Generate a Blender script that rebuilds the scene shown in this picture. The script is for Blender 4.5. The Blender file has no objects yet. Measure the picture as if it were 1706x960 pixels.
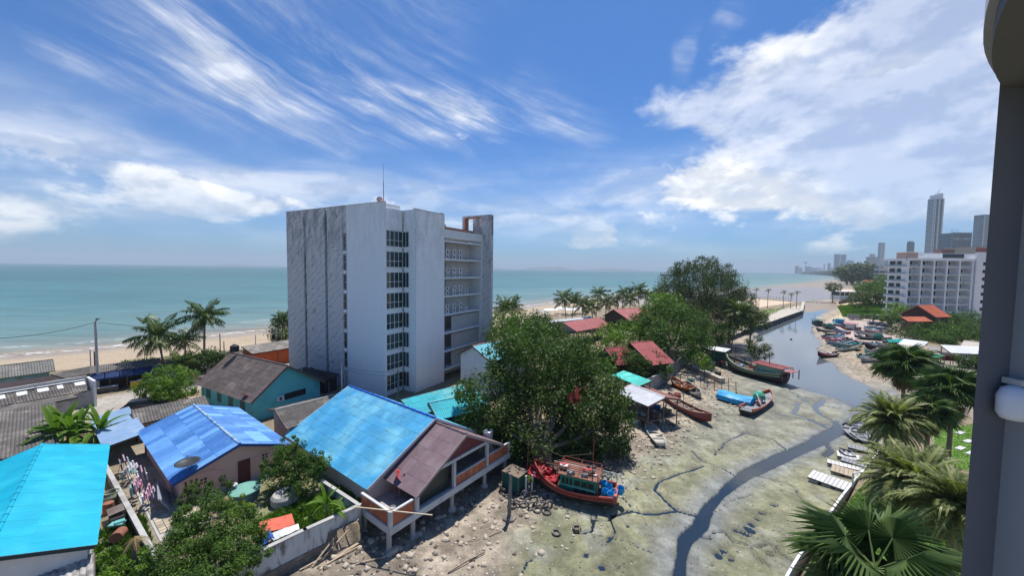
import bpy, bmesh, math, random
import numpy as np
from mathutils import Vector, Matrix
SC = bpy.context.scene
COL = SC.collection
RND = random.Random(7)
NR = np.random.RandomState(11)
R = math.radians
# ------------------------------------------------------------------ camera
CAMH = 21.0
PITCH, ROLL, FPX = R(3.0), R(0.73), 616.0
_f = np.array([0, math.cos(PITCH), -math.sin(PITCH)])
_r0 = np.array([1., 0, 0]); _u0 = np.cross(_r0, _f)
_r = _r0*math.cos(ROLL)+_u0*math.sin(ROLL); _u = -_r0*math.sin(ROLL)+_u0*math.cos(ROLL)
cam = bpy.data.objects.new('camera', bpy.data.cameras.new('camera')); COL.objects.link(cam)
m = Matrix(((_r[0], _u[0], -_f[0], 0), (_r[1], _u[1], -_f[1], 0), (_r[2], _u[2], -_f[2], CAMH), (0, 0, 0, 1)))
cam.matrix_world = m
cam.data.sensor_width = 36; cam.data.lens = FPX/1706*36
cam.data.clip_start = 0.1; cam.data.clip_end = 60000
SC.camera = cam
SC.view_settings.view_transform = 'Standard'; SC.view_settings.look = 'None'
SC.view_settings.exposure = 0.53; SC.view_settings.gamma = 1.0
SC.cycles.max_bounces = 6; SC.cycles.diffuse_bounces = 3; SC.cycles.glossy_bounces = 3
SC.cycles.transparent_max_bounces = 6; SC.cycles.volume_bounces = 0; SC.cycles.transmission_bounces = 3
SC.cycles.use_denoising = True
SUN_EL, SUN_AZ = R(68), R(15)          # azimuth measured from +Y towards +X

def G(px, py, z=0.0):
    d = _f+_r*((px-853)/FPX)-_u*((py-480)/FPX)
    t = (z-CAMH)/d[2]
    return (float(d[0]*t), float(d[1]*t), z)
def GY(px, py, Y):
    d = _f+_r*((px-853)/FPX)-_u*((py-480)/FPX)
    t = Y/d[1]
    return (float(d[0]*t), float(Y), float(CAMH+d[2]*t))
def azel(px, py):
    d = _f+_r*((px-853)/FPX)-_u*((py-480)/FPX)
    return math.atan2(d[0], d[1]), math.atan2(d[2], math.hypot(d[0], d[1]))

# ------------------------------------------------------------------ node helper
class NG:
    def __init__(s, tree): s.t = tree; s.n = tree.nodes; s.l = tree.links
    def new(s, typ, **k):
        nd = s.n.new(typ)
        for a, b in k.items(): setattr(nd, a, b)
        return nd
    def put(s, sock, v):
        if isinstance(v, bpy.types.NodeSocket): s.l.new(v, sock)
        elif v is not None: sock.default_value = v
    def m(s, op, a, b=None, c=None, clamp=False):
        nd = s.new('ShaderNodeMath', operation=op, use_clamp=clamp)
        s.put(nd.inputs[0], a)
        if b is not None: s.put(nd.inputs[1], b)
        if c is not None: s.put(nd.inputs[2], c)
        return nd.outputs[0]
    def vm(s, op, a, b=None):
        nd = s.new('ShaderNodeVectorMath', operation=op); s.put(nd.inputs[0], a)
        if b is not None:
            if op == 'SCALE': s.put(nd.inputs['Scale'], b)
            else: s.put(nd.inputs[1], b)
        return nd.outputs[0]
    def ramp(s, v, a, b, lo=0., hi=1., smooth=True):
        nd = s.new('ShaderNodeMapRange', interpolation_type='SMOOTHSTEP' if smooth else 'LINEAR')
        s.put(nd.inputs[0], v); nd.inputs[1].default_value = a; nd.inputs[2].default_value = b
        nd.inputs[3].default_value = lo; nd.inputs[4].default_value = hi
        return nd.outputs[0]
    def noise(s, vec, scale, detail=4, rough=.55, dist=0., lac=2.0):
        nd = s.new('ShaderNodeTexNoise'); s.put(nd.inputs['Vector'], vec)
        nd.inputs['Scale'].default_value = scale; nd.inputs['Detail'].default_value = detail
        nd.inputs['Roughness'].default_value = rough; nd.inputs['Distortion'].default_value = dist
        return nd.outputs[0]
    def mix(s, f, a, b, mode='MIX'):
        nd = s.new('ShaderNodeMix', data_type='RGBA', blend_type=mode)
        s.put(nd.inputs[0], f); s.put(nd.inputs[6], a); s.put(nd.inputs[7], b)
        return nd.outputs[2]
    def comb(s, x, y, z):
        nd = s.new('ShaderNodeCombineXYZ'); s.put(nd.inputs[0], x); s.put(nd.inputs[1], y); s.put(nd.inputs[2], z)
        return nd.outputs[0]
    def sep(s, v):
        nd = s.new('ShaderNodeSeparateXYZ'); s.put(nd.inputs[0], v); return nd.outputs

# ------------------------------------------------------------------ world: sky and clouds
W = bpy.data.worlds.new('World'); SC.world = W; W.use_nodes = True
g = NG(W.node_tree); g.n.clear()
sky = g.new('ShaderNodeTexSky', sky_type='NISHITA'); sky.sun_disc = False
sky.sun_elevation = SUN_EL; sky.sun_rotation = SUN_AZ
sky.air_density = 1.0; sky.dust_density = 0.6; sky.ozone_density = 2.2; sky.altitude = 0
tc = g.new('ShaderNodeTexCoord'); D = tc.outputs['Generated']
sx, sy, sz = g.sep(D)
el = g.m('ARCTAN2', sz, g.m('SQRT', g.m('ADD', g.m('MULTIPLY', sx, sx), g.m('MULTIPLY', sy, sy))))
az = g.m('ARCTAN2', sx, sy)
def gauss(cx, cy, rx, ry, rot=0., amp=1.0):
    """soft elliptical patch centred on a photo direction; radii in radians"""
    a0, e0 = azel(cx, cy)
    da = g.m('SUBTRACT', az, a0); de = g.m('SUBTRACT', el, e0)
    c, s_ = math.cos(rot), math.sin(rot)
    p = g.m('DIVIDE', g.m('ADD', g.m('MULTIPLY', da, c), g.m('MULTIPLY', de, s_)), rx)
    q = g.m('DIVIDE', g.m('SUBTRACT', g.m('MULTIPLY', de, c), g.m('MULTIPLY', da, s_)), ry)
    d2 = g.m('ADD', g.m('MULTIPLY', p, p), g.m('MULTIPLY', q, q))
    return g.m('MULTIPLY', g.m('EXPONENT', g.m('MULTIPLY', d2, -1.0)), amp)
def streak(x0, y0, x1, y1, w, amp=1.):
    a0, e0 = azel(x0, y0); a1, e1 = azel(x1, y1)
    L = math.hypot(a1-a0, e1-e0)/2
    a, e = (a0+a1)/2, (e0+e1)/2
    rot = math.atan2(e1-e0, a1-a0); c, s_ = math.cos(rot), math.sin(rot)
    da = g.m('SUBTRACT', azw, a); de = g.m('SUBTRACT', elw, e)
    p = g.m('DIVIDE', g.m('ADD', g.m('MULTIPLY', da, c), g.m('MULTIPLY', de, s_)), L)
    q = g.m('DIVIDE', g.m('SUBTRACT', g.m('MULTIPLY', de, c), g.m('MULTIPLY', da, s_)), w)
    p2 = g.m('MULTIPLY', p, p)
    d2 = g.m('ADD', g.m('MULTIPLY', p2, p2), g.m('MULTIPLY', q, q))
    return g.m('MULTIPLY', g.m('EXPONENT', g.m('MULTIPLY', d2, -1.0)), amp)
def addall(L):
    r = L[0]
    for x in L[1:]: r = g.m('ADD', r, x)
    return r
# warp the directions a little so no patch has a clean outline
wn = g.new('ShaderNodeTexNoise'); g.put(wn.inputs['Vector'], D); wn.inputs['Scale'].default_value = 5; wn.inputs['Detail'].default_value = 3
wv = g.sep(wn.outputs['Color'])
azw = g.m('ADD', az, g.m('MULTIPLY', g.m('SUBTRACT', wv[0], .5), .22))
elw = g.m('ADD', el, g.m('MULTIPLY', g.m('SUBTRACT', wv[1], .5), .16))
# cirrus: long fibres falling away to the right
cir = addall([streak(70, 30, 560, 245, .045, .9), streak(170, 20, 930, 215, .05, 1.0), streak(280, -30, 640, 120, .06, .9),
              streak(420, 130, 960, 205, .045, 1.05), streak(620, 215, 860, 238, .04, .9), streak(120, 60, 420, 190, .045, .8),
              streak(560, 60, 760, 110, .03, .35), streak(250, -120, 800, -20, .10, .5), streak(880, 130, 1010, 220, .05, .6),
              streak(0, 300, 500, 330, .06, .35), streak(1120, 110, 1160, 116, .03, .5), streak(1190, 40, 1240, 50, .03, .5)])
rot_ = R(-19)
azf = g.m('ADD', az, g.m('MULTIPLY', g.m('SUBTRACT', wv[0], .5), .05)); elf = g.m('ADD', el, g.m('MULTIPLY', g.m('SUBTRACT', wv[1], .5), .05))
fa = g.m('ADD', g.m('MULTIPLY', azf, math.cos(rot_)), g.m('MULTIPLY', elf, math.sin(rot_)))
fb = g.m('SUBTRACT', g.m('MULTIPLY', elf, math.cos(rot_)), g.m('MULTIPLY', azf, math.sin(rot_)))
fib = g.noise(g.comb(g.m('MULTIPLY', fa, 2.0), g.m('MULTIPLY', fb, 22), .4), 1.0, 10, .68, .5)
fib2 = g.noise(g.comb(g.m('MULTIPLY', fa, 2.2), g.m('MULTIPLY', fb, 8), 3.4), 1.0, 8, .62, .5)
cirrus = g.m('MULTIPLY', cir, g.m('MULTIPLY', g.ramp(fib, .30, .80), g.ramp(fib2, .30, .70)))
cirrus = g.m('MULTIPLY', cirrus, 1.5, clamp=True)
# cumulus and the pale veil low over the sea
cum = addall([gauss(1560, 60, .30, .18, .2, .56), gauss(1330, 150, .22, .10, .1, .60), gauss(1180, 180, .11, .045, 0, .35),
              gauss(1500, 230, .28, .08, .1, .44), gauss(1180, 308, .13, .05, 0, .66), gauss(1330, 330, .2, .06, 0, .3),
              gauss(985, 390, .085, .04, 0, .78), gauss(960, 410, .12, .02, 0, .3), gauss(270, 300, .16, .028, -.15, .46),
              gauss(330, 345, .10, .03, 0, .52), gauss(40, 345, .12, .035, 0, .36), gauss(60, 232, .05, .016, -.1, .42),
              gauss(470, 345, .3, .04, 0, .24), gauss(700, 335, .35, .05, 0, .24), gauss(1640, 300, .2, .1, 0, .3),
              gauss(850, 380, .1, .02, 0, .3), gauss(730, 225, .14, .022, -.05, .3), gauss(-400, 250, .6, .2, 0, .3), gauss(2300, 200, .8, .3, 0, .35)])
cq = g.vm('MULTIPLY', D, (1, 1, 1.9))
bn = g.noise(cq, 6.5, 9, .6, .15)
bn2 = g.noise(g.vm('ADD', cq, (.0, .0, .06)), 6.5, 5, .6, .15)
cd = g.m('ADD', g.m('MULTIPLY', cum, .62), bn)
cumd = g.ramp(cd, .69, .92)
veil = g.m('MULTIPLY', g.m('EXPONENT', g.m('MULTIPLY', g.m('POWER', g.m('DIVIDE', g.m('SUBTRACT', el, .155), .11), 2.), -1.)),
           g.ramp(g.noise(g.vm('MULTIPLY', D, (1, 1, 5)), 2.6, 6, .55, .3), .36, .70, .16, .80))
shade = g.ramp(g.m('ADD', g.m('SUBTRACT', bn, bn2), g.m('MULTIPLY', g.m('SUBTRACT', g.noise(cq, 3.1, 4, .55), .5), .35)), -.09, .09)
ccol = g.mix(shade, (6.5, 6.8, 7.2, 1), (9.4, 9.4, 9.3, 1))
# deepen the clear sky a little towards saturated blue
skyc = g.mix(1.0, sky.outputs[0], (0.28, 0.57, 0.92, 1), 'MULTIPLY')
dens = g.m('MAXIMUM', g.m('MAXIMUM', g.m('MULTIPLY', cirrus, .66), g.m('MULTIPLY', cumd, g.ramp(g.noise(cq, 2.1, 5, .6), .40, .58, .45, .98))), g.m('MULTIPLY', veil, .8), clamp=True)
dens = g.m('MULTIPLY', dens, g.ramp(el, -.01, .07), clamp=True)
fc = g.mix(dens, skyc, ccol)
bg = g.new('ShaderNodeBackground'); g.put(bg.inputs[0], fc); bg.inputs[1].default_value = 0.092
out = g.new('ShaderNodeOutputWorld'); g.l.new(bg.outputs[0], out.inputs[0])
# ------------------------------------------------------------------ sun
sd = bpy.data.lights.new('sun', 'SUN'); sd.energy = 3.95; sd.angle = R(.5); sd.color = (1.0, .955, .89)
sun = bpy.data.objects.new('sun', sd); COL.objects.link(sun)
sv = Vector((math.sin(SUN_AZ)*math.cos(SUN_EL), math.cos(SUN_AZ)*math.cos(SUN_EL), math.sin(SUN_EL)))
sun.rotation_euler = sv.to_track_quat('Z', 'Y').to_euler()
sun.location = (0, 0, 80)

# ------------------------------------------------------------------ object helpers
def tag(o, label=None, cat=None, group=None, kind=None):
    if label: o['label'] = label
    if cat: o['category'] = cat
    if group: o['group'] = group
    if kind: o['kind'] = kind
    return o
def thing(name, label, cat, loc=(0, 0, 0), rz=0., group=None):
    o = bpy.data.objects.new(name, None); COL.objects.link(o)
    o.empty_display_size = .3
    o.location = loc; o.rotation_euler = (0, 0, rz)
    return tag(o, label, cat, group)
def link(name, me, parent=None, loc=None, rot=None, scale=None):
    o = bpy.data.objects.new(name, me); COL.objects.link(o)
    if parent: o.parent = parent
    if loc is not None: o.location = loc
    if rot is not None: o.rotation_euler = rot
    if scale is not None: o.scale = scale
    return o
def npmesh(name, V, F, mat=None, smooth=False):
    """V (n,3) array, F (m,k) array with k 3 or 4"""
    V = np.asarray(V, dtype=np.float32); F = np.asarray(F, dtype=np.int32)
    me = bpy.data.meshes.new(name); k = F.shape[1]
    me.vertices.add(len(V)); me.vertices.foreach_set('co', V.ravel())
    me.loops.add(F.size); me.loops.foreach_set('vertex_index', F.ravel())
    me.polygons.add(len(F)); me.polygons.foreach_set('loop_start', np.arange(0, F.size, k, dtype=np.int32))
    me.polygons.foreach_set('loop_total', np.full(len(F), k, dtype=np.int32))
    me.update(calc_edges=True)
    if smooth: me.polygons.foreach_set('use_smooth', np.ones(len(F), dtype=bool))
    if mat: me.materials.append(mat)
    return me
class MB:
    def __init__(s): s.V = []; s.F = []; s.M = []; s.cm = 0
    def add(s, vs, fs):
        n = len(s.V); s.V += [tuple(v) for v in vs]
        for f in fs: s.F.append(tuple(n+i for i in f)); s.M.append(s.cm)
        return s
    def quad(s, *p): return s.add(p, [tuple(range(len(p)))])
    def box(s, x0, x1, y0, y1, z0, z1):
        return s.add([(x0,y0,z0),(x1,y0,z0),(x1,y1,z0),(x0,y1,z0),(x0,y0,z1),(x1,y0,z1),(x1,y1,z1),(x0,y1,z1)],
              [(0,3,2,1),(4,5,6,7),(0,1,5,4),(1,2,6,5),(2,3,7,6),(3,0,4,7)])
    def obox(s, c, size, rz=0., ry=0.):
        a, b, d = size[0]/2, size[1]/2, size[2]/2
        mt = Matrix.Rotation(rz, 3, 'Z') @ Matrix.Rotation(ry, 3, 'Y')
        P = [Vector(c)+mt@Vector(v) for v in [(-a,-b,-d),(a,-b,-d),(a,b,-d),(-a,b,-d),(-a,-b,d),(a,-b,d),(a,b,d),(-a,b,d)]]
        return s.add(P, [(0,3,2,1),(4,5,6,7),(0,1,5,4),(1,2,6,5),(2,3,7,6),(3,0,4,7)])
    def bar(s, p, q, w, h=None, up=(0, 0, 1)):
        h = h or w; p = Vector(p); q = Vector(q); d = (q-p)
        if d.length < 1e-6: return s
        d.normalize(); u = Vector(up)
        if abs(d.dot(u)) > .98: u = Vector((1, 0, 0))
        a = d.cross(u).normalized()*w/2; b = a.cross(d).normalized()*h/2
        P = [p-a-b, p+a-b, p+a+b, p-a+b, q-a-b, q+a-b, q+a+b, q-a+b]
        return s.add(P, [(0,1,2,3),(7,6,5,4),(0,4,5,1),(1,5,6,2),(2,6,7,3),(3,7,4,0)])
    def tube(s, path, rad, n=8, cap=True):
        path = [Vector(p) for p in path]; k = len(path)
        rad = rad if isinstance(rad, (list, tuple)) else [rad]*k
        n0 = len(s.V); ref = None
        for i, p in enumerate(path):
            d = (path[min(i+1, k-1)]-path[max(i-1, 0)]).normalized()
            a = Vector((0, 0, 1)) if abs(d.z) < .9 else Vector((1, 0, 0))
            if ref is not None: a = ref
            x = d.cross(a)
            if x.length < 1e-4: x = d.cross(Vector((0, 1, 0)))
            x.normalize(); y = x.cross(d).normalized(); ref = y
            for j in range(n):
                t = 2*math.pi*j/n; s.V.append(tuple(p+(x*math.cos(t)+y*math.sin(t))*rad[i]))
        for i in range(k-1):
            for j in range(n):
                a, b = n0+i*n+j, n0+i*n+(j+1) % n
                s.F.append((a, b, b+n, a+n)); s.M.append(s.cm)
        if cap:
            s.F.append(tuple(n0+j for j in range(n))[::-1]); s.M.append(s.cm)
            s.F.append(tuple(n0+(k-1)*n+j for j in range(n))); s.M.append(s.cm)
        return s
    def lathe(s, prof, n=16, c=(0, 0, 0)):
        n0 = len(s.V); k = len(prof)
        for r_, z in prof:
            for j in range(n):
                t = 2*math.pi*j/n; s.V.append((c[0]+r_*math.cos(t), c[1]+r_*math.sin(t), c[2]+z))
        for i in range(k-1):
            for j in range(n):
                a, b = n0+i*n+j, n0+i*n+(j+1) % n
                s.F.append((a, b, b+n, a+n)); s.M.append(s.cm)
        if prof[0][0] > .001: s.F.append(tuple(n0+j for j in range(n))[::-1]); s.M.append(s.cm)
        if prof[-1][0] > .001: s.F.append(tuple(n0+(k-1)*n+j for j in range(n))); s.M.append(s.cm)
        return s
    def prism(s, pts, z0, z1):
        n = len(pts); A = sum(pts[i][0]*pts[(i+1) % n][1]-pts[(i+1) % n][0]*pts[i][1] for i in range(n))
        if A < 0: pts = pts[::-1]
        return s.add([(p[0], p[1], z0) for p in pts]+[(p[0], p[1], z1) for p in pts],
              [tuple(range(n))[::-1], tuple(range(n, 2*n))]+[(i, (i+1) % n, n+(i+1) % n, n+i) for i in range(n)])
    def mesh(s, name, mat, smooth=False):
        me = bpy.data.meshes.new(name); me.from_pydata(s.V, [], s.F)
        for mt in (mat if isinstance(mat, (list, tuple)) else [mat]): me.materials.append(mt)
        if isinstance(mat, (list, tuple)): me.polygons.foreach_set('material_index', s.M)
        if smooth: me.polygons.foreach_set('use_smooth', [True]*len(s.F))
        me.update(); return me
    def build(s, name, mat, parent=None, smooth=False, label=None, **k):
        o = link(name, s.mesh(name, mat, smooth), parent, **k)
        if label: o['label'] = label
        return o
def copy_tree(o, parent=None):
    c = o.copy(); COL.objects.link(c)
    if parent: c.parent = parent
    for ch in list(o.children): copy_tree(ch, c)
    return c

# ------------------------------------------------------------------ materials
MATS = {}
def M(name, c, r=.8, v=.18, sc=2., bump=0., rnd=0., met=0., spec=.35, c2=None, a2=(.5, .7), sc2=.6, stretch=None, bsc=None, rc=0.):
    if name in MATS: return MATS[name]
    mt = bpy.data.materials.new(name); mt.use_nodes = True; MATS[name] = mt
    q = NG(mt.node_tree); b = q.n['Principled BSDF']
    geo = q.new('ShaderNodeNewGeometry'); co = geo.outputs['Position']
    if stretch: co = q.vm('MULTIPLY', co, stretch)
    n1 = q.noise(co, sc, 6, .6)
    base = (*c, 1)
    col = q.mix(0., base, base)
    if c2 is not None:
        f2 = q.ramp(q.noise(co, sc2, 7, .62, .3), a2[0], a2[1])
        col = q.mix(f2, base, (*c2, 1))
    if rc: col = q.mix(q.m('MULTIPLY', q.ramp(q.new('ShaderNodeObjectInfo').outputs['Random'], .45, .95, 0, 1, False), rc), col, (*c2, 1))
    k = q.ramp(n1, .25, .75, 1-v, 1+v, False)
    if rnd:
        oi = q.new('ShaderNodeObjectInfo')
        k = q.m('MULTIPLY', k, q.ramp(oi.outputs['Random'], 0, 1, 1-rnd, 1+rnd, False))
    col = q.vm('SCALE', col, k)
    q.put(b.inputs['Base Color'], col); b.inputs['Roughness'].default_value = r
    b.inputs['Metallic'].default_value = met; b.inputs['Specular IOR Level'].default_value = spec
    if bump:
        bp = q.new('ShaderNodeBump'); bp.inputs['Strength'].default_value = min(1, bump); bp.inputs['Distance'].default_value = .03 if bump < 1 else .06
        q.put(bp.inputs['Height'], q.noise(co, bsc or sc*4, 5, .6)); q.l.new(bp.outputs[0], b.inputs['Normal'])
    return mt
# ------------------------------------------------------------------ ground, creek and sea
def vnoise(x, y, scale, seed=0, octv=4):
    rs = np.random.RandomState(seed); tot = np.zeros_like(x); amp = 1.; s = 0.
    for o in range(octv):
        L = rs.rand(128, 128); u = x/scale; v = y/scale
        iu = np.floor(u).astype(int); iv = np.floor(v).astype(int); fu = u-iu; fv = v-iv
        fu = fu*fu*(3-2*fu); fv = fv*fv*(3-2*fv); a, b = iu % 128, iv % 128; a1, b1 = (iu+1) % 128, (iv+1) % 128
        tot += amp*(L[a, b]*(1-fu)*(1-fv)+L[a1, b]*fu*(1-fv)+L[a, b1]*(1-fu)*fv+L[a1, b1]*fu*fv)
        s += amp; amp *= .5; scale = scale/2.03
    return tot/s
def dist_line(x, y, P, closed=False):
    P = np.array(P, float)[:, :2]; d = np.full(x.shape, 1e9)
    Q = np.vstack([P, P[:1]]) if closed else P
    for a, b in zip(Q[:-1], Q[1:]):
        ab = b-a; L = (ab@ab)+1e-9
        t = np.clip(((x-a[0])*ab[0]+(y-a[1])*ab[1])/L, 0, 1)
        d = np.minimum(d, np.hypot(x-a[0]-t*ab[0], y-a[1]-t*ab[1]))
    return d
def inside(x, y, P):
    P = np.array(P, float)[:, :2]; r = np.zeros(x.shape, bool); n = len(P)
    for i in range(n):
        a, b = P[i], P[(i+1) % n]
        if a[1] == b[1]: continue
        c = ((a[1] > y) != (b[1] > y)) & (x < (b[0]-a[0])*(y-a[1])/(b[1]-a[1])+a[0])
        r ^= c
    return r
def px(L, z=0.): return [G(a, b, z) for a, b in L]
def sst(x, a, b):
    t = np.clip((x-a)/(b-a), 0, 1); return t*t*(3-2*t)
LZ = 2.0
# edge of the built land on this side of the creek, from under the camera out to the tip of the sea wall and back along the beach
edgeL = [(-12.5, -30, 0), (-12.5, 8, 0)] + px([(418, 968), (597, 905)], .5) + px([(612, 842), (700, 792), (800, 760), (880, 742), (960, 722), (1032, 705), (1068, 658), (1098, 642), (1140, 607),
      (1165, 590), (1222, 562), (1262, 548), (1334, 521)], .8)
tip = px([(1337, 506), (1290, 499), (1240, 497), (1180, 500)], 1.)
beachL = px([(1120, 505), (1060, 507), (1000, 514), (940, 524), (880, 534), (820, 546), (640, 566), (470, 582), (330, 596), (215, 606), (110, 616), (0, 626), (-260, 655)], LZ)
LAND = edgeL+tip+beachL+[(-300, 40, 0), (-300, -30, 0)]
shore = px([(-900, 660), (-260, 617), (0, 597), (100, 590), (215, 578), (330, 565), (430, 554), (480, 548), (820, 519), (880, 511), (930, 505), (1000, 497), (1080, 490), (1180, 486),
      (1270, 482), (1340, 473), (1400, 464.5), (1420, 460.5)])
SEA = shore+[(9000, 6000, 0), (9000, 30000, 0), (-30000, 30000, 0), (-30000, -5000, 0), (-2000, -5000, 0)]
# the far bank of the creek
edgeR = [(19, -30, 0), (16.5, 8, 0)] + px([(1322, 960), (1362, 900), (1405, 835), (1436, 772), (1470, 745), (1475, 690), (1500, 655), (1480, 612), (1428, 584), (1400, 566), (1372, 552), (1368, 538), (1395, 523), (1420, 512),
      (1395, 507), (1392, 500), (1412, 494), (1440, 489), (1425, 485), (1385, 487), (1380, 482), (1405, 475), (1440, 468), (1445, 463), (1425, 459.5)], 1.)
LANDR = edgeR+[(9000, 5200, 0), (9000, -30, 0)]
CREEK = edgeL+px([(1337, 506), (1345, 500), (1392, 500)])+edgeR[:17][::-1]
CANAL = px([(1338, 519), (1300, 533), (1268, 549), (1258, 562), (1272, 588), (1276, 612), (1300, 630), (1345, 648), (1395, 664), (1440, 684), (1466, 684), (1476, 662), (1440, 641), (1400, 627),
      (1376, 606), (1352, 590), (1362, 568), (1350, 548), (1356, 532), (1376, 517), (1405, 508), (1390, 503), (1340, 503)])
STREAM = [([(1128, 990), (1134, 940), (1141, 905), (1166, 880), (1178, 850), (1208, 820), (1243, 793), (1300, 765), (1350, 745), (1398, 718), (1420, 708), (1452, 690)], .40)]
RIV = [([(1398, 718), (1390, 703), (1366, 692), (1356, 680), (1372, 668)], .35), ([(1316, 652), (1345, 672), (1400, 682)], .2), ([(1020, 861), (1052, 854), (1075, 860), (1095, 859), (1125, 852.5), (1156, 860), (1172, 862)], .17), ([(1125, 852), (1108, 836), (1089, 818), (1096, 805), (1130, 790), (1172, 778)], .13),
       ([(1024, 861), (1014, 868), (1000, 868), (988, 866), (985, 885), (972, 889), (955, 888)], .11), ([(1018, 866), (1023, 885), (1012, 905)], .1),
       ([(905, 918), (890, 932), (877, 936), (868, 955), (855, 965)], .08), ([(1160, 896), (1182, 900), (1190, 888), (1208, 888), (1222, 905), (1262, 916), (1275, 911), (1292, 918), (1290, 925), (1318, 944)], .1),
       ([(1262, 795), (1290, 803), (1310, 808), (1326, 818), (1340, 842), (1352, 846)], .12), ([(1232, 800), (1205, 782), (1170, 770), (1150, 752)], .1), ([(1320, 758), (1290, 735), (1240, 722), (1215, 735), (1190, 760)], .13),
       ([(1395, 722), (1350, 700), (1320, 690), (1330, 672)], .25), ([(1290, 690), (1340, 700), (1390, 712)], .2), ([(1052, 854), (1045, 838), (1030, 826)], .08), ([(1245, 905), (1262, 935), (1285, 955)], .07),
       ([(1180, 862), (1215, 838), (1260, 825)], .05), ([(1370, 735), (1385, 752), (1372, 762)], .3), ([(1080, 690), (1110, 712), (1160, 705)], .05), ([(1000, 893), (1040, 902), (1090, 925)], .05)]
PUD = [(978, 925, .35), (1003, 948, .3), (1046, 879, .25), (1196, 928, .3), (1205, 920, .25), (1218, 935, .2), (1235, 902, .25), (1248, 885, .3), (1262, 868, .25), (1228, 888, .2), (1106, 880, .25), (1110, 888, .2),
       (1355, 872, .2), (1240, 893, .3), (1254, 876, .3), (1270, 858, .2), (1186, 945, .2), (1150, 955, .3), (1280, 930, .15), (1090, 775, .2), (1290, 845, .2)]
def terr_h(x, y):
    inL, inR, inC = inside(x, y, LAND), inside(x, y, LANDR), inside(x, y, CREEK)
    dL = dist_line(x, y, edgeL+tip); dR = dist_line(x, y, edgeR); ds = dist_line(x, y, shore); dLb = dist_line(x, y, LAND, True)
    sea = inside(x, y, SEA)
    n1 = vnoise(x, y, 6, 3); n2 = vnoise(x, y, 1.3, 5, 4)
    d = np.minimum(dL, dR)
    mud = .10+.5*np.exp(-(dL/5.5)**2)+.3*np.exp(-(dR/3.5)**2)+(n1-.5)*.10*np.clip(dL/3, .2, 1)+(n2-.5)*.07
    # uneven rubble bank on the near side
    bank = np.exp(-(dL/8)**2)
    mud = mud+bank*(n2-.5)*.22
    dst = dist_line(x, y, px(STREAM[0][0]))
    w = STREAM[0][1]*(1+.25*np.sin(y*.7))
    far = sst(y, 32, 44)*.35
    w = w+far+(n2-.5)*.25
    mud = mud-(mud+.25)*(1-sst(dst, w*.75, w*1.25))
    for L, rw in RIV:
        P_ = px(L); dd = dist_line(x+(n2-.5)*.5, y+(n1-.5)*.6, P_); ww = rw*(.35+.6*n1)
        mud = mud-(np.maximum(mud, 0)+.09)*(1-sst(dd, ww*.7, ww*2.0))
    for a, b, rr in PUD:
        c = G(a, b); dd = np.hypot(x-c[0], (y-c[1]))+(n2-.5)*.9
        mud = mud-(mud+.03)*(1-sst(dd, rr*.6, rr*1.3))
    inc = inside(x, y, CANAL); dc = dist_line(x, y, CANAL, True); sc = np.where(inc, dc, -dc)+(n1-.5)*3
    mud = mud-(mud+.35)*sst(sc, -2.2, 1.8)
    beach = LZ*ds/(ds+dLb+.01)*.999
    beach = np.where(x > 60, np.minimum(beach, .16+.0*x)+.0, beach)
    flats = .05+(vnoise(x, y*3, 10, 8)-.55)*.22
    near_mouth = (~inL) & (~inR) & (~inC) & (~sea) & (x > 95)
    h = np.where(sea, -np.minimum(1.6, ds*.035), beach)
    h = np.where(near_mouth, flats, h)
    h = np.where(inC & ~inL & ~inR, mud, h)
    hl = LZ+(n1-.5)*.08
    hl = np.where(x > 70, 1.6, hl)
    h = np.where(inL, hl, h)
    dRi = np.where(inR, dR, 0)
    hr = .15+(1.5-.15)*sst(dRi, 0, np.where(y > 48, 9, .5)*np.ones_like(x))
    hr = np.where(y > 150, np.minimum(hr, .15+dRi*.03), hr)
    h = np.where(inR, np.maximum(hr, .15), h)
    return h, dict(inL=inL, inR=inR, inC=inC & ~inL & ~inR, sea=sea, dL=dL, dR=dR, ds=ds, dst=dst, sc=sc, n1=n1, n2=n2, mouth=near_mouth)
def axis(segs):
    out_ = [segs[0][0]]
    for a, b, s0, s1 in segs:
        t = a
        n = max(2, int(round(abs(b-a)/((s0+s1)/2)))); w = np.linspace(s0, s1, n); w = w/w.sum()*(b-a); out_ += list(a+np.cumsum(w))
    return np.array(out_)
def gridmesh(name, X, Y, hfun, colfun=None, mask=None, mat=None, smooth=True):
    gx, gy = np.meshgrid(X, Y); x, y = gx.ravel(), gy.ravel()
    z, info = hfun(x, y); nx = len(X)
    i = np.arange(len(Y)-1)[:, None]*nx+np.arange(nx-1)[None, :]; i = i.ravel()
    F = np.stack([i, i+1, i+1+nx, i+nx], 1)
    if mask is not None:
        cx = x[F].mean(1); cy = y[F].mean(1); F = F[mask(cx, cy)]
    me = npmesh(name, np.stack([x, y, z], 1), F, mat, smooth)
    if colfun:
        c, w = colfun(x, y, z, info)
        a = me.color_attributes.new('tint', 'FLOAT_COLOR', 'POINT'); a.data.foreach_set('color', np.concatenate([c, np.ones((len(x), 1))], 1).astype(np.float32).ravel())
        a = me.attributes.new('wet', 'FLOAT', 'POINT'); a.data.foreach_set('value', w.astype(np.float32))
    return me
def lerp(a, b, t): return a+(np.asarray(b, float)[None, :]-a)*t[:, None]
PAINT = []      # (polygon, colour, softness) patches of road, lawn, sand on the land
def paint(pxl, c, z=LZ, soft=.4, w=0): PAINT.append((px(pxl, z), c, soft))
ROADC = (.36, .33, .29)
paint([(-200, 700), (150, 668), (260, 640), (330, 618), (420, 600), (480, 596), (480, 618), (420, 628), (330, 650), (260, 672), (160, 700), (-200, 760)], ROADC)
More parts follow.
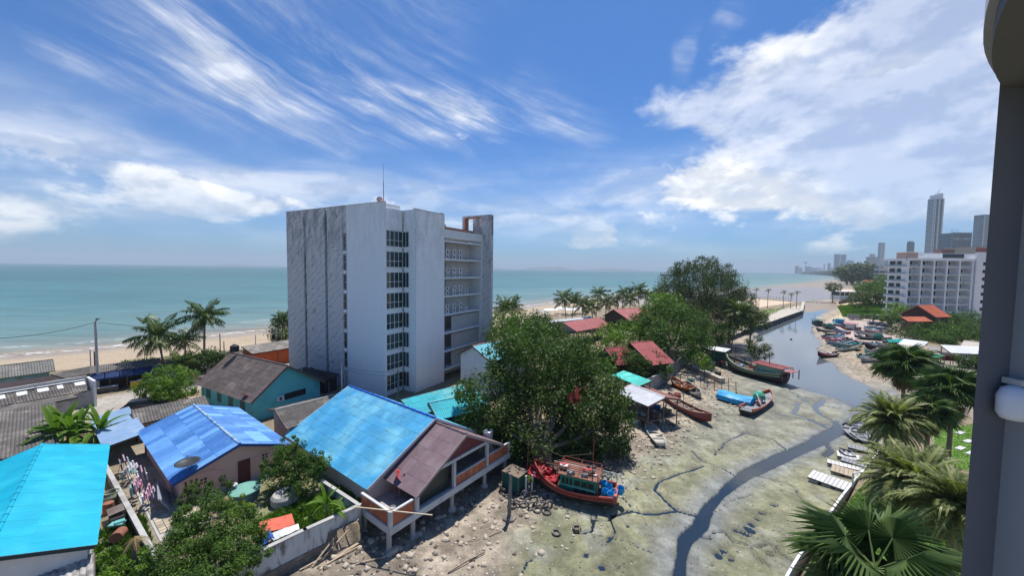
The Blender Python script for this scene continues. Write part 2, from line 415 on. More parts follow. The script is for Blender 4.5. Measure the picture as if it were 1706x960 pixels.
paint([(150, 700), (235, 672), (330, 660), (300, 720), (180, 730)], (.50, .38, .27))
paint([(560, 870), (470, 880), (415, 905), (400, 860), (430, 800), (600, 780)], (.20, .20, .10))
paint([(520, 830), (600, 800), (600, 860), (430, 900), (400, 880)], (.12, .17, .05), soft=1.2)
paint([(200, 750), (300, 720), (350, 800), (330, 870), (262, 960), (200, 900)], (.30, .25, .19))
paint([(-100, 780), (190, 780), (250, 900), (270, 1000), (-100, 1000)], (.20, .17, .11))
paint([(160, 890), (240, 860), (280, 1000), (160, 1000)], (.10, .14, .05), soft=1.)
paint([(1245, 515), (1325, 504), (1240, 497), (1200, 500)], (.58, .45, .32), 1.6, 2)
paint([(1225, 520), (1300, 514), (1316, 507), (1262, 540), (1215, 552)], (.20, .24, .08), 1.6, 1)
paint([(1258, 543), (1333, 517), (1333, 509), (1305, 515), (1252, 536)], (.48, .42, .35), 1.6, .5)
paint([(1372, 532), (1420, 520), (1500, 538), (1530, 560), (1500, 588), (1470, 584), (1400, 556)], (.44, .35, .30), 1.5, .6)
paint([(1395, 507), (1450, 505), (1650, 512), (1660, 530), (1500, 532), (1405, 524)], (.10, .17, .04), 1.5, 1.)
paint([(1480, 590), (1700, 575), (1720, 720), (1500, 660)], (.27, .23, .19), 1.5, 1.)
paint([(1330, 985), (1370, 905), (1412, 838), (1445, 800), (1700, 790), (1700, 985)], (.09, .19, .025), 1.5, .2)
paint([(1555, 715), (1700, 700), (1700, 790), (1560, 780)], (.12, .24, .03), 1.5, .2)
def tcol(x, y, z, I):
    n = vnoise(x, y, 9, 21); m_ = vnoise(x, y, 2.2, 22); k = vnoise(x, y, .7, 23)
    N = len(x)
    c = np.tile(np.array([[.24, .19, .12]]), (N, 1)); wet = np.zeros(N)
    # bank of rubble and shells -> greenish algae flat -> grey mud by the canal
    rub = lerp(np.tile(np.array([[.20, .165, .125]]), (N, 1)), (.36, .30, .23), sst(m_, .35, .7))
    alg = lerp(np.tile(np.array([[.175, .175, .10]]), (N, 1)), (.25, .245, .15), sst(n, .35, .65))
    alg = lerp(alg, (.26, .26, .21), sst(m_, .52, .75)*.7)
    gry = lerp(np.tile(np.array([[.18, .18, .14]]), (N, 1)), (.25, .245, .195), sst(m_, .4, .65))
    t = sst(I['dL']+(n-.5)*9+(m_-.5)*3, 7.5, 10.5)
    mud = rub+(alg-rub)*t[:, None]
    t = sst(y+(n-.5)*16-x*.15, 34, 50)*t; mud = mud+(gry-mud)*t[:, None]
    t2 = np.exp(-(np.maximum(I['dst']-.8, 0)/1.1)**2); mud = lerp(mud, (.19, .20, .20), t2*.75)  # sky sheen on the wet stream margin painted in as grey-blue
    t3 = sst(I['sc'], -6, 0); mud = lerp(mud, (.19, .19, .19), t3*.7)  # sky sheen along the canal edge, also painted into the mud colour
    low = sst(-z, -.075, -.0); mud = lerp(mud, (.055, .06, .06), low*.9)
    tanR = sst(-I['dR'], -16, -2)*sst(y, 60, 75); mud = lerp(mud, (.36, .28, .19), tanR*.85)
    tanL = sst(-I['dL'], -14, -4)*sst(y, 40, 55); mud = lerp(mud, (.40, .32, .22), tanL*.7*sst(m_, .3, .5))
    wm = np.clip(.25+.6*t3+.6*t2+low, 0, 1)
    c = np.where(I['inC'][:, None], mud, c); wet = np.where(I['inC'], wm, wet)
    sand = lerp(np.tile(np.array([[.37, .285, .19]]), (N, 1)), (.43, .345, .24), n)
    ws = sst(-z, -.55, -.18); sand = lerp(sand, (.33, .27, .20), ws*.9)
    b = ~I['inL'] & ~I['inR'] & ~I['inC']
    c = np.where(b[:, None], sand, c); wet = np.where(b, ws*.8, wet)
    fl = lerp(np.tile(np.array([[.24, .22, .22]]), (N, 1)), (.19, .185, .19), sst(m_, .4, .6))
    c = np.where(I['mouth'][:, None], fl, c); wet = np.where(I['mouth'], .8, wet)
    rs = lerp(np.tile(np.array([[.50, .38, .25]]), (N, 1)), (.60, .47, .32), n)
    c = np.where((I['inR'] & (y > 140) & (x < 2.0*y-10))[:, None], rs, c)
    for P_, cc, soft in PAINT:
        dd = dist_line(x, y, P_, True); ii = inside(x, y, P_); s = np.where(ii, dd, -dd)+(m_-.5)*soft
        t = sst(s, -soft*.5, soft*.5)*(I['inL'] | I['inR']); cv = np.array(cc)*1.0
        c = c+(cv[None, :]*(.88+.24*m_[:, None])-c)*t[:, None]
    m3 = vnoise(x, y, 1.1, 41, 5); c = np.where(I['inC'][:, None], c*(.80+.42*sst(m3, .3, .7))[:, None], c)
    blotch = sst(vnoise(x*1.3, y*.8, 1.6, 43, 5), .60, .70)*I['inC']*sst(I['dL'], 3, 9); c = lerp(c, (.15, .145, .10), blotch*.45)
    c = c*(.84+.32*k[:, None])
    return np.clip(c, .01, 1), np.clip(wet, 0, 1)
def ground_mat(name, pebble=True):
    mt = bpy.data.materials.new(name); mt.use_nodes = True; q = NG(mt.node_tree); b = q.n['Principled BSDF']
    at = q.new('ShaderNodeAttribute', attribute_name='tint'); aw = q.new('ShaderNodeAttribute', attribute_name='wet')
    geo = q.new('ShaderNodeNewGeometry'); P_ = geo.outputs['Position']
    n1 = q.noise(P_, 2.3, 8, .65); n2 = q.noise(P_, 9, 5, .7)
    k = q.m('MULTIPLY', q.ramp(n1, .3, .7, .74, 1.26, False), q.ramp(n2, .3, .7, .78, 1.22, False))
    col = q.vm('SCALE', at.outputs['Color'], k)
    # scattered pale shells and dark specks
    vo = q.new('ShaderNodeTexVoronoi'); q.put(vo.inputs['Vector'], P_); vo.inputs['Scale'].default_value = 3.2; vo.inputs['Randomness'].default_value = 1
    cr = q.sep(vo.outputs['Color'])
    sp = q.m('MULTIPLY', q.ramp(vo.outputs['Distance'], .10, .2, 1, 0), q.ramp(cr[0], .8, .82))
    dry = q.ramp(aw.outputs['Fac'], .25, .5, 1, .25)
    col = q.mix(q.m('MULTIPLY', q.m('MULTIPLY', sp, .75), dry), col, (.55, .50, .42, 1))
    dk = q.m('MULTIPLY', q.ramp(vo.outputs['Distance'], .1, .26, 1, 0), q.ramp(cr[1], .84, .86))
    col = q.mix(q.m('MULTIPLY', dk, .6), col, (.06, .055, .05, 1))
    q.put(b.inputs['Base Color'], col)
    q.put(b.inputs['Roughness'], q.ramp(q.m('ADD', aw.outputs['Fac'], q.m('MULTIPLY', q.m('SUBTRACT', n1, .5), .5)), .15, 1.05, .85, .22, False))
    b.inputs['Specular IOR Level'].default_value = .35
    bp = q.new('ShaderNodeBump'); bp.inputs['Strength'].default_value = .8; bp.inputs['Distance'].default_value = .10
    q.put(bp.inputs['Height'], q.m('ADD', q.noise(P_, 4., 7, .68), q.m('MULTIPLY', n2, .5))); q.l.new(bp.outputs[0], b.inputs['Normal'])
    return mt
GM = ground_mat('ground_surface')
X = axis([(-320, -70, 5, 1.2), (-70, -10, 1.2, .4), (-10, 0, .4, .16), (0, 34, .16, .16), (34, 60, .18, .6), (60, 190, .6, 1.2), (190, 420, 1.3, 5)])
Y = axis([(-30, 14, 3, .5), (14, 22, .5, .16), (22, 50, .16, .2), (50, 90, .25, .8), (90, 220, .9, 1.6), (220, 520, 2, 8)])
gr = link('ground', gridmesh('ground', X, Y, terr_h, tcol, mat=GM)); tag(gr, kind='structure')
def TZ(x, y): return float(terr_h(np.array([float(x)]), np.array([float(y)]))[0][0])
# land beyond the near terrain: the long bay with its beach and the plain behind the towers
farL = px([(1425, 459.6), (1405, 458.4), (1365, 457.4), (1340, 456.4), (1316, 456)], 1.)
fb_ = MB(); fbn = [(420, 240, 1.2), (520, 420, 1.2)] + [p_ for p_ in farL] + [(7000, 9000, 1.2), (14000, 9000, 1.2), (14000, -2000, 1.2), (420, -2000, 1.2)]
fb_.quad(*[(a, b, 1.2) for a, b, c in fbn][::-1])
SANDM = M('far_beach_sand', (.50, .40, .28), .9, .15, .02, c2=(.10, .13, .06), a2=(.45, .6), sc2=.004)
fo = fb_.build('far_shore_ground', SANDM); tag(fo, kind='structure')
def water_h(x, y): return np.zeros_like(x), dict(ds=dist_line(x, y, shore), sea=inside(x, y, SEA), n1=vnoise(x, y, 40, 31), n2=vnoise(x, y*.3+x*.1, 14, 32))
def wcol(x, y, z, I):
    N = len(x); s = np.where(I['sea'], I['ds'], 0)*(.75+.5*I['n1'])
    c = np.tile(np.array([[.30, .235, .165]]), (N, 1))
    c = lerp(c, (.20, .235, .205), sst(s, 3, 14)); c = lerp(c, (.12, .215, .205), sst(s, 12, 40))
    c = lerp(c, (.065, .175, .182), sst(s, 35, 160)); c = lerp(c, (.042, .135, .142), sst(s, 150, 900))
    c = c*(.92+.16*I['n2'][:, None])
    return c, np.zeros(N)
def water_mat(name, creek=False):
    mt = bpy.data.materials.new(name); mt.use_nodes = True; q = NG(mt.node_tree); b = q.n['Principled BSDF']
    geo = q.new('ShaderNodeNewGeometry'); P_ = geo.outputs['Position']
    if creek:
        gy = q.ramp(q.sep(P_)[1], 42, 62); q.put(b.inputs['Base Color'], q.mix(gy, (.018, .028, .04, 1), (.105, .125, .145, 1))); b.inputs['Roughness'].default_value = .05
        b.inputs['Specular IOR Level'].default_value = .6
        hgt = q.noise(P_, 1.5, 3, .5); st = .03
    else:
        at = q.new('ShaderNodeAttribute', attribute_name='tint')
        sh = q.new('ShaderNodeAttribute', attribute_name='wet')
        # long low swell lines and patches of ruffled water
        lines = q.noise(q.vm('MULTIPLY', P_, (.03, .22, 1)), 1, 6, .6, .4)
        k = q.ramp(lines, .3, .7, .78, 1.18, False); k2 = q.ramp(q.noise(q.vm('MULTIPLY', P_, (.006, .02, 1)), 1, 5, .6), .3, .7, .82, 1.14, False)
        col = q.vm('SCALE', at.outputs['Color'], q.m('MULTIPLY', k, k2))
        foam = q.m('MULTIPLY', sh.outputs['Fac'], q.ramp(q.noise(q.vm('MULTIPLY', P_, (.35, .9, 1)), 1, 6, .65), .48, .58))
        col = q.mix(foam, col, (.72, .74, .72, 1)); q.put(b.inputs['Base Color'], col)
        b.inputs['Roughness'].default_value = .42; b.inputs['Specular IOR Level'].default_value = .22
        hgt = q.m('ADD', q.noise(q.vm('MULTIPLY', P_, (.25, .9, 1)), 1, 5, .6), q.m('MULTIPLY', lines, 1.5)); st = .55
    bp = q.new('ShaderNodeBump'); bp.inputs['Strength'].default_value = st; bp.inputs['Distance'].default_value = .25
    q.put(bp.inputs['Height'], hgt); q.l.new(bp.outputs[0], b.inputs['Normal'])
    return mt
SX = axis([(-16000, -1200, 1500, 100), (-1200, -320, 80, 8), (-320, 260, 3, 3), (260, 1000, 4, 25), (1000, 16000, 40, 1500)])
SY = axis([(-600, 0, 60, 8), (0, 60, 6, 2.5), (60, 260, 2, 2), (260, 1000, 3, 25), (1000, 16000, 40, 1500)])
def wcol2(x, y, z, I):
    c, w = wcol(x, y, z, I); s = np.where(I['sea'], I['ds'], -I['ds'])
    s = s+(I['n1']-.5)*6
    w = np.exp(-((s-3)/1.5)**2)*1.2+np.exp(-((s-15)/1.0)**2)*.8*(I['n1'] > .45)+np.exp(-((s-27)/1.2)**2)*.5*(I['n2'] > .55)
    return c, w*(y < 400)
creekbox = lambda x, y: inside(x, y, [(-12, -40), (-12, 30), (0, 36), (8, 50), (20, 70), (60, 105), (146, 187), (190, 215), (260, 210), (260, -40)])
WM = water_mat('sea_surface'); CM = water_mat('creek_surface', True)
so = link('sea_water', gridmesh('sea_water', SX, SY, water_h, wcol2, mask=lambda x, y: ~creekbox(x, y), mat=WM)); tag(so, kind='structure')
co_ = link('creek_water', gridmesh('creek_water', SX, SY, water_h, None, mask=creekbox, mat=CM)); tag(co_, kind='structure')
# low islands on the horizon
IM = M('island_rock', (.07, .09, .07), .95, .2, .01)
for ip0, ip1, Yd, hh in ((360, 420, 11000, 70), (800, 850, 12000, 60), (870, 965, 12000, 120), (965, 1075, 12500, 110), (700, 760, 13000, 60)):
    x0, x1 = GY(ip0, 440, Yd)[0], GY(ip1, 440, Yd)[0]; b_ = MB(); n = 22; rs = random.Random(ip0)
    pr = [max(.02, math.sin(math.pi*i/n))**.7*hh*(.55+.45*rs.random()) for i in range(n+1)]
    for row, (dy, k) in enumerate(((-500, 0), (-200, .7), (0, 1), (300, .6), (600, 0))):
        for i in range(n+1): b_.V.append((x0+(x1-x0)*i/n, Yd+dy, pr[i]*k-1))
    for row in range(4):
        for i in range(n):
            a = row*(n+1)+i; b_.F.append((a, a+1, a+n+2, a+n+1)); b_.M.append(0)
    o = b_.build('island_hill', IM, smooth=True); tag(o, kind='structure')
# ------------------------------------------------------------------ shared materials
CONC = M('weathered_concrete', (.42, .41, .39), .85, .14, 1.5, .2, c2=(.22, .21, .20), a2=(.52, .75), sc2=.5)
CONCL = M('pale_concrete', (.55, .56, .56), .8, .1, 1.5, .15, c2=(.36, .36, .35), a2=(.5, .8), sc2=.7)
WHITE = M('white_paint', (.74, .75, .74), .6, .08, 1.2, .05, c2=(.50, .50, .48), a2=(.55, .85), sc2=.8)
DARK = M('dark_opening', (.02, .02, .022), .7, .1)
DARKG = M('dark_glass', (.018, .028, .032), .12, .1, spec=.6)
TEALG = M('green_glass', (.02, .05, .05), .1, .25, .4, rnd=.5, spec=.7)
WOOD = M('weathered_wood', (.20, .155, .115), .85, .25, 3, .3, stretch=(1, 1, 1))
WOODD = M('dark_wood', (.09, .065, .05), .85, .25, 3, .2)
BARGE = M('brown_trim', (.16, .09, .07), .7, .1)
METAL = M('grey_metal', (.35, .36, .37), .45, .1, met=.4)
REDP = M('red_paint', (.42, .035, .04), .5, .12, 2)
RAISE = {}
def sheet_mesh(sw, sl, prof, mat):
    k = (round(sw, 2), round(sl, 2), prof, mat.name)
    if k in RAISE: return RAISE[k]
    b = MB(); ov = .05
    if prof == 'wave': n = max(4, int(round(sw/.25))*4); zz = lambda i: .042*math.sin(2*math.pi*i/4+.4)
    elif prof == 'fine': n = max(4, int(round(sw/.2))*2); zz = lambda i: .035*(i % 2)
    elif prof == 'rib': n = max(4, int(round(sw/.25))*4); zz = lambda i: .035 if i % 4 == 1 else 0
    else: n = 2; zz = lambda i: 0
    rows = 4 if prof == 'step' else 1
    if prof == 'step': n = max(4, int(round(sw/.25))*2); zz = lambda i: .02*(i % 2)
    for r_ in range(rows):
        y0, y1 = -sl*r_/rows, -sl*(r_+1)/rows-(ov if r_ == rows-1 else 0)
        n0 = len(b.V)
        for i in range(n+1):
            x = sw*i/n; b.V.append((x, y0, zz(i))); b.V.append((x, y1, zz(i)+(.022 if rows > 1 else .012)))
        for i in range(n):
            a = n0+2*i; b.F.append((a, a+1, a+3, a+2)); b.M.append(0)
    me = b.mesh('roof_sheet', mat); RAISE[k] = me; return me
def roof_rect(parent, P0, d, L, dn, mat, sw=1.0, sl=1.3, prof='wave', th=.07, under=None, name='roof'):
    """P0 upper corner, d unit horizontal direction of the upper edge, dn vector down the slope (in the parent's space)"""
    P0 = Vector(P0); d = Vector(d).normalized(); dn = Vector(dn); S = dn.length; s = dn.normalized(); nrm = d.cross(-s).normalized()
    if nrm.z < 0: nrm = -nrm
    b = MB(); a_, b_ = P0, P0+d*L
    q = [a_, b_, b_+dn, a_+dn]; lo = [p-nrm*th for p in q]
    b.add(q+lo, [(0, 3, 2, 1), (4, 5, 6, 7), (0, 1, 5, 4), (1, 2, 6, 5), (2, 3, 7, 6), (3, 0, 4, 7)])
    rf = b.build(name, under or WOODD, parent)
    nc = max(1, round(L/sw)); nr = max(1, round(S/sl)); sw = L/nc; sl = S/nr
    me = sheet_mesh(sw, sl, prof, mat)
    rgt = (d.cross(-s)).z > 0
    X_ = d if rgt else -d
    for r_ in range(nr):
        for c in range(nc):
            o = link('roof_sheet', me, rf)
            org = P0+s*(r_*sl)+d*(c*sl*0+c*sw if rgt else (c+1)*sw)+nrm*(.035+.006*((r_+c) % 2))
            mt = Matrix((X_, -s, nrm)).transposed().to_4x4(); mt.translation = org; o.matrix_local = mt
    return rf
def wall_poly(b, pts, z0, z1): b.prism(pts, z0, z1)
def gable(name, label, A, B, wF, wR, ze, zg, wall, roofm, cat='house', L=None, ang=None, prof='wave', sw=1.0, sl=1.3, inset=.5, roofR=None, ov=0., walls=True, cap=None, trim=BARGE, zeR=None, gap=0., group=None):
    """gable roofed house; A, B ridge ends (world), wF half width on the right of A>B, wR on its left"""
    A = Vector(A); B = Vector(B); d = (B-A); d.z = 0
    if ang is None: ang = math.atan2(d.y, d.x)
    L = L or d.length; zr = A.z; zeR = ze if zeR is None else zeR
    t = thing(name, label, cat, (A.x, A.y, zg), ang, group)
    H_ = zr-zg; e = ze-zg; eR = zeR-zg
    roof_rect(t, (0, -.02, H_), (1, 0, 0), L, (0, -wF, e-H_), roofm, sw, sl, prof)
    roof_rect(t, (0, .02, H_), (1, 0, 0), L, (0, wR, eR-H_), roofR or roofm, sw, sl, prof)
    c = MB()
    for x in np.arange(0, L-.3, 1.0):
        c.tube([(x, 0, H_+.03), (min(x+1.03, L), 0, H_+.045)], [.11, .13], 8)
    c.build('ridge_cap', cap or roofm, t)
    for x in (-.03, L+.03):
        tb = MB(); tb.bar((x, 0, H_-.05), (x, -wF, e-.05), .05, .22); tb.build('barge_board', trim, t)
        tb = MB(); tb.bar((x, 0.01, H_-.05), (x, wR, eR-.05), .05, .22); tb.build('barge_board', trim, t)
    if walls:
        w = MB(); yf, yr = -wF+inset, wR-inset; x0, x1 = inset, L-inset
        zf = H_-(H_-e)*abs(yf)/wF-.1; zb = H_-(H_-eR)*yr/wR-.1; pk = H_-.12
        for x, fl in ((x0, 0), (x1, 1)):
            n = len(w.V); k = .12 if fl == 0 else -.12
            P_ = [(x, yf, 0), (x, yr, 0), (x, yr, zb), (x, 0, pk), (x, yf, zf)]
            Q_ = [(x+k, p[1], p[2]) for p in P_]
            w.add(P_+Q_, [(0, 1, 2, 3, 4) if fl else (4, 3, 2, 1, 0), (9, 8, 7, 6, 5) if fl else (5, 6, 7, 8, 9)]+[(i, (i+1) % 5, 5+(i+1) % 5, 5+i) for i in range(5)])
        w.box(x0+.121, x1-.121, yf, yf+.12, 0, zf-.02); w.box(x0+.121, x1-.121, yr-.12, yr, 0, zb-.02)
        w.build('wall', wall, t)
    return t
def win(parent, c, w, h, face, fm=WHITE, gm=DARKG, name='window', nx=2, ny=1, dp=.08):
    """window in a wall; face is the outward direction as an angle in the parent's space"""
    b = MB(); f_ = .06
    b.box(-w/2-f_, w/2+f_, -.03, dp*.4, -h/2-f_, -h/2); b.box(-w/2-f_, w/2+f_, -.03, dp*.4, h/2, h/2+f_)
    for i in range(nx+1):
        x = -w/2+w*i/nx; ww = f_ if i in (0, nx) else f_*.6
        b.box(x-ww*.5, x+ww*.5, -.031, dp*.38, -h/2, h/2)
    for j in range(1, ny):
        z = -h/2+h*j/ny; b.box(-w/2, w/2, -.028, dp*.36, z-.025, z+.025)
    o = b.build(name, fm, parent, loc=c, rot=(0, 0, face+math.pi/2))
    key = ('pane', round(w/nx, 2), round(h/ny, 2), gm.name)
    if key not in RAISE:
        p = MB(); p.box(-w/nx/2+.03, w/nx/2-.03, -.012, .01, -h/ny/2+.02, h/ny/2-.02); RAISE[key] = p.mesh('pane', gm)
    for i in range(nx):
        for j in range(ny):
            link('pane', RAISE[key], o, (-w/2+w*(i+.5)/nx, 0, -h/2+h*(j+.5)/ny))
    return o
def rect_px(p0, p1, p3, zt, zl):
    P0 = Vector(G(*p0, zt)); P1 = Vector(G(*p1, zt)); P3 = Vector(G(*p3, zl)); d = P1-P0; L = d.length; d.normalize()
    k = P3-P0; dn = k-d*k.dot(d); return P0, d, L, dn
def shed(name, label, p0, p1, p3, zt, zl, zg, mat, cat='shed', prof='wave', sw=1., sl=1.3, wall=None, posts=0, backwall=False, trim=WOODD, group=None, fix=None, wt=.0, under=None, sides=True):
    P0, d, L, dn = fix or rect_px(p0, p1, p3, zt, zl)
    ang = math.atan2(d.y, d.x)
    t = thing(name, label, cat, (P0.x, P0.y, zg), ang, group)
    inv = Matrix.Rotation(-ang, 3, 'Z'); dnl = inv@dn; H_ = P0.z-zg
    roof_rect(t, (0, 0, H_), (1, 0, 0), L, dnl, mat, sw, sl, prof, under=under)
    fb = MB(); fb.bar((0, dnl.y, H_+dnl.z-.06), (L, dnl.y, H_+dnl.z-.06), .05, .16); fb.bar((0, 0, H_-.06), (L, 0, H_-.06), .05, .16)
    for x in (-.02, L+.02): fb.bar((x, 0, H_-.06), (x, dnl.y, H_+dnl.z-.06), .05, .16)
    fb.build('fascia', trim, t)
    if wall:
        w = MB(); s_ = 1 if dnl.y < 0 else -1; y1 = dnl.y+s_*.4; y0 = -s_*.3
        zz = lambda y: H_+dnl.z*(y/dnl.y)-.1
        if sides:
            for x in (.3, L-.42):
                ya, yb = sorted((y0, y1)); w.add([(x, ya, 0), (x+.12, ya, 0), (x+.12, yb, 0), (x, yb, 0), (x, ya, zz(ya)), (x+.12, ya, zz(ya)), (x+.12, yb, zz(yb)), (x, yb, zz(yb))],
                                       [(0,3,2,1),(4,5,6,7),(0,1,5,4),(1,2,6,5),(2,3,7,6),(3,0,4,7)])
        ya, yb = sorted((y1, y1+s_*.12)); w.box(.421, L-.421, ya, yb, 0, min(zz(ya), zz(yb))-.02)
        ya, yb = sorted((y0, y0-s_*.12)); w.box(.421, L-.421, ya, yb, 0, min(zz(ya), zz(yb))-.02)
        w.build('wall', wall, t)
    if posts:
        for i in range(posts):
            x = .2+(L-.4)*i/(posts-1)
            for y in (dnl.y*.06, dnl.y*.94):
                p = MB(); p.tube([(x, y, -.2), (x, y, H_+dnl.z*(y/dnl.y)-.1)], .07, 6); p.build('post', WOOD, t)
    return t, ang
def loc_of(t, P):
    """world point into a thing's space"""
    a = t.rotation_euler.z; d = Vector(P)-t.location; return Matrix.Rotation(-a, 3, 'Z')@d
def dish(label, P, r=.5, c=(.45, .05, .05), tilt=50, az=160, post=.7, mesh_=False, group=None):
    t = thing('satellite_dish', label, 'dish', P, R(az), group)
    m_ = M('dish_paint_%d_%d' % (c[0]*100, c[1]*100), c, .5, .05)
    prof = [(r*i/6, .28*r*(i/6)**2) for i in range(7)]
    b = MB(); b.lathe(prof+[(r, .28*r-.02)]+[(r*i/6, .28*r*(i/6)**2-.015) for i in range(5, -1, -1)], 18)
    b.build('dish', m_, t, loc=(0, 0, post+.1), rot=(R(90-tilt), 0, 0), smooth=True)
    p = MB(); p.tube([(0, 0, 0), (0, 0, post), (0, .02, post+.1)], .03, 6); p.build('post', METAL, t)
    f_ = Vector((0, -math.sin(R(90-tilt)), math.cos(R(90-tilt))))
    a = MB(); e = Vector((0, 0, post+.1))+f_*r*.9; a.tube([Vector((0, 0, post+.1))-f_*-.02, e], .015, 5); a.obox(tuple(e), (.1, .1, .12)); a.build('feed_arm', METAL, t)
    return t
# ------------------------------------------------------------------ roofs and walls of the near houses
ANG = R(-37)
BLUER = M('sky_blue_roof', (.06, .36, .60), .5, .10, 1.2, rnd=.10, c2=(.20, .54, .68), a2=(.42, .66), sc2=.25)
BLUEP = M('faded_blue_roof', (.06, .20, .52), .5, .12, 2.5, rnd=.14, c2=(.18, .40, .68), a2=(.45, .95), sc2=.9, rc=.75)
CYANR = M('cyan_roof', (.0, .35, .50), .42, .08, 1., rnd=.05, c2=(.02, .43, .56), a2=(.4, .7), sc2=.3)
MAROON = M('maroon_roof', (.20, .135, .15), .7, .14, 1.5, rnd=.13, c2=(.25, .19, .20), a2=(.5, .8), sc2=.6)
GREYR = M('grey_cement_roof', (.125, .115, .105), .9, .3, 1.6, .1, rnd=.16, c2=(.25, .225, .20), a2=(.48, .72), sc2=.55)
BROWNR = M('grey_brown_roof', (.155, .125, .110), .9, .25, 1.4, .1, rnd=.14, c2=(.24, .19, .17), a2=(.5, .7), sc2=.5)
STEELR = M('steel_blue_roof', (.22, .34, .50), .45, .1, 1.5, rnd=.06, c2=(.34, .44, .56), a2=(.5, .75), sc2=.5)
REDR = M('red_roof', (.36, .045, .055), .55, .12, 1.2, rnd=.12, c2=(.46, .13, .13), a2=(.55, .8), sc2=.4)
TURQ = M('turquoise_roof', (.03, .50, .42), .5, .12, 2., rnd=.2, c2=(.16, .62, .52), a2=(.5, .7), sc2=.8)
# big sky blue roof
hb = gable('blue_roof_house', 'stilt house under a broad sky-blue corrugated roof, grey side wall', G(581.5, 643.5, 7.), G(727.7, 697, 7.), 6.95, 5.9, 3.57, 1.6, CONC, BLUER, L=15.05, ang=ANG,
           prof='wave', sw=1.0, sl=.95, inset=.25, cap=M('royal_blue_ridge', (.02, .10, .50), .5), trim=CONCL)
# open front with its deck, built where the maroon roof stands
hm_ = gable('maroon_roof_porch', 'porch on concrete stilts with maroon corrugated gable roof and brick-red railings', G(724.5, 704.5, 6.54), G(775, 726, 6.54), 5.4, 5.2, 3.65, .5, CONC, MAROON, cat='porch', L=4.1, ang=ANG,
            prof='fine', sw=.8, sl=1.2, walls=False, trim=M('pinkish_trim', (.34, .27, .25), .7))
BRICK = M('terracotta_rail', (.42, .13, .065), .7, .15, 2, rnd=.15, c2=(.55, .22, .10), a2=(.5, .7), sc2=1.5)
zb = -.5
def hp(b, *a): return b.box(*a)
b = MB(); b.box(-.1, 3.75, -7.5, 6.35, 1.42, 1.74); b.build('deck', CONC, hm_)
b = MB(); b.box(3.76, 4.02, -7.6, 6.4, 1.36, 1.88); b.box(-.1, 3.759, -7.62, -7.502, 1.36, 1.88); b.build('deck_beam', CONCL, hm_)
for y in (-7.45, -5.35, -1.25, 2.95, 6.1):
    p = MB(); p.tube([(3.6, y, -.9), (3.6, y, 1.35)], .19, 10); p.lathe([(.42, -.35), (.36, .12), (.2, .2)], 9, (3.6, y, -.15)); p.build('stilt', CONC, hm_)
for x in (.1,):
    for y in (-7.2, -3.2, 1., 5.):
        p = MB(); p.tube([(x, y, -.8), (x, y, 1.4)], .16, 8); p.build('stilt', CONC, hm_)
def rail(x0, y0, x1, y1, zt=2.95, th=.14, z0=1.76, sub=True):
    d = Vector((x1-x0, y1-y0, 0)); n_ = max(2, int(d.length/.28)); w = MB()
    w.bar((x0, y0, zt), (x1, y1, zt), .2, .1); w.bar((x0, y0, z0+.02), (x1, y1, z0+.02), .16, .06)
    o = w.build('railing', CONCL, hm_)
    me = MB(); l = d.length/n_; me.box(-l/2+.006, l/2-.006, -.035, .035, 0, zt-z0-.12); me = me.mesh('brick_panel', BRICK)
    for i in range(n_):
        link('brick_panel', me, o, (x0+d.x*(i+.5)/n_, y0+d.y*(i+.5)/n_, z0+.055), (0, 0, math.atan2(d.y, d.x)))
rail(.1, -7.45, 3.75, -7.45); rail(3.85, -7.35, 3.85, -5.5); rail(3.85, -1.1, 3.85, 2.8, 2.75); rail(3.85, 3.15, 3.85, 6.2, 2.9)
for y, z1 in ((-7.5, 3.05), (-5.15, 3.1), (-1.25, 4.1), (3.0, 4.1), (6.3, 2.95)):
    p = MB(); p.box(3.72, 3.98, y-.13, y+.13, 1.885, z1); p.build('post', CONCL, hm_)
p = MB(); p.box(3.74, 3.96, -3.3, 3.15, 4.105, 4.36); p.build('lintel', CONCL, hm_)
p = MB(); p.add([(3.85, -3.0, 4.37), (3.85, 2.9, 4.37), (3.85, 0, 5.9), (3.75, -3.0, 4.37), (3.75, 2.9, 4.37), (3.75, 0, 5.9)], [(0, 1, 2), (5, 4, 3), (0, 3, 4, 1), (1, 4, 5, 2), (2, 5, 3, 0)])
p.build('gable_panel', M('maroon_board', (.17, .045, .05), .7, .1), hm_)
p = MB(); p.box(.2, .35, -4.6, 4.6, 1.75, 3.3); p.build('wall', M('pink_inner_wall', (.45, .22, .20), .8), hm_)
p = MB(); p.box(3.3, 3.36, -3.6, -1.4, 1.75, 3.9); p.box(3.3, 3.36, -4.9, -3.6, 1.75, 3.2); p.build('screen', M('smoked_screen', (.05, .055, .05), .35, .1), hm_)
p = MB(); p.box(1.6, 2.9, -.3, 1.5, 2.15, 2.22); p.box(1.75, 1.85, -.1, .0, 1.75, 2.15); p.box(2.6, 2.7, 1.2, 1.3, 1.75, 2.15); p.box(1.75, 1.85, 1.2, 1.3, 1.75, 2.15); p.box(2.6, 2.7, -.1, 0, 1.75, 2.15)
o = p.build('porch_table', M('tan_table', (.40, .33, .26), .6)); o.location = hm_.location; o.rotation_euler = hm_.rotation_euler; tag(o, 'low tan table on the stilt porch behind the brick-red railing', 'table')
def world(t, v): return Matrix.Rotation(t.rotation_euler.z, 3, 'Z')@Vector(v)+t.location
dish('red satellite dish beside the open terrace under the maroon roof', world(hm_, (1.3, -4.9, 1.75)), .62, tilt=38, az=100, post=1.6)
for k, (a_, b_) in enumerate((((-.6, -6.9), (1.2, -6.3)), ((-.9, -6.3), (.8, -5.6)))):
    pass
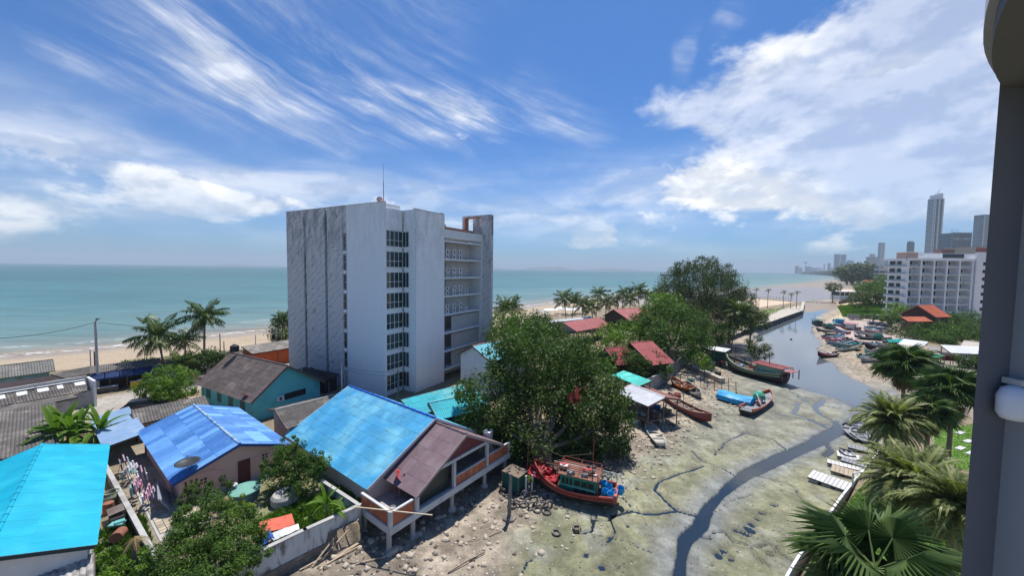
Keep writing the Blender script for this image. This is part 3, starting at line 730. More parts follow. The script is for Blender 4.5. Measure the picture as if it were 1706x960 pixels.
p = MB(); p.bar((1.4, -9.0, 3.2), (6.6, -6.0, 3.15), .07, .05); o = p.build('bamboo_pole', M('bamboo', (.55, .47, .33), .6), None); o.location = hm_.location; o.rotation_euler = hm_.rotation_euler
tag(o, 'pale bamboo pole laid across the corner of the stilt terrace', 'pole')
def pot(label, P, r=.2, h=.35, c=(.4, .4, .38), plant=False, name='plant_pot', cat='pot', group=None):
    b = MB(); b.lathe([(r*.65, 0), (r*.95, h*.5), (r, h), (r*.85, h), (r*.8, h*.8), (.001, h*.78)], 12); o = b.build(name, M('pot_%d' % int(c[0]*100), c, .7, .1), None, smooth=False); o.location = P
    return tag(o, label, cat, group)
pot('grey bucket standing in the open corner of the stilt terrace', world(hm_, (2.4, -6.3, 1.75)), .24, .42)
# white water drum behind porch
t = thing('water_tank', 'white cylindrical water tank behind the maroon porch roof', 'tank', world(hm_, (1.6, 5.75, 1.75)))
b = MB(); b.lathe([(.5, 0), (.5, 1.75), (.46, 1.85)], 20); b.build('drum', CONCL, t, smooth=False); b = MB(); b.lathe([(.55, 1.86), (.55, 1.93), (.3, 2.02), (.001, 2.04)], 20); b.build('lid', WHITE, t)
# pink house
PINK = M('pink_wall', (.72, .43, .35), .8, .08, .8, c2=(.60, .36, .30), a2=(.55, .8), sc2=.5)
hp_ = gable('pink_house', 'salmon pink house with a faded blue metal roof, dark red door', G(322, 675, 5.7), G(399, 741, 5.7), 4.33, 4.0, 4.18, LZ-.02, PINK, BLUEP, L=14.5, ang=R(-37.3), prof='fine', sw=.8, sl=1.45, inset=.45,
            trim=M('navy_trim', (.03, .07, .22), .6), cap=M('pale_ridge', (.42, .52, .58), .7, .4, 6, c2=(.15, .28, .5), a2=(.4, .6), sc2=2))
xx = 14.5-.45
b = MB(); b.box(xx+.005, xx+.06, -.05, .85, .1, 2.05); dr = b.build('door', M('dark_red_door', (.13, .03, .03), .6, .1), hp_)
for i in range(5): b = MB(); b.box(xx+.062, xx+.08, .02, .78, .25+i*.36, .5+i*.36); b.build('panel', MATS['dark_red_door'], dr)
for y, z in ((-2.4, 1.45), (2.0, 1.75)):
    w_ = MB(); w_.box(xx+.004, xx+.03, y-.27, y+.27, z-.27, z+.27); vb = w_.build('vent_block', PINK, hp_)
    for i in (-1, 1):
        for j in (-1, 1):
            k = MB(); k.box(xx+.031, xx+.036, y+i*.125-.09, y+i*.125+.09, z+j*.125-.09, z+j*.125+.09); k.build('opening', DARK, vb)
for y0 in (-3.6, .95):
    ar = MB(); ar.tube([(xx+.01, y0+2.6*i/12*1.0, 2.0+.45*math.sin(math.pi*i/12)-.25) for i in range(13)], .035, 5); ar.build('arch_moulding', PINK, hp_)
b = MB(); b.box(xx-.02, xx+1.0, -4.4, 3.9, -.3, .08); b.build('step', CONC, hp_)
for i in range(3):
    b = MB(); b.box(xx+.01, xx+.05, -3.55+i*.33, -3.42+i*.33, 1.0-.1*i, 1.85); b.build('vent_slot', M('maroon_slot', (.12, .03, .03), .7), hp_)
dish('large grey mesh satellite dish over the blue eave of the pink house', world(hp_, (13.9, -3.3, 1.7)), .82, (.035, .037, .04), tilt=88, az=20, post=1.35)
# lean-to of steel blue sheets with laundry under it
t, _ = shed('lean_to', 'steel-blue sheet lean-to with a dark open front beside the pink house', (186, 677), (222, 677), (190, 741), 4.5, 3.9, LZ, STEELR, cat='lean-to', prof='rib', sw=1.0, sl=2.4, posts=3, fix=(Vector((-44.5, 42.3, 4.3)), Vector((.8, -.6, 0)), 10.6, Vector((-1.8, -2.4, -.5))))
# house with the cyan roof nearest the camera
P0 = Vector(G(70, 741, 5.3)); P1 = Vector(G(0, 880, 5.3)); dd = (P1-P0).normalized()
k1 = Vector(G(178, 766, 3.95))-P0; kk = k1-dd*k1.dot(dd)
L_ = abs((Vector(G(155, 910, 3.95))-P0).dot(dd))
hc = gable('cyan_roof_house', 'white-walled house with a bright cyan tile-sheet roof', P0, P0+dd, kk.to_2d().length, kk.to_2d().length, 3.95, LZ-.1, WHITE, CYANR, L=L_+.1, ang=math.atan2(dd.y, dd.x), prof='step', sw=1.0, sl=1.4, inset=.35,
           cap=CYANR, trim=M('dark_fascia', (.03, .05, .06), .6))
print('cyan', L_, kk, P0, dd)
# teal house
TEALW = M('teal_wall', (.13, .54, .52), .8, .06, .7, c2=(.08, .36, .36), a2=(.5, .8), sc2=.4)
ht = gable('teal_house', 'teal-walled house under a steep grey-brown tiled roof', G(385, 588, 8.1), G(479, 610, 8.1), 4.4, 5.2, 4.6, LZ-.02, TEALW, BROWNR, L=14.2, ang=None, prof='wave', sw=1.1, sl=.62, inset=.5)
b = MB(); b.box(13.72, 13.76, -.2, 2.6, 1.6, 2.4); b.build('window', DARK, ht)
b = MB(); b.box(13.72, 13.95, -1.15, -.4, 1.75, 2.3); ac = b.build('air_conditioner', WHITE, ht); b = MB(); b.lathe([(.2, 0), (.2, .02)], 12); b.build('fan_grille', DARK, ac, loc=(13.95, -.8, 2.02), rot=(0, R(90), 0))
for i in range(4):
    b = MB(); b.box(2+i*2.9, 3.1+i*2.9, -3.94, -3.9, 1., 2.3); b.build('shutter', M('dark_teal_shutter', (.03, .12, .12), .6), ht)
for j, (u_, v_, n_) in enumerate(((325, 640, 'upper'), (338, 645, 'second'), (411, 674, 'third'))):
    dish(('red satellite dish at the street end of the teal house eave', 'red satellite dish next to the pale shed behind the round bush', 'red satellite dish at the gable corner of the teal house')[j], G(u_, v_, 4.0), .48, tilt=45, az=130+j*14, post=.8)
# small grey roofs and sheds
shed('grey_roof_shed', 'small shed with a grey corrugated cement roof behind the pink house', (219, 684), (341, 660), (251, 703), 4.7, 4.0, LZ, GREYR, wall=CONC, sl=1.2)
gable('grey_roof_workshop', 'long low shed with grey cement gable roof against the sky-blue roof', G(458, 684, 5.2), G(592, 651, 5.2), 3.6, 2.2, 4.2, LZ, CONC, GREYR, cat='shed', sw=1.1, sl=1.3, inset=.4, zeR=4.65, cap=M('pale_cap', (.4, .37, .33), .9))
shed('cyan_roof_shed', 'open shed under weathered cyan roof sheets beside the big mangrove', (668, 667), (768, 641), (700, 692), 5.3, 4.3, LZ, M('pale_cyan_roof', (.05, .42, .48), .5, .12, rnd=.12, c2=(.28, .52, .46), a2=(.5, .7), sc2=.3), posts=4, prof='wave')
gable('cyan_gable_shed', 'dark timber shed with a low turquoise gable roof behind the sky-blue roof', G(715, 672, 5.0), G(800, 655, 5.0), 2.6, 2.4, 3.9, LZ, M('dark_teal_board', (.03, .12, .12), .7), MATS['pale_cyan_roof'], cat='shed', inset=.6)
# row of low roofs to the west
PARA = thing('parapet_house', 'long grey-roofed building with a white end wall and parapet', 'building', (0, 0, 0))
Pa, d_, L2, dn = rect_px((-60, 667), (143, 633), (125, 655), 5.2, 4.2)
roof_rect(PARA, Pa, d_, L2, dn, GREYR, 1.0, 1.2, 'wave')
up = Vector((0, 0, 1)); bk = -dn.copy(); bk.z = 0; bk.normalize()
b = MB(); b.bar(Pa+bk*.15+up*-.2, Pa+d_*(L2+.1)+bk*.15+up*-.2, .3, 1.4, up=(0, 0, 1)); b.build('parapet_wall', CONC, PARA)
b = MB(); b.bar(Pa+bk*.0+up*.1+d_*0-bk*.1, Pa+d_*(L2-.1)-bk*.1+up*.08, .35, .06); b.build('flashing', WHITE, PARA)
E0 = Pa+d_*(L2+.15); b = MB(); fw = dn.copy(); fw.z = 0; b.add([], [])
q0 = E0+bk*.6; q1 = E0+fw*1.25
for s_ in (0,):
    v = [q0, q1, q1+d_*.25, q0+d_*.25]
    b.prism([(p.x, p.y) for p in v], LZ, 5.45)
b.build('end_wall', WHITE, PARA)
for i, f_ in enumerate((.12, .38, .55, .72, .88)):
    c_ = Pa+d_*L2*f_+dn*.16+up*.09; s2 = MB(); ww = (1.6, .8, .9, .5, .9)[i]
    s2.add([c_, c_+d_*ww, c_+d_*ww+dn*.3, c_+dn*.3], [(0, 3, 2, 1)]); s2.build('patch_sheet', WHITE, PARA)
b = MB(); q0 = Pa+dn; q1 = q0+d_*L2
b.prism([(q0.x, q0.y), (q1.x, q1.y), ((q1+bk*.2).x, (q1+bk*.2).y), ((q0+bk*.2).x, (q0+bk*.2).y)], LZ, 4.0); b.build('front_wall', CONC, PARA)
shed('flat_roof_extension', 'flat weathered strip roof between the two grey-roofed buildings', (-60, 690), (112, 655), (76, 674), 4.15, 4.0, LZ, GREYR, prof='flat', sw=2., sl=2., wall=CONC, sides=False)
shed('big_grey_roof_house', 'house with a wide grey corrugated roof behind the cyan roof', (-80, 700), (92, 670), (62, 752), 4.7, 3.6, LZ, GREYR, cat='house', sw=1.0, sl=1.1, wall=CONC)
HUT = M('hut_pink', (.50, .38, .34), .8); LBW = M('light_blue_wall', (.25, .45, .50), .8, .2, c2=(.15, .3, .22), a2=(.4, .6), sc2=1.)
t = gable('beach_hut', 'beach building with a grey tin roof and pale blue gable end', G(-70, 619, 5.6), G(88, 600, 5.6), 3.4, 3.0, 4.4, LZ-.2, LBW, M('tin_grey_roof', (.17, .165, .15), .85, .2, rnd=.1, c2=(.26, .25, .23), a2=(.5, .7)), cat='building', sw=1., sl=1.7)
b = MB(); b.box(1, t.children[0].dimensions.x if False else 24, -2.95, -2.9, 0, 1.9); b.build('front_wall', HUT, t)
shed('low_grey_roof', 'low shed with dark grey roof between the pale blue gable and the white post', (84, 624), (149, 611), (100, 634), 4.6, 4.1, LZ-.3, GREYR, wall=CONC)
# shop with blue awning
t, _ = shed('beach_shop', 'open-fronted beach shop with a grey roof and navy blue awning', (150, 611), (266, 597), (153, 623), 5.6, 4.9, LZ, M('shop_roof', (.15, .14, .13), .9, .2, rnd=.12), cat='shop', posts=5)
dl = loc_of(t, G(153, 623, 4.9)); Ls = loc_of(t, G(266, 597, 5.6)).x
NAVY = M('navy_awning', (.015, .06, .22), .6, .15)
for i in range(5):
    x0, x1 = Ls*i/5+.05, Ls*(i+1)/5-.05; b = MB(); y_ = dl.y
    b.add([(x0, y_-.02, 2.85), (x1, y_-.02, 2.85), (x1, y_-1.1, 2.2), (x0, y_-1.1, 2.2), (x1, y_-1.1, 1.95), (x0, y_-1.1, 1.95)], [(0, 3, 2, 1), (3, 5, 4, 2), (0, 1, 2, 3), (2, 4, 5, 3)]); b.build('awning', NAVY, t)
b = MB(); b.box(0, Ls, .0, .12, 0, 3.3); b.box(-.1, .02, dl.y, 0, 0, 2.9); b.box(Ls*.55, Ls*.55+.1, dl.y+.3, 0, 0, 2.9); b.build('wall', WOODD, t)
def crate_(lab, P, c, s_=(.9, .5, .9), nm='cabinet', cat='cabinet', rz=None):
    tt = thing(nm, lab, cat, P, _ if rz is None else rz); b = MB(); b.box(-s_[0]/2, s_[0]/2, -s_[1]/2, s_[1]/2, 0.05, s_[2]); b.build('body', M('c_%d_%d' % (int(c[0]*99), int(c[1]*99)), c, .5), tt)
    b = MB(); b.box(-s_[0]/2-.03, s_[0]/2+.03, -s_[1]/2-.03, s_[1]/2+.03, s_[2]+.001, s_[2]+.05); b.build('top', WHITE, tt); return tt
crate_('yellow chest standing under the navy awning of the beach shop', world(t, (Ls*.62, dl.y-.6, 0)), (.75, .42, .03), (1.2, .6, 1.0), 'chest_freezer', 'freezer')
crate_('orange drinks cooler beside the yellow chest at the beach shop', world(t, (Ls*.69, dl.y-.55, 0)), (.7, .2, .05), (.6, .6, 1.1), 'drinks_cooler', 'cooler')
crate_('tan counter with a white board under the navy awning', world(t, (Ls*.82, dl.y-.5, 0)), (.4, .27, .15), (2.4, .6, .95), 'shop_counter', 'counter')
crate_('low dark table in the open bay of the beach shop', world(t, (Ls*.2, dl.y-.4, 0)), (.12, .1, .09), (2.6, .8, .75), 'shop_table', 'table')
# further low roofs along the beach road
shed('beach_store', 'long grey roof beyond the coconut palms by the beach road', (262, 601), (402, 583), (268, 612), 5.1, 4.3, LZ, GREYR, wall=CONCL)
t, _ = shed('orange_shop', 'orange-fronted shop with a pale tin roof beside the tall hotel', (402, 578), (486, 566), (408, 592), 5.6, 4.9, LZ, M('pale_tin_roof', (.26, .235, .21), .8, .3, rnd=.15, c2=(.4, .37, .33), a2=(.5, .7)), cat='shop', wall=M('orange_wall', (.50, .10, .03), .8), posts=3)
shed('gate_hut', 'small black-roofed hut at the foot of the tall hotel', (508, 612), (566, 624), (512, 628), 4.4, 4.2, LZ, M('black_sheet', (.02, .022, .025), .6), prof='flat', wall=M('black_wall', (.025, .027, .03), .7), sw=2, sl=2)
shed('cream_canopy', 'cream canvas canopy leaning on the hut below the tall hotel', (518, 612), (548, 627), (514, 618), 4.6, 3.7, LZ, M('cream_canvas', (.62, .56, .46), .8), prof='flat', sw=3, sl=3, posts=2, cat='canopy')
# white house beyond the mangrove
t = gable('white_house', 'white two-storey house with brown roof edge and cyan roof behind the mangrove', G(787, 577, 9.2), G(862, 561, 9.2), 3.8, 3.4, 7.4, LZ, WHITE, M('bright_cyan_roof', (.06, .45, .55), .5, .15, rnd=.1), sw=1.1, sl=1.6, cap=M('brick_red_cap', (.35, .13, .1), .7), roofR=MAROON, inset=.4)
# red roofed pavilions along the bank
shed('red_roof_restaurant', 'long open restaurant with a dark red roof among the trees', (938, 538), (996, 529), (962, 553), 7.2, 5.4, LZ, REDR, cat='restaurant', posts=5, sl=2.2)
shed('white_roof_store', 'low store with a long white roof behind the dark red restaurant', (897, 536), (984, 527), (900, 540), 6.4, 5.8, LZ, WHITE, wall=CONC, prof='rib', sl=2)
gable('red_roof_hall', 'hall with a wide red roof in front of the palm row', G(1022, 516, 8), G(1078, 513, 8), 7.5, 5, 5.2, LZ, WOODD, REDR, cat='hall', sw=1.6, sl=2.2)
gable('red_roof_annexe', 'small red-roofed annexe touching the casuarina trees', G(1068, 521, 7.2), G(1096, 517, 7.2), 4, 4, 5.4, LZ, WOODD, REDR, cat='building', sw=1.6, sl=2.2)
gable('red_roof_pavilion', 'pavilion with a bright red hipped roof beside the dark tree', G(1050, 572, 7.4), G(1086, 569, 7.4), 5.6, 4, 4.6, LZ, WOODD, REDR, cat='pavilion', sw=1.3, sl=1.8, inset=1.)
gable('red_roof_sala', 'low red-roofed sala half hidden behind small trees', G(1008, 582, 6.6), G(1042, 578, 6.6), 3.4, 3, 4.4, LZ, WOODD, REDR, cat='pavilion', sw=1.3, sl=1.8, inset=1.)
# ------------------------------------------------------------------ tall unfinished-looking hotel block
def stucco(name, c, lines, dark, sc=1.):
    mt = bpy.data.materials.new(name); mt.use_nodes = True; q = NG(mt.node_tree); b = q.n['Principled BSDF']
    co = q.new('ShaderNodeTexCoord').outputs['Object']; x, y, z = q.sep(co)
    s = q.m('ADD', x, y)
    w = q.m('ADD', q.m('ADD', q.m('MULTIPLY', s, .78), z), q.m('MULTIPLY', q.noise(co, .5, 4, .6), 3.2))
    ln = q.m('ABSOLUTE', q.m('SUBTRACT', q.m('FRACT', q.m('MULTIPLY', w, .78)), .5))
    thin = q.ramp(ln, .0, .07, 1, 0); gate = q.ramp(q.noise(co, .35, 5, .65), .32, .5)
    vert = q.ramp(q.noise(q.vm('MULTIPLY', co, (2.2, 2.2, .10)), 1, 6, .65), .5, .72)
    top = q.ramp(z, 14, 27)
    st = q.m('MULTIPLY', q.ramp(q.noise(q.vm('MULTIPLY', co, (1, 1, .35)), .9, 7, .65), .42, .62), top)
    f = q.m('MULTIPLY', q.m('MULTIPLY', thin, gate), lines)
    col = q.mix(f, (*c, 1), (.10, .10, .12, 1)); col = q.mix(q.m('MULTIPLY', st, dark), col, (.12, .12, .13, 1))
    col = q.mix(q.m('MULTIPLY', vert, dark*.35), col, (.2, .2, .21, 1))
    col = q.vm('SCALE', col, q.ramp(q.noise(co, 3, 6, .6), .3, .7, .93, 1.07, False)); q.put(b.inputs['Base Color'], col); b.inputs['Roughness'].default_value = .85
    b.inputs['Specular IOR Level'].default_value = .2
    bp = q.new('ShaderNodeBump'); bp.inputs['Strength'].default_value = .5; bp.inputs['Distance'].default_value = .02; q.put(bp.inputs['Height'], q.noise(co, 6, 6, .65)); q.l.new(bp.outputs[0], b.inputs['Normal'])
    return mt
STAIN = stucco('stained_stucco', (.62, .615, .61), .8, .55)
PALE = stucco('pale_blue_stucco', (.80, .83, .84), .0, .12)
PALE2 = stucco('pale_stucco', (.88, .88, .88), .0, .22)
C0 = GY(640, 335.5, 53.0); ZT = C0[2]-LZ; ua = math.atan2(.49, -.871)
HT = thing('hotel_block', 'tall grey block with diagonal stains, air conditioners and a hollow roof frame', 'hotel', (C0[0], C0[1], LZ), ua)
# local x runs along the stained face away from the corner, local -y goes into the building
def hbx(name, mat, *bx, parent=HT, **k):
    b = MB(); [b.box(*q_) for q_ in bx]; return b.build(name, mat, parent, **k)
def Y(b_): return -b_
hbx('painted_panel', PALE, (0, 8.3, -.35, 0, 0, ZT), (.61, 8.3, -3.6, -.351, 0, ZT-.1))
hbx('core', STAIN, (8.4, 24.0, -21.9, -.35, 0, ZT-.3), (.9, 8.4, -21.9, -3.7, 0, ZT-3.0), (-1.9, .9, -10.1, -3.9, 0, ZT-.75))
xs = (8.45, 13.35, 19.0, 24.3)
for i in range(3):
    x0, x1 = xs[i]+(.32 if i else 0), xs[i+1]-(.02 if i == 2 else .32)
    if i == 0: x0 = 9.2
    hbx('wall_panel', STAIN, (x0, x1, -.349, .02, 0, ZT-.02))
hbx('wall_panel', STAIN, (8.45, 9.2, -.349, -.1, ZT-4.2, ZT-.03))
hbx('end_wall', STAIN, (24.01, 24.3, -21.9, -.36, 0, ZT-.05))
hbx('coping', CONC, (8.5, 24.35, -.5, .06, ZT-.02, ZT+.08), (-.05, 8.45, -.4, .06, ZT+.001, ZT+.06))
# vent slots between the panels
VS = MB(); VS.box(-.26, .26, -.02, .02, -1.1, 1.1); VS = VS.mesh('vent_window', DARKG)
VF = MB(); VF.box(-.33, -.26, -.04, .06, -1.2, 1.2); VF.box(.26, .33, -.04, .06, -1.2, 1.2); VF.box(-.26, .26, -.04, .06, 1.1, 1.2); VF.box(-.26, .26, -.04, .06, -1.2, -1.1); VF.box(-.26, .26, -.03, .05, -.04, .04); VF = VF.mesh('vent_frame', CONC)
for k in range(9):
    z = ZT-5.6-k*3.05
    if z < 1.5: break
    for x, ok in ((8.82, True), (19.0, k > 0)):
        if ok:
            v = link('vent_window', VS, HT, (x, -.12 if x < 10 else -.25, z)); link('frame', VF, v)
            if x < 10: hbx('vent_sill', PALE2, (8.46, 9.19, -.34, -.02, z-1.75, z-1.3))
hbx('groove_pipe', M('dark_pipe', (.10, .10, .11), .7), (13.2, 13.34, -.3, -.1, 0, ZT-1))
# stair bay: two window faces per floor
hbx('bay_wall', PALE2, (.02, 8.2, -3.9, -3.61, 0, ZT-1.2)) if False else None
hbx('bay_wall', PALE2, (.25, .6, -3.69, -.05, ZT-3.9, ZT-.75), (-1.0, -.0, -3.9, -3.7, ZT-3.9, ZT-.75))
hbx('bay_return', PALE, (-2.36, -1.0, -3.9, -3.7, 0, ZT-.75))
hbx('bay_jamb', PALE2, (-.02, .22, -.35, -.001, 0, ZT-.02))
for k in range(10):
    zt_ = ZT-3.95-k*3.05; zb_ = zt_-2.35
    if zb_ < 0: break
    w = MB(); w.box(.18, .26, -3.68, -.36, zt_-.06, zt_+.02); w.box(.18, .26, -3.68, -.36, zb_-.02, zb_+.06); w.box(-.96, .17, -3.76, -3.68, zt_-.06, zt_+.02); w.box(-.96, .17, -3.76, -3.68, zb_-.02, zb_+.06)
    for j in range(5): yy = -.36-3.28*j/4; w.box(.18, .26, yy-.035, yy+.035, zb_+.06, zt_-.06)
    w.box(.19, .25, -3.64, -.36, zb_+.9, zb_+.96); w.box(-.45, -.39, -3.76, -3.7, zb_+.06, zt_-.06)
    fr = w.build('window', PALE2, HT)
    for j in range(4):
        for z0, z1 in ((zb_+.06, zb_+.9), (zb_+.96, zt_-.06)): hbx('pane', TEALG, (.205, .22, -.395-3.28*(j+1)/4+.07, -.395-3.28*j/4+.0, z0, z1), parent=fr)
    for x0, x1 in ((-.93, -.45), (-.39, .15)): hbx('pane', TEALG, (x0, x1, -3.735, -3.72, zb_+.06, zt_-.06), parent=fr)
    hbx('spandrel', PALE2, (.24, .6, -3.69, -.36, zb_-.69, zb_-.03), (-.98, .0, -3.9, -3.72, zb_-.69, zb_-.03)); hbx('sill', WHITE, (.1, .3, -3.5, -.4, zb_-.16, zb_-.03))
hbx('shaft_wall', PALE2, (-2.36, -2.0, -10.2, -3.71, 0, ZT-.7)); hbx('shaft_coping', CONC, (-2.42, -1.9, -10.3, -3.65, ZT-.699, ZT-.6))
hbx('shaft_end', PALE2, (-2.35, .9, -10.4, -10.21, 0, ZT-.75))
# recess with floor slabs and air conditioners
ZR = ZT-3.1
hbx('recess_wall', M('recess_grey', (.62, .61, .60), .85, .08, c2=(.45, .44, .44), a2=(.5, .8)), (.3, .6, -21.0, -10.41, 0, ZR))
hbx('pier', WHITE, (-2.37, .3, -21.6, -21.0, 0, ZR-.3)); hbx('parapet', WHITE, (-2.4, -2.2, -21.62, -10.42, ZR-1.2, ZR+.1)); hbx('brick_upstand', M('rust_brick', (.33, .17, .12), .85), (-1.2, 4, -20.0, -10.6, ZR+.0, ZR+.75))
AC = MB(); AC.box(-.42, .42, -.16, .16, 0, .7); AC = AC.mesh('air_conditioner', M('cream_casing', (.66, .65, .62), .5))
FN = MB(); FN.lathe([(.19, 0), (.19, .015)], 12); FN = FN.mesh('fan_grille', DARK)
rr = random.Random(4)
for k in range(9):
    z = ZT-4.85-3.07*k
    if z < .3: break
    hbx('slab', WHITE, (-2.45, .28, -20.98, -10.42, z-.18, z+.1)); hbx('louvre', M('dark_louvre', (.06, .06, .065), .6), (-1.9, -1.8, -11.2, -10.43, z+.11, z+2.75))
    if 1 <= k <= 4:
        for j in range(4 if k > 2 else 3):
            for h_ in ((.12, .95) if k < 5 and j < 3 else (.12,)):
                y_ = -11.4-j*1.75-rr.random()*.15
                a_ = link('air_conditioner', AC, HT, (-2.0, y_, z+h_), (0, 0, R(90))); f1 = link('fan_grille', FN, a_, (0, .165, .35), (R(-90), 0, 0))
    if k >= 5: hbx('blind_panel', M('blind_grey', (.45, .45, .43), .8), (-2.0, -1.9, -20.9, -12.7, z+.11, z+2.6))
    else: hbx('back_window', MATS['recess_grey'], (.24, .29, -20.4, -12.9, z+.5, z+2.3))
hbx('fin', STAIN, (-4.24, .0, -22.3, -21.62, 0, ZT+.4)); 
fr = hbx('roof_frame', STAIN, (-4.24, 2.3, -22.3, -21.3, ZT+.41, ZT+.75), (-4.24, -2.4, -22.3, -21.301, ZT-3.0, ZT+.4), (1.7, 2.3, -22.3, -21.3, ZR, ZT+.4))
hbx('frame_lining', M('rust_lining', (.36, .13, .06), .8), (-2.39, 1.69, -22.28, -21.32, ZT+.3, ZT+.405), (1.5, 1.69, -22.28, -21.32, ZR, ZT+.29))
p = MB(); p.tube([(.8, -.6, ZT), (.8, -.6, ZT+3)], .06, 6); p.tube([(.8, -.6, ZT+3), (.8, -.6, ZT+5.4)], .03, 5); p.build('antenna_mast', METAL, HT)
dish('red and white satellite dish at the foot of the roof antenna', world(HT, (1.6, -.6, ZT)), .45, (.50, .34, .34), tilt=30, az=200, post=.35)
hbx('rooftop_parapet', CONC, (-2.3, 8.3, -10.1, -9.8, ZT-.7, ZT-.4))
# ------------------------------------------------------------------ white hotel by the creek mouth
HW = M('hotel_white', (.88, .88, .88), .7, .06, .5); HG = M('hotel_pale_grey', (.74, .76, .77), .75, .06, .5)
wh = thing('balcony_hotel', 'white seven-storey hotel with rows of recessed balconies', 'hotel', (163.5, 153, 2))
FLH = 3.12; NF = 8
def wb(name, mat, *bx, parent=wh):
    b = MB(); [b.box(*q_) for q_ in bx]; return b.build(name, mat, parent)
wb('core', HG, (.0, 27, 2.4, 8.3, 0, NF*FLH-.4))
wb('roof_parapet', HW, (-.2, 27.3, -.2, .1, NF*FLH-.5, NF*FLH+.5), (-1.3, -1.0, 0, 8.5, NF*FLH-.5, NF*FLH+.3))
wb('roof_slab', HW, (-1.0, 27.3, .1, 8.4, NF*FLH-.35, NF*FLH))
BX = [0, 5.3, 10.6, 15.9, 21.2, 26.5]
for x in BX: wb('fin_wall', HW, (x-.35, x+.35, -.15, 2.39, 0, NF*FLH-.51))
RAILM = M('glass_rail', (.34, .39, .41), .2, .1, spec=.6)
pw = MB(); pw.box(-1.1, 1.1, 0, .05, .1, 2.3); PWm = pw.mesh('balcony_door', DARKG)
rl = MB(); rl.box(-2.3, 2.3, 0, .06, .22, .95); RLm = rl.mesh('railing', RAILM)
sl_ = MB(); sl_.box(-2.3, 2.3, 0, 2.2, -.15, .15); SLm = sl_.mesh('balcony_slab', HW)
rr = random.Random(3)
for f_ in range(1, NF):
    for i in range(5):
        xc = (BX[i]+BX[i+1])/2; z = f_*FLH
        s_ = link('balcony_slab', SLm, wh, (xc, .15, z)); link('railing', RLm, s_, (0, .02, 0)) if (f_+i) % 3 else None
        link('balcony_door', PWm, wh, (xc-.3+rr.random()*.6, 2.3, z+.1))
    s_ = MB(); s_.box(-1.3, -.36, .3+0, 8.3, -.15, .18); s_ = s_.build('balcony_slab', HW, wh, loc=(0, 0, z)); b = MB(); b.box(-1.25, -1.18, .42, 8.2, .2, .95); b.build('railing', RAILM, s_)
    for y_ in (3.2, 6.4): link('balcony_door', PWm, wh, (-.06, y_, z+.1), (0, 0, R(90)))
t3 = wb('stair_tower', HW, (27.31, 32.5, -.6, 8, 0, NF*FLH+2.6))
for f_ in range(1, 8): wb('window', DARK, (30.0, 31.5, -.65, -.601, f_*FLH+.9, f_*FLH+2.2))
wb('penthouse', M('brown_penthouse', (.34, .26, .23), .8), (2, 7, 3, 7, NF*FLH, NF*FLH+3.0)); wb('penthouse', HG, (9.5, 27, 3.2, 7.8, NF*FLH, NF*FLH+2.8)); wb('rooftop_box', M('maroon_box', (.26, .15, .13), .8), (18, 23.5, 4, 7, NF*FLH+2.81, NF*FLH+4.6))
wb('penthouse_window', DARKG, (17.5, 26.5, 3.15, 3.19, NF*FLH+.8, NF*FLH+2.6)); wb('penthouse_roof', HW, (1.5, 7.5, 2.5, 7.5, NF*FLH+3.01, NF*FLH+3.2))
bb = thing('brown_flats', 'beige and brown block with stacked balconies behind the stair tower', 'building', (199.5, 160, 2)); bw = M('beige_flats', (.42, .36, .30), .8)
b = MB(); b.box(0, 22, 0, 12, 0, 31); b.build('wall', bw, bb)
for k in range(9): b = MB(); b.box(-.1, 8, -1.2, -.01, k*3.1+2.9, k*3.1+3.8); b.build('balcony', M('dark_balcony', (.12, .10, .09), .8) if k % 2 else HW, bb)
b = MB(); b.box(-.05, 8, -.05, -.011, 26.5, 30.5); b.build('brick_panel', M('brick_red_panel', (.35, .14, .10), .8), bb)
# ------------------------------------------------------------------ far towers; each stands at its own distance
def tower(name, label, u0, u1, vt, Yd, wall, glass, cat='tower', fl=3.4, dep=None, zb=1.2, strips=0, top=None, bands=True, roof=None, split=None):
    p0 = GY(u0, vt, Yd); p1 = GY(u1, vt, Yd); w = p1[0]-p0[0]; h = (p0[2]+p1[2])/2-zb; r_ = p0[0]/Yd
    w = w/(1+.6*r_); d = .6*w; t = thing(name, label, cat, (p0[0]+r_*d, Yd, zb))
    b = MB(); b.box(0, w, 0, d, 0, h); b.build('wall', wall, t)
    n = int(h/fl); g_ = MB()
    if bands:
        for k in range(1, n):
            g_.box(w*.05, w*.95, -.35, -.02, k*fl+fl*.3, k*fl+fl*.82); g_.box(-.35, -.02, d*.05, d*.95, k*fl+fl*.3, k*fl+fl*.82)
        o = g_.build('window_band', glass, t); o['kind'] = 'stuff'
    for i in range(strips):
        x = w*(i+.5)/strips; s_ = MB(); s_.box(x-w*.06, x+w*.06, -1.2, -.36, 0, h*.97); s_.build('pilaster', wall, t)
    if top:
        for (a, b0, c0, hh) in top: b = MB(); b.box(w*a, w*b0, d*.2, d*.8, h+.01, h+hh); b.build('roof_block', wall, t)
    return t, w, d, h
TW = M('tower_white', (.60, .62, .64), .7, .05, .05); TG = M('tower_glass', (.05, .09, .11), .25, .1, .05, spec=.6); TB = M('tower_blue_grey', (.20, .24, .29), .7, .05, .05); TD = M('tower_dark', (.10, .12, .15), .6, .05, .05); TN = M('tower_tan', (.40, .36, .33), .7, .05, .05)
t, w, d, h = tower('skyscraper', 'tallest pale skyscraper with glass strips and a slanted spire', 1546, 1574, 330, 1050, TW, TG, strips=3, fl=3.6)
for a0, a1, hh in ((.1, .55, 9), (.55, .9, 14)): b = MB(); b.box(w*a0, w*a1, d*.1, d*.9, h+.01, h+hh); b.build('crown_block', TW, t)
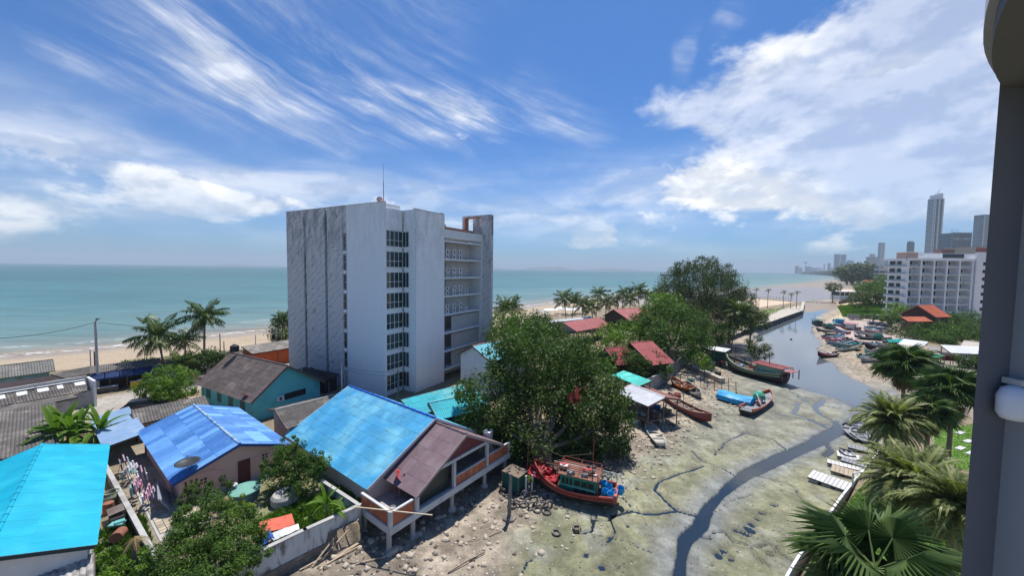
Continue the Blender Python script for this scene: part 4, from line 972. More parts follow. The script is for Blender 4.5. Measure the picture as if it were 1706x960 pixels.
for a0, a1 in ((.18, .34), (.62, .8)): b = MB(); b.box(w*a0, w*a1, -1.6, -1.21, 4, h*.98); b.build('glass_strip', TG, t)
b = MB(); b.tube([(w*.55, d/2, h+12), (w*.7, d/2, h+22), (w*.95, d/2, h+32)], [1.1, .8, .3], 6); b.build('spire', TW, t)
t, w, d, h = tower('unfinished_tower', 'broad bluish tower under construction with open floors', 1564, 1619, 388, 850, TB, TG, strips=0, fl=3.4)
for i in range(12): b = MB(); b.box(w*i/11.5, w*i/11.5+.9, -1.6, -.36, 0, h+1.5); b.build('column', TB, t)
for i in range(8): b = MB(); b.box(w*(.08+i*.11), w*(.08+i*.11)+3.6, -.5, -.34, h-16, h-11.5); b.build('open_bay', M('bright_bay', (.6, .63, .66), .7), t)
b = MB(); [b.bar((w*x, d*.5, h), (w*x, d*.5, h+9), .4) for x in (.3, .42, .6)]; b.bar((w*.2, d*.5, h+7), (w*.75, d*.5, h+8), .4); b.build('crane', METAL, t)
tower('banded_tower', 'grey banded apartment tower beside the concrete column', 1623, 1665, 357, 620, TW, TG, fl=3.3)
tower('glass_tower', 'narrow dark glass tower with a sloped top behind the white hotel', 1511, 1524, 404, 1500, TD, TG, top=((0, .9, 0, 5),))
tower('white_tower', 'slim white tower standing over the beach town', 1463.5, 1475, 404.5, 1900, TW, TG, strips=2, fl=4)
tower('pale_block', 'broad pale block at the foot of the slim white tower', 1443, 1463, 428, 2300, TN, TG, fl=4.5, top=((.3, .7, 0, 18),))
tower('low_block', 'low bluish block right behind the slim white tower', 1472, 1487, 434, 2400, TB, TG, fl=5)
tower('twin_tower', 'taller grey tower of the pair over the bay', 1390, 1400, 423.5, 3300, TB, TG, fl=6)
tower('twin_tower', 'broader grey tower joined to the pair over the bay', 1400.5, 1410, 424, 3350, TB, TG, fl=6)
tower('slab_block', 'stepped slab block beside the pair of bay towers', 1410.5, 1422.5, 434, 3400, TB, TG, fl=7)
tower('office_block', 'flat pale office block behind the white hotel roof', 1497, 1512, 424, 1300, TN, TG, fl=4)
rr = random.Random(12)
names = ['stepped hazy block on the far headland', 'lone hazy slab at the end of the headland', 'wide hazy hotel on the far headland', 'low hazy block under the observation tower', 'pale hazy cube beside the observation tower', 'dark slim hazy slab on the far shore', 'short hazy block by the dark slim slab',
         'hazy block at the bend of the bay', 'low pale hall behind the long beach', 'small hazy flats above the beach trees', 'hazy tan flats near the slim white tower', 'pale villa block over the beach trees', 'short bluish block by the stepped slab', 'long low hazy hall on the bay', 'squat pale block behind the orange roof', 'thin hazy tower far along the bay']
for i, (u0, u1, v, Yd, m_) in enumerate(((1324.5, 1331, 443, 5200, TB), (1331, 1337, 446, 5200, TB), (1341, 1352, 444, 5000, TB), (1352, 1368, 446.5, 4800, TB), (1372, 1375, 440, 4700, TW), (1379, 1384, 438.5, 4500, TD), (1384, 1389, 446, 4500, TB),
                                          (1422, 1431, 446, 3300, TB), (1408, 1420, 447.5, 2900, TW), (1431, 1439, 447, 2600, TN), (1439, 1443, 442, 2500, TN), (1452, 1459, 447, 1700, TW), (1424, 1427, 440, 3600, TB), (1360, 1376, 448.5, 4600, TW), (1487, 1498, 447, 900, TW), (1432, 1434, 441, 3000, TB))):
    tower('distant_building', names[i], u0, u1, v, Yd, m_, TG, cat='building', fl=8, bands=(i % 2 == 0))
t, w, d, h = tower('observation_tower', 'hazy observation tower with a round pod', 1341.8, 1342.8, 438, 4900, TB, TG, bands=False)
b = MB(); b.lathe([(3, -8), (20, 0), (20, 10), (4, 16)], 12, (w/2, d/2, h)); b.build('pod', TB, t)
tower('beach_hotel', 'small grey and white block left of the white balcony hotel'.replace('left of', 'next to'), 1456, 1481, 446, 330, M('pale_grey_wall', (.42, .43, .44), .8), TG, cat='hotel', fl=3.2, dep=18)
t = thing('beach_club', 'long white flat-roofed pavilion on the beach by the creek mouth', 'pavilion', (GY(1400, 480, 265)[0], 265, 1.2)); w = 265*(1430-1399)/616
b = MB(); b.box(0, w, 0, 8, 0, 3.4); b.build('wall', WHITE, t); b = MB(); b.box(-.6, w+.6, -1.2, 9, 6.0, 6.5); b.build('roof', WHITE, t); b = MB(); b.box(.3, w-.3, .6, 7.5, 3.41, 5.99); b.build('window_band', DARKG, t)
for i in range(5): b = MB(); b.box(w*i/4-.15, w*i/4+.15, -.2, .1, 3.41, 5.99); b.build('post', WHITE, t)
OR = M('orange_roof', (.55, .14, .07), .7, .1, rnd=.12)
gable('orange_roof_villa', 'villa with an orange-red tiled roof above the beach trees', G(1438, 467, 13), G(1459, 467, 13), 7, 6, 9, 1.2, WHITE, OR, cat='villa', sw=2.4, sl=2.4, trim=WHITE)
# orange pavilion between trees on the far bank
gable('orange_roof_pavilion', 'pavilion with a steep orange roof and dark timber gable by the car park', G(1529, 509, 10.6), G(1541, 509, 10.6), 4.6, 4.6, 7.2, 1.5, M('dark_gable', (.09, .04, .035), .8), OR, cat='pavilion', ang=R(16), L=7.5, sw=1.4, sl=1.8, trim=M('salmon_trim', (.50, .2, .13), .7))
shed('orange_lean_roof', 'low orange-red lean-to roof below the steep orange pavilion', (1500, 528), (1540, 528), (1498, 536), 7.4, 6.2, 1.5, OR, sw=1.4, sl=1.8, posts=4)
# open boat sheds on the far bank
CW = M('white_sheet', (.66, .66, .66), .6, .1, rnd=.08); TANR = M('tan_sheet', (.45, .37, .29), .8, .15, rnd=.12)
shed('white_boat_shed', 'large open boat shed with a bright white sheet roof near the column', (1566, 575), (1655, 579), (1556, 587), 5.6, 4.4, 1.5, CW, posts=5, sw=2, sl=3, prof='rib')
shed('pale_boat_shed', 'open shed with a pale awning roof before the dark hedge', (1506, 565), (1547, 570), (1490, 574), 5.2, 4.2, 1.5, CW, posts=4, sw=2, sl=3, prof='rib')
shed('tan_boat_shed', 'open shed with a worn tan sheet roof between two pale ones', (1492, 574), (1542, 577), (1496, 586), 4.8, 3.9, 1.2, TANR, posts=4, sw=1.5, sl=2)
shed('grey_boat_shed', 'narrow shed roof of grey sheets joining the tan and white sheds', (1538, 576), (1566, 579), (1534, 582), 4.7, 4.2, 1.3, M('grey_sheet', (.30, .29, .29), .7, .15, rnd=.1), posts=3, sw=1.5, sl=2)
gable('cream_roof_house', 'house with a cream gable roof behind the bright white boat shed', G(1606, 568, 6.0), G(1612, 572, 6.0), 4.2, 4.2, 4.4, 1.5, WHITE, M('cream_roof', (.55, .50, .42), .7, .1, rnd=.08), ang=R(-60), L=6, sw=1.5, sl=2)
shed('green_net_shed', 'small work shed roofed with a green sheet', (1560, 590), (1577, 593), (1555, 596), 3.9, 3.5, 1.2, M('green_sheet', (.08, .30, .16), .6), posts=3, sw=1.5, sl=2)
shed('turquoise_canopy', 'turquoise canvas canopy above moored boats at the bank', (1476, 566), (1502, 565), (1474, 571), 4.2, 3.6, 1.0, TURQ, posts=3, sw=1.5, sl=2, cat='canopy')
# ------------------------------------------------------------------ the block the picture is taken from: column, curved slab, lamp
GC = M('column_shaded_face', (.115, .13, .155), .75, .05, 1.5, .05); GC2 = M('column_paler_face', (.23, .27, .31), .7, .05, 1.5)  # one column in two tones: shade painted into the front, side face paler
cb = thing('balcony_column', 'concrete column close to the camera, shade painted dark slate, side face painted paler', 'column', (0, 0, 0))
b = MB(); yb_ = 2.53; xl = G(1665, 150, CAMH+1.25); xl = xl[0]/xl[1]*yb_
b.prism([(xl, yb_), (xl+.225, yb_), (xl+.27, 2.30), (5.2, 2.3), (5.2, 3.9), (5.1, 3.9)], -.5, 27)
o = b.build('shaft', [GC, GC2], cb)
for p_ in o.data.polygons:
    if p_.normal.y < -.1 and p_.normal.x < -.5 and p_.center.x > xl+.22: p_.material_index = 1  # paler tone painted on the side face only
sl = thing('balcony_slab_above', 'curved concrete balcony slab overhead at the column top', 'balcony slab', (0, 0, 0)); b = MB()
zs = CAMH+1.25
cur = [G(u_, v_, zs) for u_, v_ in ((1676, 152), (1668, 142), (1660, 128), (1654, 112), (1652, 97), (1653, 77), (1658, 49), (1666, 25), (1677, 2), (1700, -40), (1750, -120))]
pts = [(p_[0], p_[1]) for p_ in cur]+[(cur[-1][0]+3, cur[-1][1]), (6.5, 3.2), (cur[0][0]+1, cur[0][1]+.4)]
b.prism(pts, zs, zs+.14); b.build('slab', M('grey_slab_paint', (.10, .105, .11), .75, .05), sl)
b = MB(); n_ = len(cur); off = []
for i in range(n_):
    a_ = Vector(cur[min(i+1, n_-1)])-Vector(cur[max(i-1, 0)]); a_.z = 0; a_.normalize(); nn = Vector((a_.y, -a_.x, 0))
    if nn.x > 0: nn = -nn
    off.append(Vector(cur[i])+nn*.035)
for i in range(n_-1):
    p_, q_ = off[i], off[i+1]; r_, s_ = Vector(cur[i]), Vector(cur[i+1]); z0, z1 = zs+.10, zs+1.0
    b.add([(p_.x, p_.y, z0), (q_.x, q_.y, z0), (q_.x, q_.y, z1), (p_.x, p_.y, z1), (r_.x, r_.y, z0), (s_.x, s_.y, z0), (s_.x, s_.y, z1), (r_.x, r_.y, z1)], [(0, 1, 2, 3), (7, 6, 5, 4), (0, 4, 5, 1), (3, 2, 6, 7)])
b.build('upstand', M('pale_grey_upstand', (.36, .38, .42), .7, .05), sl)
lp = GY(1694, 672, 2.42); LW = M('lamp_white', (.62, .68, .78), .4, .03)
t = thing('wall_lamp', 'white domed wall lamp fixed to the slate column', 'lamp', lp)
b = MB(); b.lathe([(.055, -.12), (.075, -.085), (.078, .03), (.06, .085), (.03, .105), (.001, .11)], 20, (0.02, .03, 0)); b.build('shade', LW, t, smooth=True)
b = MB(); b.box(.02, .11, .0, .1, .111, .15); b.build('bracket', M('lamp_bracket', (.4, .44, .45), .5), t)
# ------------------------------------------------------------------ boats
def boat(name, label, P, rz, L, B, D, hull, strake, deck=None, dk=.45, bow=.9, stern=.35, sharp=.55, planks=5, group=None, keel=None, roll=0., trim=0., gun=None, stern_w=.75, band=True, cat='boat'):
    """wooden boat, bow towards local +x; D depth amidships"""
    t = thing(name, label, cat, P, rz, group); t.rotation_euler = (roll, trim, rz)
    n = 15; st = []
    for i in range(n):
        s = i/(n-1); x = -L/2+L*s
        if s < .5: w = stern_w+(1-stern_w)*math.sin(math.pi*min(1, s/.5)/2)
        else: w = max(.015, 1-((s-.5)/.5)**(2.0/sharp*.9))
        w = w*B/2
        zt = D+stern*(max(0, .45-s)/.45)**1.8+bow*(max(0, s-.45)/.55)**2.1
        zk = (.75*bow)*max(0, (s-.8)/.2)**2+.12*(max(0, .2-s)/.2)
        st.append((x, w, zk, zt))
    def sec(x, w, zk, zt, f0=0, f1=1):  # outline from keel to gunwale on one side
        return [(0, 0), (.55, .10), (.86, .42), (.96, .72), (1.0, 1.0)]
    prof = [(0, 0), (.50, .06), (.84, .36), (.95, .68), (1.0, 1.0)]
    def surf(lo, hi, off=0., under=0.):
        b = MB(); m_ = 2*(hi-lo)+1 if lo == 0 else None
        rows = []
        for (x, w, zk, zt) in st:
            h = zt-zk; pts = [(x, -(w+off)*a, zk+h*b_) for a, b_ in prof[lo:hi+1]]
            rows.append((pts[::-1] if lo == 0 else pts, [(p[0], -p[1], p[2]) for p in pts]))
        for i in range(n-1):
            for side in (0, 1):
                A_, C_ = rows[i][side], rows[i+1][side]
                for j in range(len(A_)-1):
                    q_ = [A_[j], C_[j], C_[j+1], A_[j+1]]
                    if side == 1: pass
                    b.add(q_, [(0, 1, 2, 3)] if side else [(0, 1, 2, 3)])
        if lo == 0:
            e = rows[0][0]+rows[0][1][1:]; b.add(e, [tuple(range(len(e)))])
        return b
    surf(0, 3).build('hull', hull, t, smooth=False)
    surf(3, 4, .0).build('topside', strake, t)
    # gunwale rail and rub rail follow the sheer
    for nm, fz, off, r_, m_ in (('gunwale', 1.0, .03, .055*max(.5, B/2.2), gun or strake), ('rub_rail', .70, .045, .04*max(.5, B/2.2), gun or strake)):
        if not band and nm == 'rub_rail': continue
        b = MB()
        for sg in (-1, 1): b.tube([(x, sg*((w if fz == 1 else w*.955)+off), zk+(zt-zk)*fz) for x, w, zk, zt in st], r_, 6)
        b.build(nm, m_, t)
    # inside: deck and far side
    b = MB(); dk_ = []
    for x, w, zk, zt in st: dk_.append((x, max(.0, w*.93), zk+(zt-zk)*(1-dk/max(.3, (zt-zk))) if zt-zk > dk else zk+.05))
    for i in range(n-1):
        a, c = dk_[i], dk_[i+1]; b.add([(a[0], -a[1], a[2]), (c[0], -c[1], c[2]), (c[0], c[1], c[2]), (a[0], a[1], a[2])], [(0, 1, 2, 3)])
    b.build('deck', deck or WOOD, t)
    for i in range(planks):
        s = .12+.68*i/max(1, planks-1); j = int(s*(n-1)); x, w, zk, zt = st[j]
        p = MB(); p.box(x-.12, x+.12, -w*.95, w*.95, zt-.2*D-.06, zt-.2*D); p.build('thwart', deck or WOOD, t)
    return t, st
PB = {}
def pm(nm, c, r=.5, v=.15): return M(nm, c, r, v, 1.5, c2=tuple(x*.6 for x in c), a2=(.5, .75), sc2=1.2)
BLK = pm('tarred_hull', (.030, .032, .028), .7); REDO = pm('orange_red_strake', (.50, .10, .06)); DRED = pm('dark_red_topside', (.28, .05, .04)); BW = pm('boat_white', (.62, .62, .60)); GRN = pm('cabin_green', (.0, .22, .15)); BLU = pm('boat_blue', (.03, .25, .50)); TARP = pm('blue_tarp', (.02, .34, .66), .5)
MRN = pm('boat_maroon', (.24, .055, .05)); OLV = pm('olive_hull', (.13, .16, .09)); ORG = pm('boat_orange', (.60, .16, .04)); PNK = pm('boat_pink', (.52, .18, .22)); GRY = pm('boat_grey', (.25, .26, .27)); TQB = pm('boat_teal', (.06, .30, .28)); RTARP = pm('red_cloth', (.42, .02, .03), .7); GNET = M('green_net', (.02, .12, .09), .9, .3, 4)
def ground_at(u, v, z=.25):
    p = G(u, v, z); return (p[0], p[1], TZ(p[0], p[1]))
def between(u0, v0, u1, v1, z=.3):
    a, b = Vector(G(u0, v0, z)), Vector(G(u1, v1, z)); c = (a+b)/2; d = b-a
    return (c.x, c.y, TZ(c.x, c.y)-.02), math.atan2(d.y, d.x), d.length
def clutter(parent, x0, x1, y0, y1, z, n, mats, seed, s=.25, name='gear'):
    r_ = random.Random(seed)
    for i in range(n):
        b = MB(); k = s*(.5+r_.random()); b.obox((0, 0, k*.4), (k*1.3, k, k*.8), r_.random()*3, r_.random()*.4); b.lathe([(k*.3, 0), (k*.36, k*.9), (k*.2, k)], 7, (k*.9, .1, 0))
        b.build(name, mats[i % len(mats)], parent, loc=(x0+(x1-x0)*r_.random(), y0+(y1-y0)*r_.random(), z))
# the red fishing boat with the green cabin; stern towards the open mud
a = Vector(GY(898, 800, 38.5)); st_ = Vector(G(1022, 845, .3)); bw_ = Vector(G(893, 806, .6))
c_ = (st_+bw_)/2; dd = bw_-st_; Lb = dd.length*1.06
t, st = boat('fishing_boat', 'red fishing boat with a green cabin beached beside the mangrove', (c_.x, c_.y+.5, .12), math.atan2(dd.y, dd.x), Lb, 3.0, 1.15, BLK, DRED, WOODD, dk=.35, bow=1.35, stern=.25, planks=0, gun=REDO, sharp=.6, stern_w=.8)
fbt = t
def hb_(name, mat, *bx, parent=t, **k):
    b = MB(); [b.box(*q_) for q_ in bx]; return b.build(name, mat, parent, **k)
cab = hb_('cabin', GRN, (-2.3, .9, -.95, .95, .8, 2.35))
for j in range(3):
    for z0, z1 in ((1.55, 2.0), (.98, 1.25)): hb_('window', DARK, (-2.15+j*.62, -1.65+j*.62, .951, .975, z0, z1), parent=cab)
    hb_('window', DARK, (-.2+j*0.35, .02+j*.35, .951, .975, 1.5, 2.05), parent=cab)
hb_('cabin_band', pm('pale_green_band', (.25, .5, .42)), (-2.32, .92, .952, .97, 1.32, 1.42), parent=cab)
hb_('cabin_roof', pm('rust_roof', (.22, .10, .07)), (-2.6, 1.2, -1.2, 1.2, 2.36, 2.44))
for x in (-2.5, 1.1):
    for y in (-1.1, 1.1): hb_('post', MRN, (x-.035, x+.035, y-.035, y+.035, .85, 2.92))
b = MB(); [b.bar((x, -1.1, 2.9), (x, 1.1, 2.9), .04) for x in (-2.5, -.7, 1.1)]; [b.bar((-2.5, y, 2.92), (1.1, y, 2.92), .04) for y in (-1.1, 1.1)]; b.build('roof_rack', MRN, t)
for k in range(5): b = MB(); b.bar((-2.6+.2*k, -.9+k*.35, 2.6+k*.05), (1.2+.3*k, -.8+k*.33, 2.75), .05); b.build('pole', (REDO, WOOD, BW, REDO, WOOD)[k], t)
hb_('awning', RTARP, (1.3, 4.3, -1.15, 1.15, 1.45, 1.52)); b = MB(); [b.box(x-.04, x+.04, y-.04, y+.04, .9, 1.45) for x in (1.5, 4.1) for y in (-1, 1)]; b.build('awning_frame', WOODD, t)
for x, y, h_ in ((4.4, .2, 4.6), (-1.9, .6, 6.2), (2.6, -.5, 3.0)): b = MB(); b.tube([(x, y, .9), (x-.1, y, h_)], [.06, .03], 6); b.build('mast', pm('mast_red', (.25, .06, .05)), t)
b = MB(); b.tube([(4.3, .2, 4.3), (1, .3, 3.6), (-1.95, .6, 4.6)], .015, 4); b.build('rope', WOOD, t)
hb_('transom', REDO, (-Lb/2-.28, -Lb/2+.02, -.95, .95, .75, 1.45))
for k, (x, y) in enumerate(((-3.0, .5), (-3.3, -.3), (-3.9, .3), (-4.2, -.4), (-3.6, .8), (-2.9, -.7))):
    b = MB(); b.lathe([(.28, 0), (.34, .35), (.3, .62), (.27, .6), (.26, .2), (.001, .18)], 12); b.build('barrel', TARP, t, loc=(x, y, .95+.05*(k % 2)), rot=(0, R(15*(k % 3)-10), 0))
clutter(t, 1.4, 4.2, -.9, .9, 1.53, 9, [RTARP, PNK, REDP, WOODD], 3, .35); clutter(t, -2.2, .8, -.9, .9, 2.45, 10, [WOODD, BW, REDP, GRY], 5, .3)
b = MB(); [b.bar((-3.0-.45*k, -.9, 1.6), (-2.8-.45*k, -.9, 2.5), .05) for k in range(4)]; b.bar((-4.4, -.9, 2.4), (-2.6, -.9, 2.45), .05); b.build('white_frame', BW, t)
# white skiff
P_, rz, L_ = between(1080, 712, 1100, 745); boat('skiff', 'small white open skiff lying on the pebbly mud near the stilt hut', P_, rz+math.pi, L_*1.05, 1.55, .5, BW, BW, pm('cream_deck', (.5, .47, .4)), dk=.3, bow=.25, stern=.1, planks=4, gun=BW)
b = MB(); b.box(-.4, .4, -.3, .3, 0, .06); o = b.build('tan_board', TANR); o.location = (P_[0]+.5, P_[1]-.5, P_[2]+.62); o.rotation_euler = (0, .1, rz+.5); tag(o, 'tan board lying across the small white skiff', 'board')
# maroon long boat under the stilt hut, and neighbours
P_, rz, L_ = between(1110, 668, 1180, 706); t, st = boat('long_boat', 'long maroon wooden boat with its bow under the white-roofed stilt hut', P_, rz, L_*1.12, 1.9, .85, MRN, MRN, WOOD, dk=.35, bow=.8, stern=.5, planks=4, gun=pm('pale_red_rail', (.45, .2, .17)))
b = MB(); b.tube([(-.5, 0, .5), (-.5, 0, 2.9)], .05, 6); b.build('post', WOOD, t); b = MB(); b.bar((-2.5, .2, 1.3), (3, -.2, 1.5), .06); b.build('pole', WOOD, t); clutter(t, -2, 2, -.5, .5, .6, 5, [GRY, BW, WOODD], 8)
P_, rz, L_ = between(1120, 643, 1152, 657); t, st = boat('orange_boat', 'orange and black boat wedged beside the grey sea wall', P_, rz+math.pi, L_*1.1, 2.0, .8, BLK, ORG, WOOD, bow=.8, planks=3, gun=ORG); clutter(t, -1.5, 2, -.6, .6, .6, 6, [ORG, WOODD, MRN], 9, .4)
P_, rz, L_ = between(1141, 644, 1166, 664); boat('old_boat', 'old grey boat tilted on the mud next to the orange and black one', P_, rz, L_*1.15, 1.8, .6, GRY, BW, WOODD, bow=.5, planks=4, roll=.25)
# big fishing boat
P_, rz, L_ = between(1212, 611, 1305, 636, .6); t, st = boat('trawler', 'big olive-hulled fishing boat with crowded deck by the water edge', P_, rz+math.pi, L_*1.05, 4.2, 1.6, BLK, OLV, WOODD, dk=.5, bow=1.5, stern=.6, planks=0, gun=pm('pale_green_rail', (.35, .42, .30)), sharp=.6)
hb_('cabin', pm('pale_green_cabin', (.22, .42, .35)), (-5.0, -1.2, -1.3, 1.3, 1.4, 3.0), parent=t); hb_('cabin_roof', MRN, (-6.2, -.4, -1.8, 1.8, 3.01, 3.12), parent=t); hb_('awning', pm('pink_awning', (.38, .14, .13)), (-7.4, -6.3, -1.4, 1.4, 2.7, 2.78), parent=t)
for x in (-7.3, -6.3, -.5, 3):
    for y in (-1.6, 1.6): hb_('post', MRN, (x-.06, x+.06, y-.06, y+.06, 1.2, 2.98), parent=t)
for x, h_ in ((4, 5), (-3, 6.5), (6.5, 4)): b = MB(); b.tube([(x, 0, 1.2), (x, .1, h_)], [.08, .04], 6); b.build('mast', WOODD, t)
for i in range(6): b = MB(); b.bar((-7+i*1.9, -.8+i*.2, 2.9), (-4.5+i*1.7, .6, 3.6), .07); b.build('pole', (MRN, WOOD, REDP)[i % 3], t)
clutter(t, -1, 6.5, -1.2, 1.2, 1.3, 18, [BLU, BW, WOODD, MRN, GRY, PNK], 11, .5)
# tarp covered boat with the orange one at its bow
P_, rz, L_ = between(1198, 662, 1254, 677); t = thing('covered_boat', 'boat hidden under a stretched bright blue tarpaulin', 'boat', P_, rz); b = MB(); n = 12
rr = random.Random(3); rows = []
for i in range(n+1):
    s = i/n; x = -L_/2+L_*s; w = 1.35*(.8+.2*math.sin(math.pi*s)); h_ = 1.35+.1*math.sin(s*9)
    rows.append([(x, -w-.1, .25+rr.random()*.12), (x, -w, .95+.05*rr.random()), (x, -w*.5, h_), (x, 0, h_+.12), (x, w*.5, h_), (x, w, .95+.05*rr.random()), (x, w+.1, .25+rr.random()*.12)])
for i in range(n):
    for j in range(6): b.add([rows[i][j], rows[i+1][j], rows[i+1][j+1], rows[i][j+1]], [(0, 1, 2, 3)])
b.add(rows[0], [tuple(range(7))]); b.add(rows[-1], [tuple(range(7))[::-1]]); b.build('tarpaulin', TARP, t)
b = MB(); b.box(-L_/2+.2, L_/2-.2, -1.0, 1.0, 0, .5); b.build('hull', BLK, t); clutter(t, -1, 1, -1.5, 1.5, 0, 3, [GRY, WOODD], 13, .3)
P_, rz, L_ = between(1244, 690, 1280, 665); t, st = boat('orange_fishing_boat', 'orange-bowed boat with a green bundle beside the tarpaulin', P_, rz, L_*1.15, 2.3, .9, BLK, ORG, GRY, bow=.6, stern=.6, planks=2, gun=pm('salmon_rail', (.55, .2, .14)), trim=-.03)
b = MB(); b.lathe([(.9, 0), (.8, .7), (.4, 1.1), (.001, 1.15)], 8, (1.4, .3, .9)); b.build('green_bundle', pm('bundle_green', (.05, .38, .25), .8), t)
for i in range(5): b = MB(); b.bar((-1.5+.5*i, -.6, .9), (.6+.5*i, .6, 1.9), .06); b.build('pole', (WOODD, BW, REDP)[i % 3], t)
clutter(t, -1.6, 1.2, -.6, .6, .7, 7, [BLU, GRY, REDP], 15, .35)
# boats on the far bank of the creek
FB = [('dark workboat with a green canopy, outermost on the far bank', 1352, 541, 1374, 545, BLK, BLK, 'canopy_green'), ('dark boat heaped with nets beside the green-canopied workboat', 1372, 546, 1392, 550, BLK, GRY, 'nets'),
      ('blue-cabined boat moored at the edge of the car park', 1388, 541, 1408, 549, OLV, BLU, 'cabin_blue'), ('boat with a pink awning moored before the parked cars', 1404, 553, 1428, 556, MRN, GRY, 'canopy_pink'),
      ('pink and blue longtail, upper one of the muddy row', 1372, 564, 1408, 563, PNK, BLU, ''), ('white-hulled longtail lying between the pink and the teal boats', 1374, 572, 1412, 570, BW, PNK, 'red'), ('long teal boat with raised ends drawn up on the mud', 1390, 581, 1430, 577, TQB, GRY, ''),
      ('white and teal open boat in front of the muddy row', 1397, 585, 1431, 581, BW, TQB, ''), ('lone dark boat with red rim at the water edge', 1362, 594, 1394, 592, BLK, REDP, 'red'), ('grey boat with pale gunwale under the turquoise canopy', 1462, 587, 1490, 585, GRY, BW, ''),
      ('green-decked boat beside two pale grey ones on sand', 1432, 597, 1462, 594, TQB, BW, ''), ('long grey boat with a white rail, lowest on the sand', 1434, 604, 1480, 598, GRY, BW, ''), ('narrow dark boat at the foot of the boat sheds', 1442, 584, 1460, 580, BLK, GRY, ''),
      ('long pale covered boat laid along the car park edge', 1424, 560, 1470, 568, BW, GRY, 'cover'), ('pale pink boat behind the long covered one', 1438, 556, 1468, 562, PNK, BW, ''), ('red and white boat hauled out below the bright white shed', 1568, 608, 1600, 600, REDP, BW, ''),
      ('pale blue boat hauled out beside the red and white one', 1598, 609, 1622, 603, pm('pale_blue_hull', (.35, .45, .55)), BW, 'cover'), ('small dark skiff in front of the net-heaped boat', 1368, 552, 1384, 553, BLK, BW, ''), ('brown boat between the covered boat and the sheds', 1450, 572, 1475, 575, WOODD, MRN, 'nets')]
for i, (lab, u0, v0, u1, v1, hm2, sm, ex) in enumerate(FB):
    P_, rz, L_ = between(u0, v0, u1, v1, .4); L_ = max(5.5, L_); B_ = min(2.6, L_*.2+.5)
    t, st = boat('moored_boat', lab, P_, rz+math.pi*(i % 3 != 1), L_, B_, .75+.2*(i % 3 == 0), hm2, sm, (GRY, WOODD, TQB, WOOD)[i % 4], bow=.9, stern=.4, planks=3, gun=(BW, sm)[i % 2], group='boats drawn up along the far bank', band=False)
    if ex.startswith('canopy'):
        m_ = GNET if 'green' in ex else pm('pink_canvas', (.58, .16, .22)); hb_('canopy', m_, (-1.8, 1.8, -1.3, 1.3, 2.4, 2.5), parent=t); b = MB(); [b.bar((x, y, .6), (x, y, 2.4), .07) for x in (-1.6, 1.6) for y in (-1.1, 1.1)]; b.build('canopy_post', WOODD, t)
        hb_('cabin', m_ if 'green' in ex else BW, (-1.4, 1.0, -.8, .8, .6, 2.0), parent=t)
    if ex == 'cabin_blue': hb_('cabin', BLU, (-2, 1, -.9, .9, .7, 2.4), parent=t); hb_('cabin_roof', TQB, (-2.3, 1.3, -1.1, 1.1, 2.41, 2.5), parent=t)
    if ex == 'nets': b = MB(); b.lathe([(1.3, .5), (1.2, 1.3), (.7, 2.0), (.001, 2.2)], 9); b.build('net_heap', GNET, t)
    if ex == 'red': clutter(t, -2, 2, -.6, .6, .7, 6, [REDP, PNK, BW], i, .45)
    elif i % 2 == 0: clutter(t, -2, 2, -.6, .6, .6, 5, [GRY, WOODD, BW, BLU], i, .35)
    b = MB(); b.bar((-L_/2+.3, 0, 1.0), (-L_/2-1.4, 0, .5), .06); b.obox((-L_/2+.3, 0, 1.15), (.6, .35, .4)); b.build('engine', BLK, t)
    if i in (0, 1, 2, 3): b = MB(); b.tube([(1.5, 0, .6), (1.6, 0, 4.6)], [.06, .03], 5); b.build('mast', WOODD, t)
# far off at sea
for lab, u0, u1, v, Yd, hh in (('long dark barge on the horizon behind the casuarina trees', 1100, 1131, 458.5, 1500, 4), ('low dark barge to the far side of the casuarinas', 1205, 1226, 458.5, 1600, 4)):
    p0, p1 = GY(u0, v, Yd), GY(u1, v, Yd); t = thing('cargo_barge', lab, 'barge', (p0[0], Yd, 0)); w = p1[0]-p0[0]
    b = MB(); b.add([(4, -5, 0), (w-4, -5, 0), (w-4, 5, 0), (4, 5, 0), (0, -6, hh), (w, -6, hh), (w, 6, hh), (0, 6, hh)], [(0, 3, 2, 1), (4, 5, 6, 7), (0, 1, 5, 4), (1, 2, 6, 5), (2, 3, 7, 6), (3, 0, 4, 7)]); b.build('hull', BLK, t)
    b = MB(); b.box(w*.82, w*.95, -3, 3, hh+.01, hh+5); b.build('wheelhouse', GRY, t); b = MB(); b.bar((w*.5, 0, hh), (w*.35, 0, hh+9), .5); b.build('boom', BLK, t)
rr = random.Random(21)
SL = ['dark boat with raised bow riding off the palm row', 'small dark boat just left of the palm tops', 'low boat between two palm crowns', 'tiny boat farthest out beyond the palms', 'small boat near the casuarina edge', 'dark skiff close to the sand behind the palms', 'dark boat beside the low skiff offshore', 'boat with a short mast off the beach', 'narrow dark boat seen over the red roofs', 'last boat of the offshore line by the trees']
for i, (u, v) in enumerate(((1012, 486), (1001, 487), (1034, 486), (1048, 482), (1062, 484), (1080, 489), (1040, 490), (1054, 487), (1068, 491), (1096, 486))):
    p = G(u, v, 0); boat('offshore_boat', SL[i].replace('just left of', 'just before'), (p[0], p[1], -.3), rr.random()*3, 7+rr.random()*3, 2.2, 1.0, BLK, BLK, WOODD, bow=1.2, stern=.6, planks=1, group='small boats moored off the palm row', band=False)
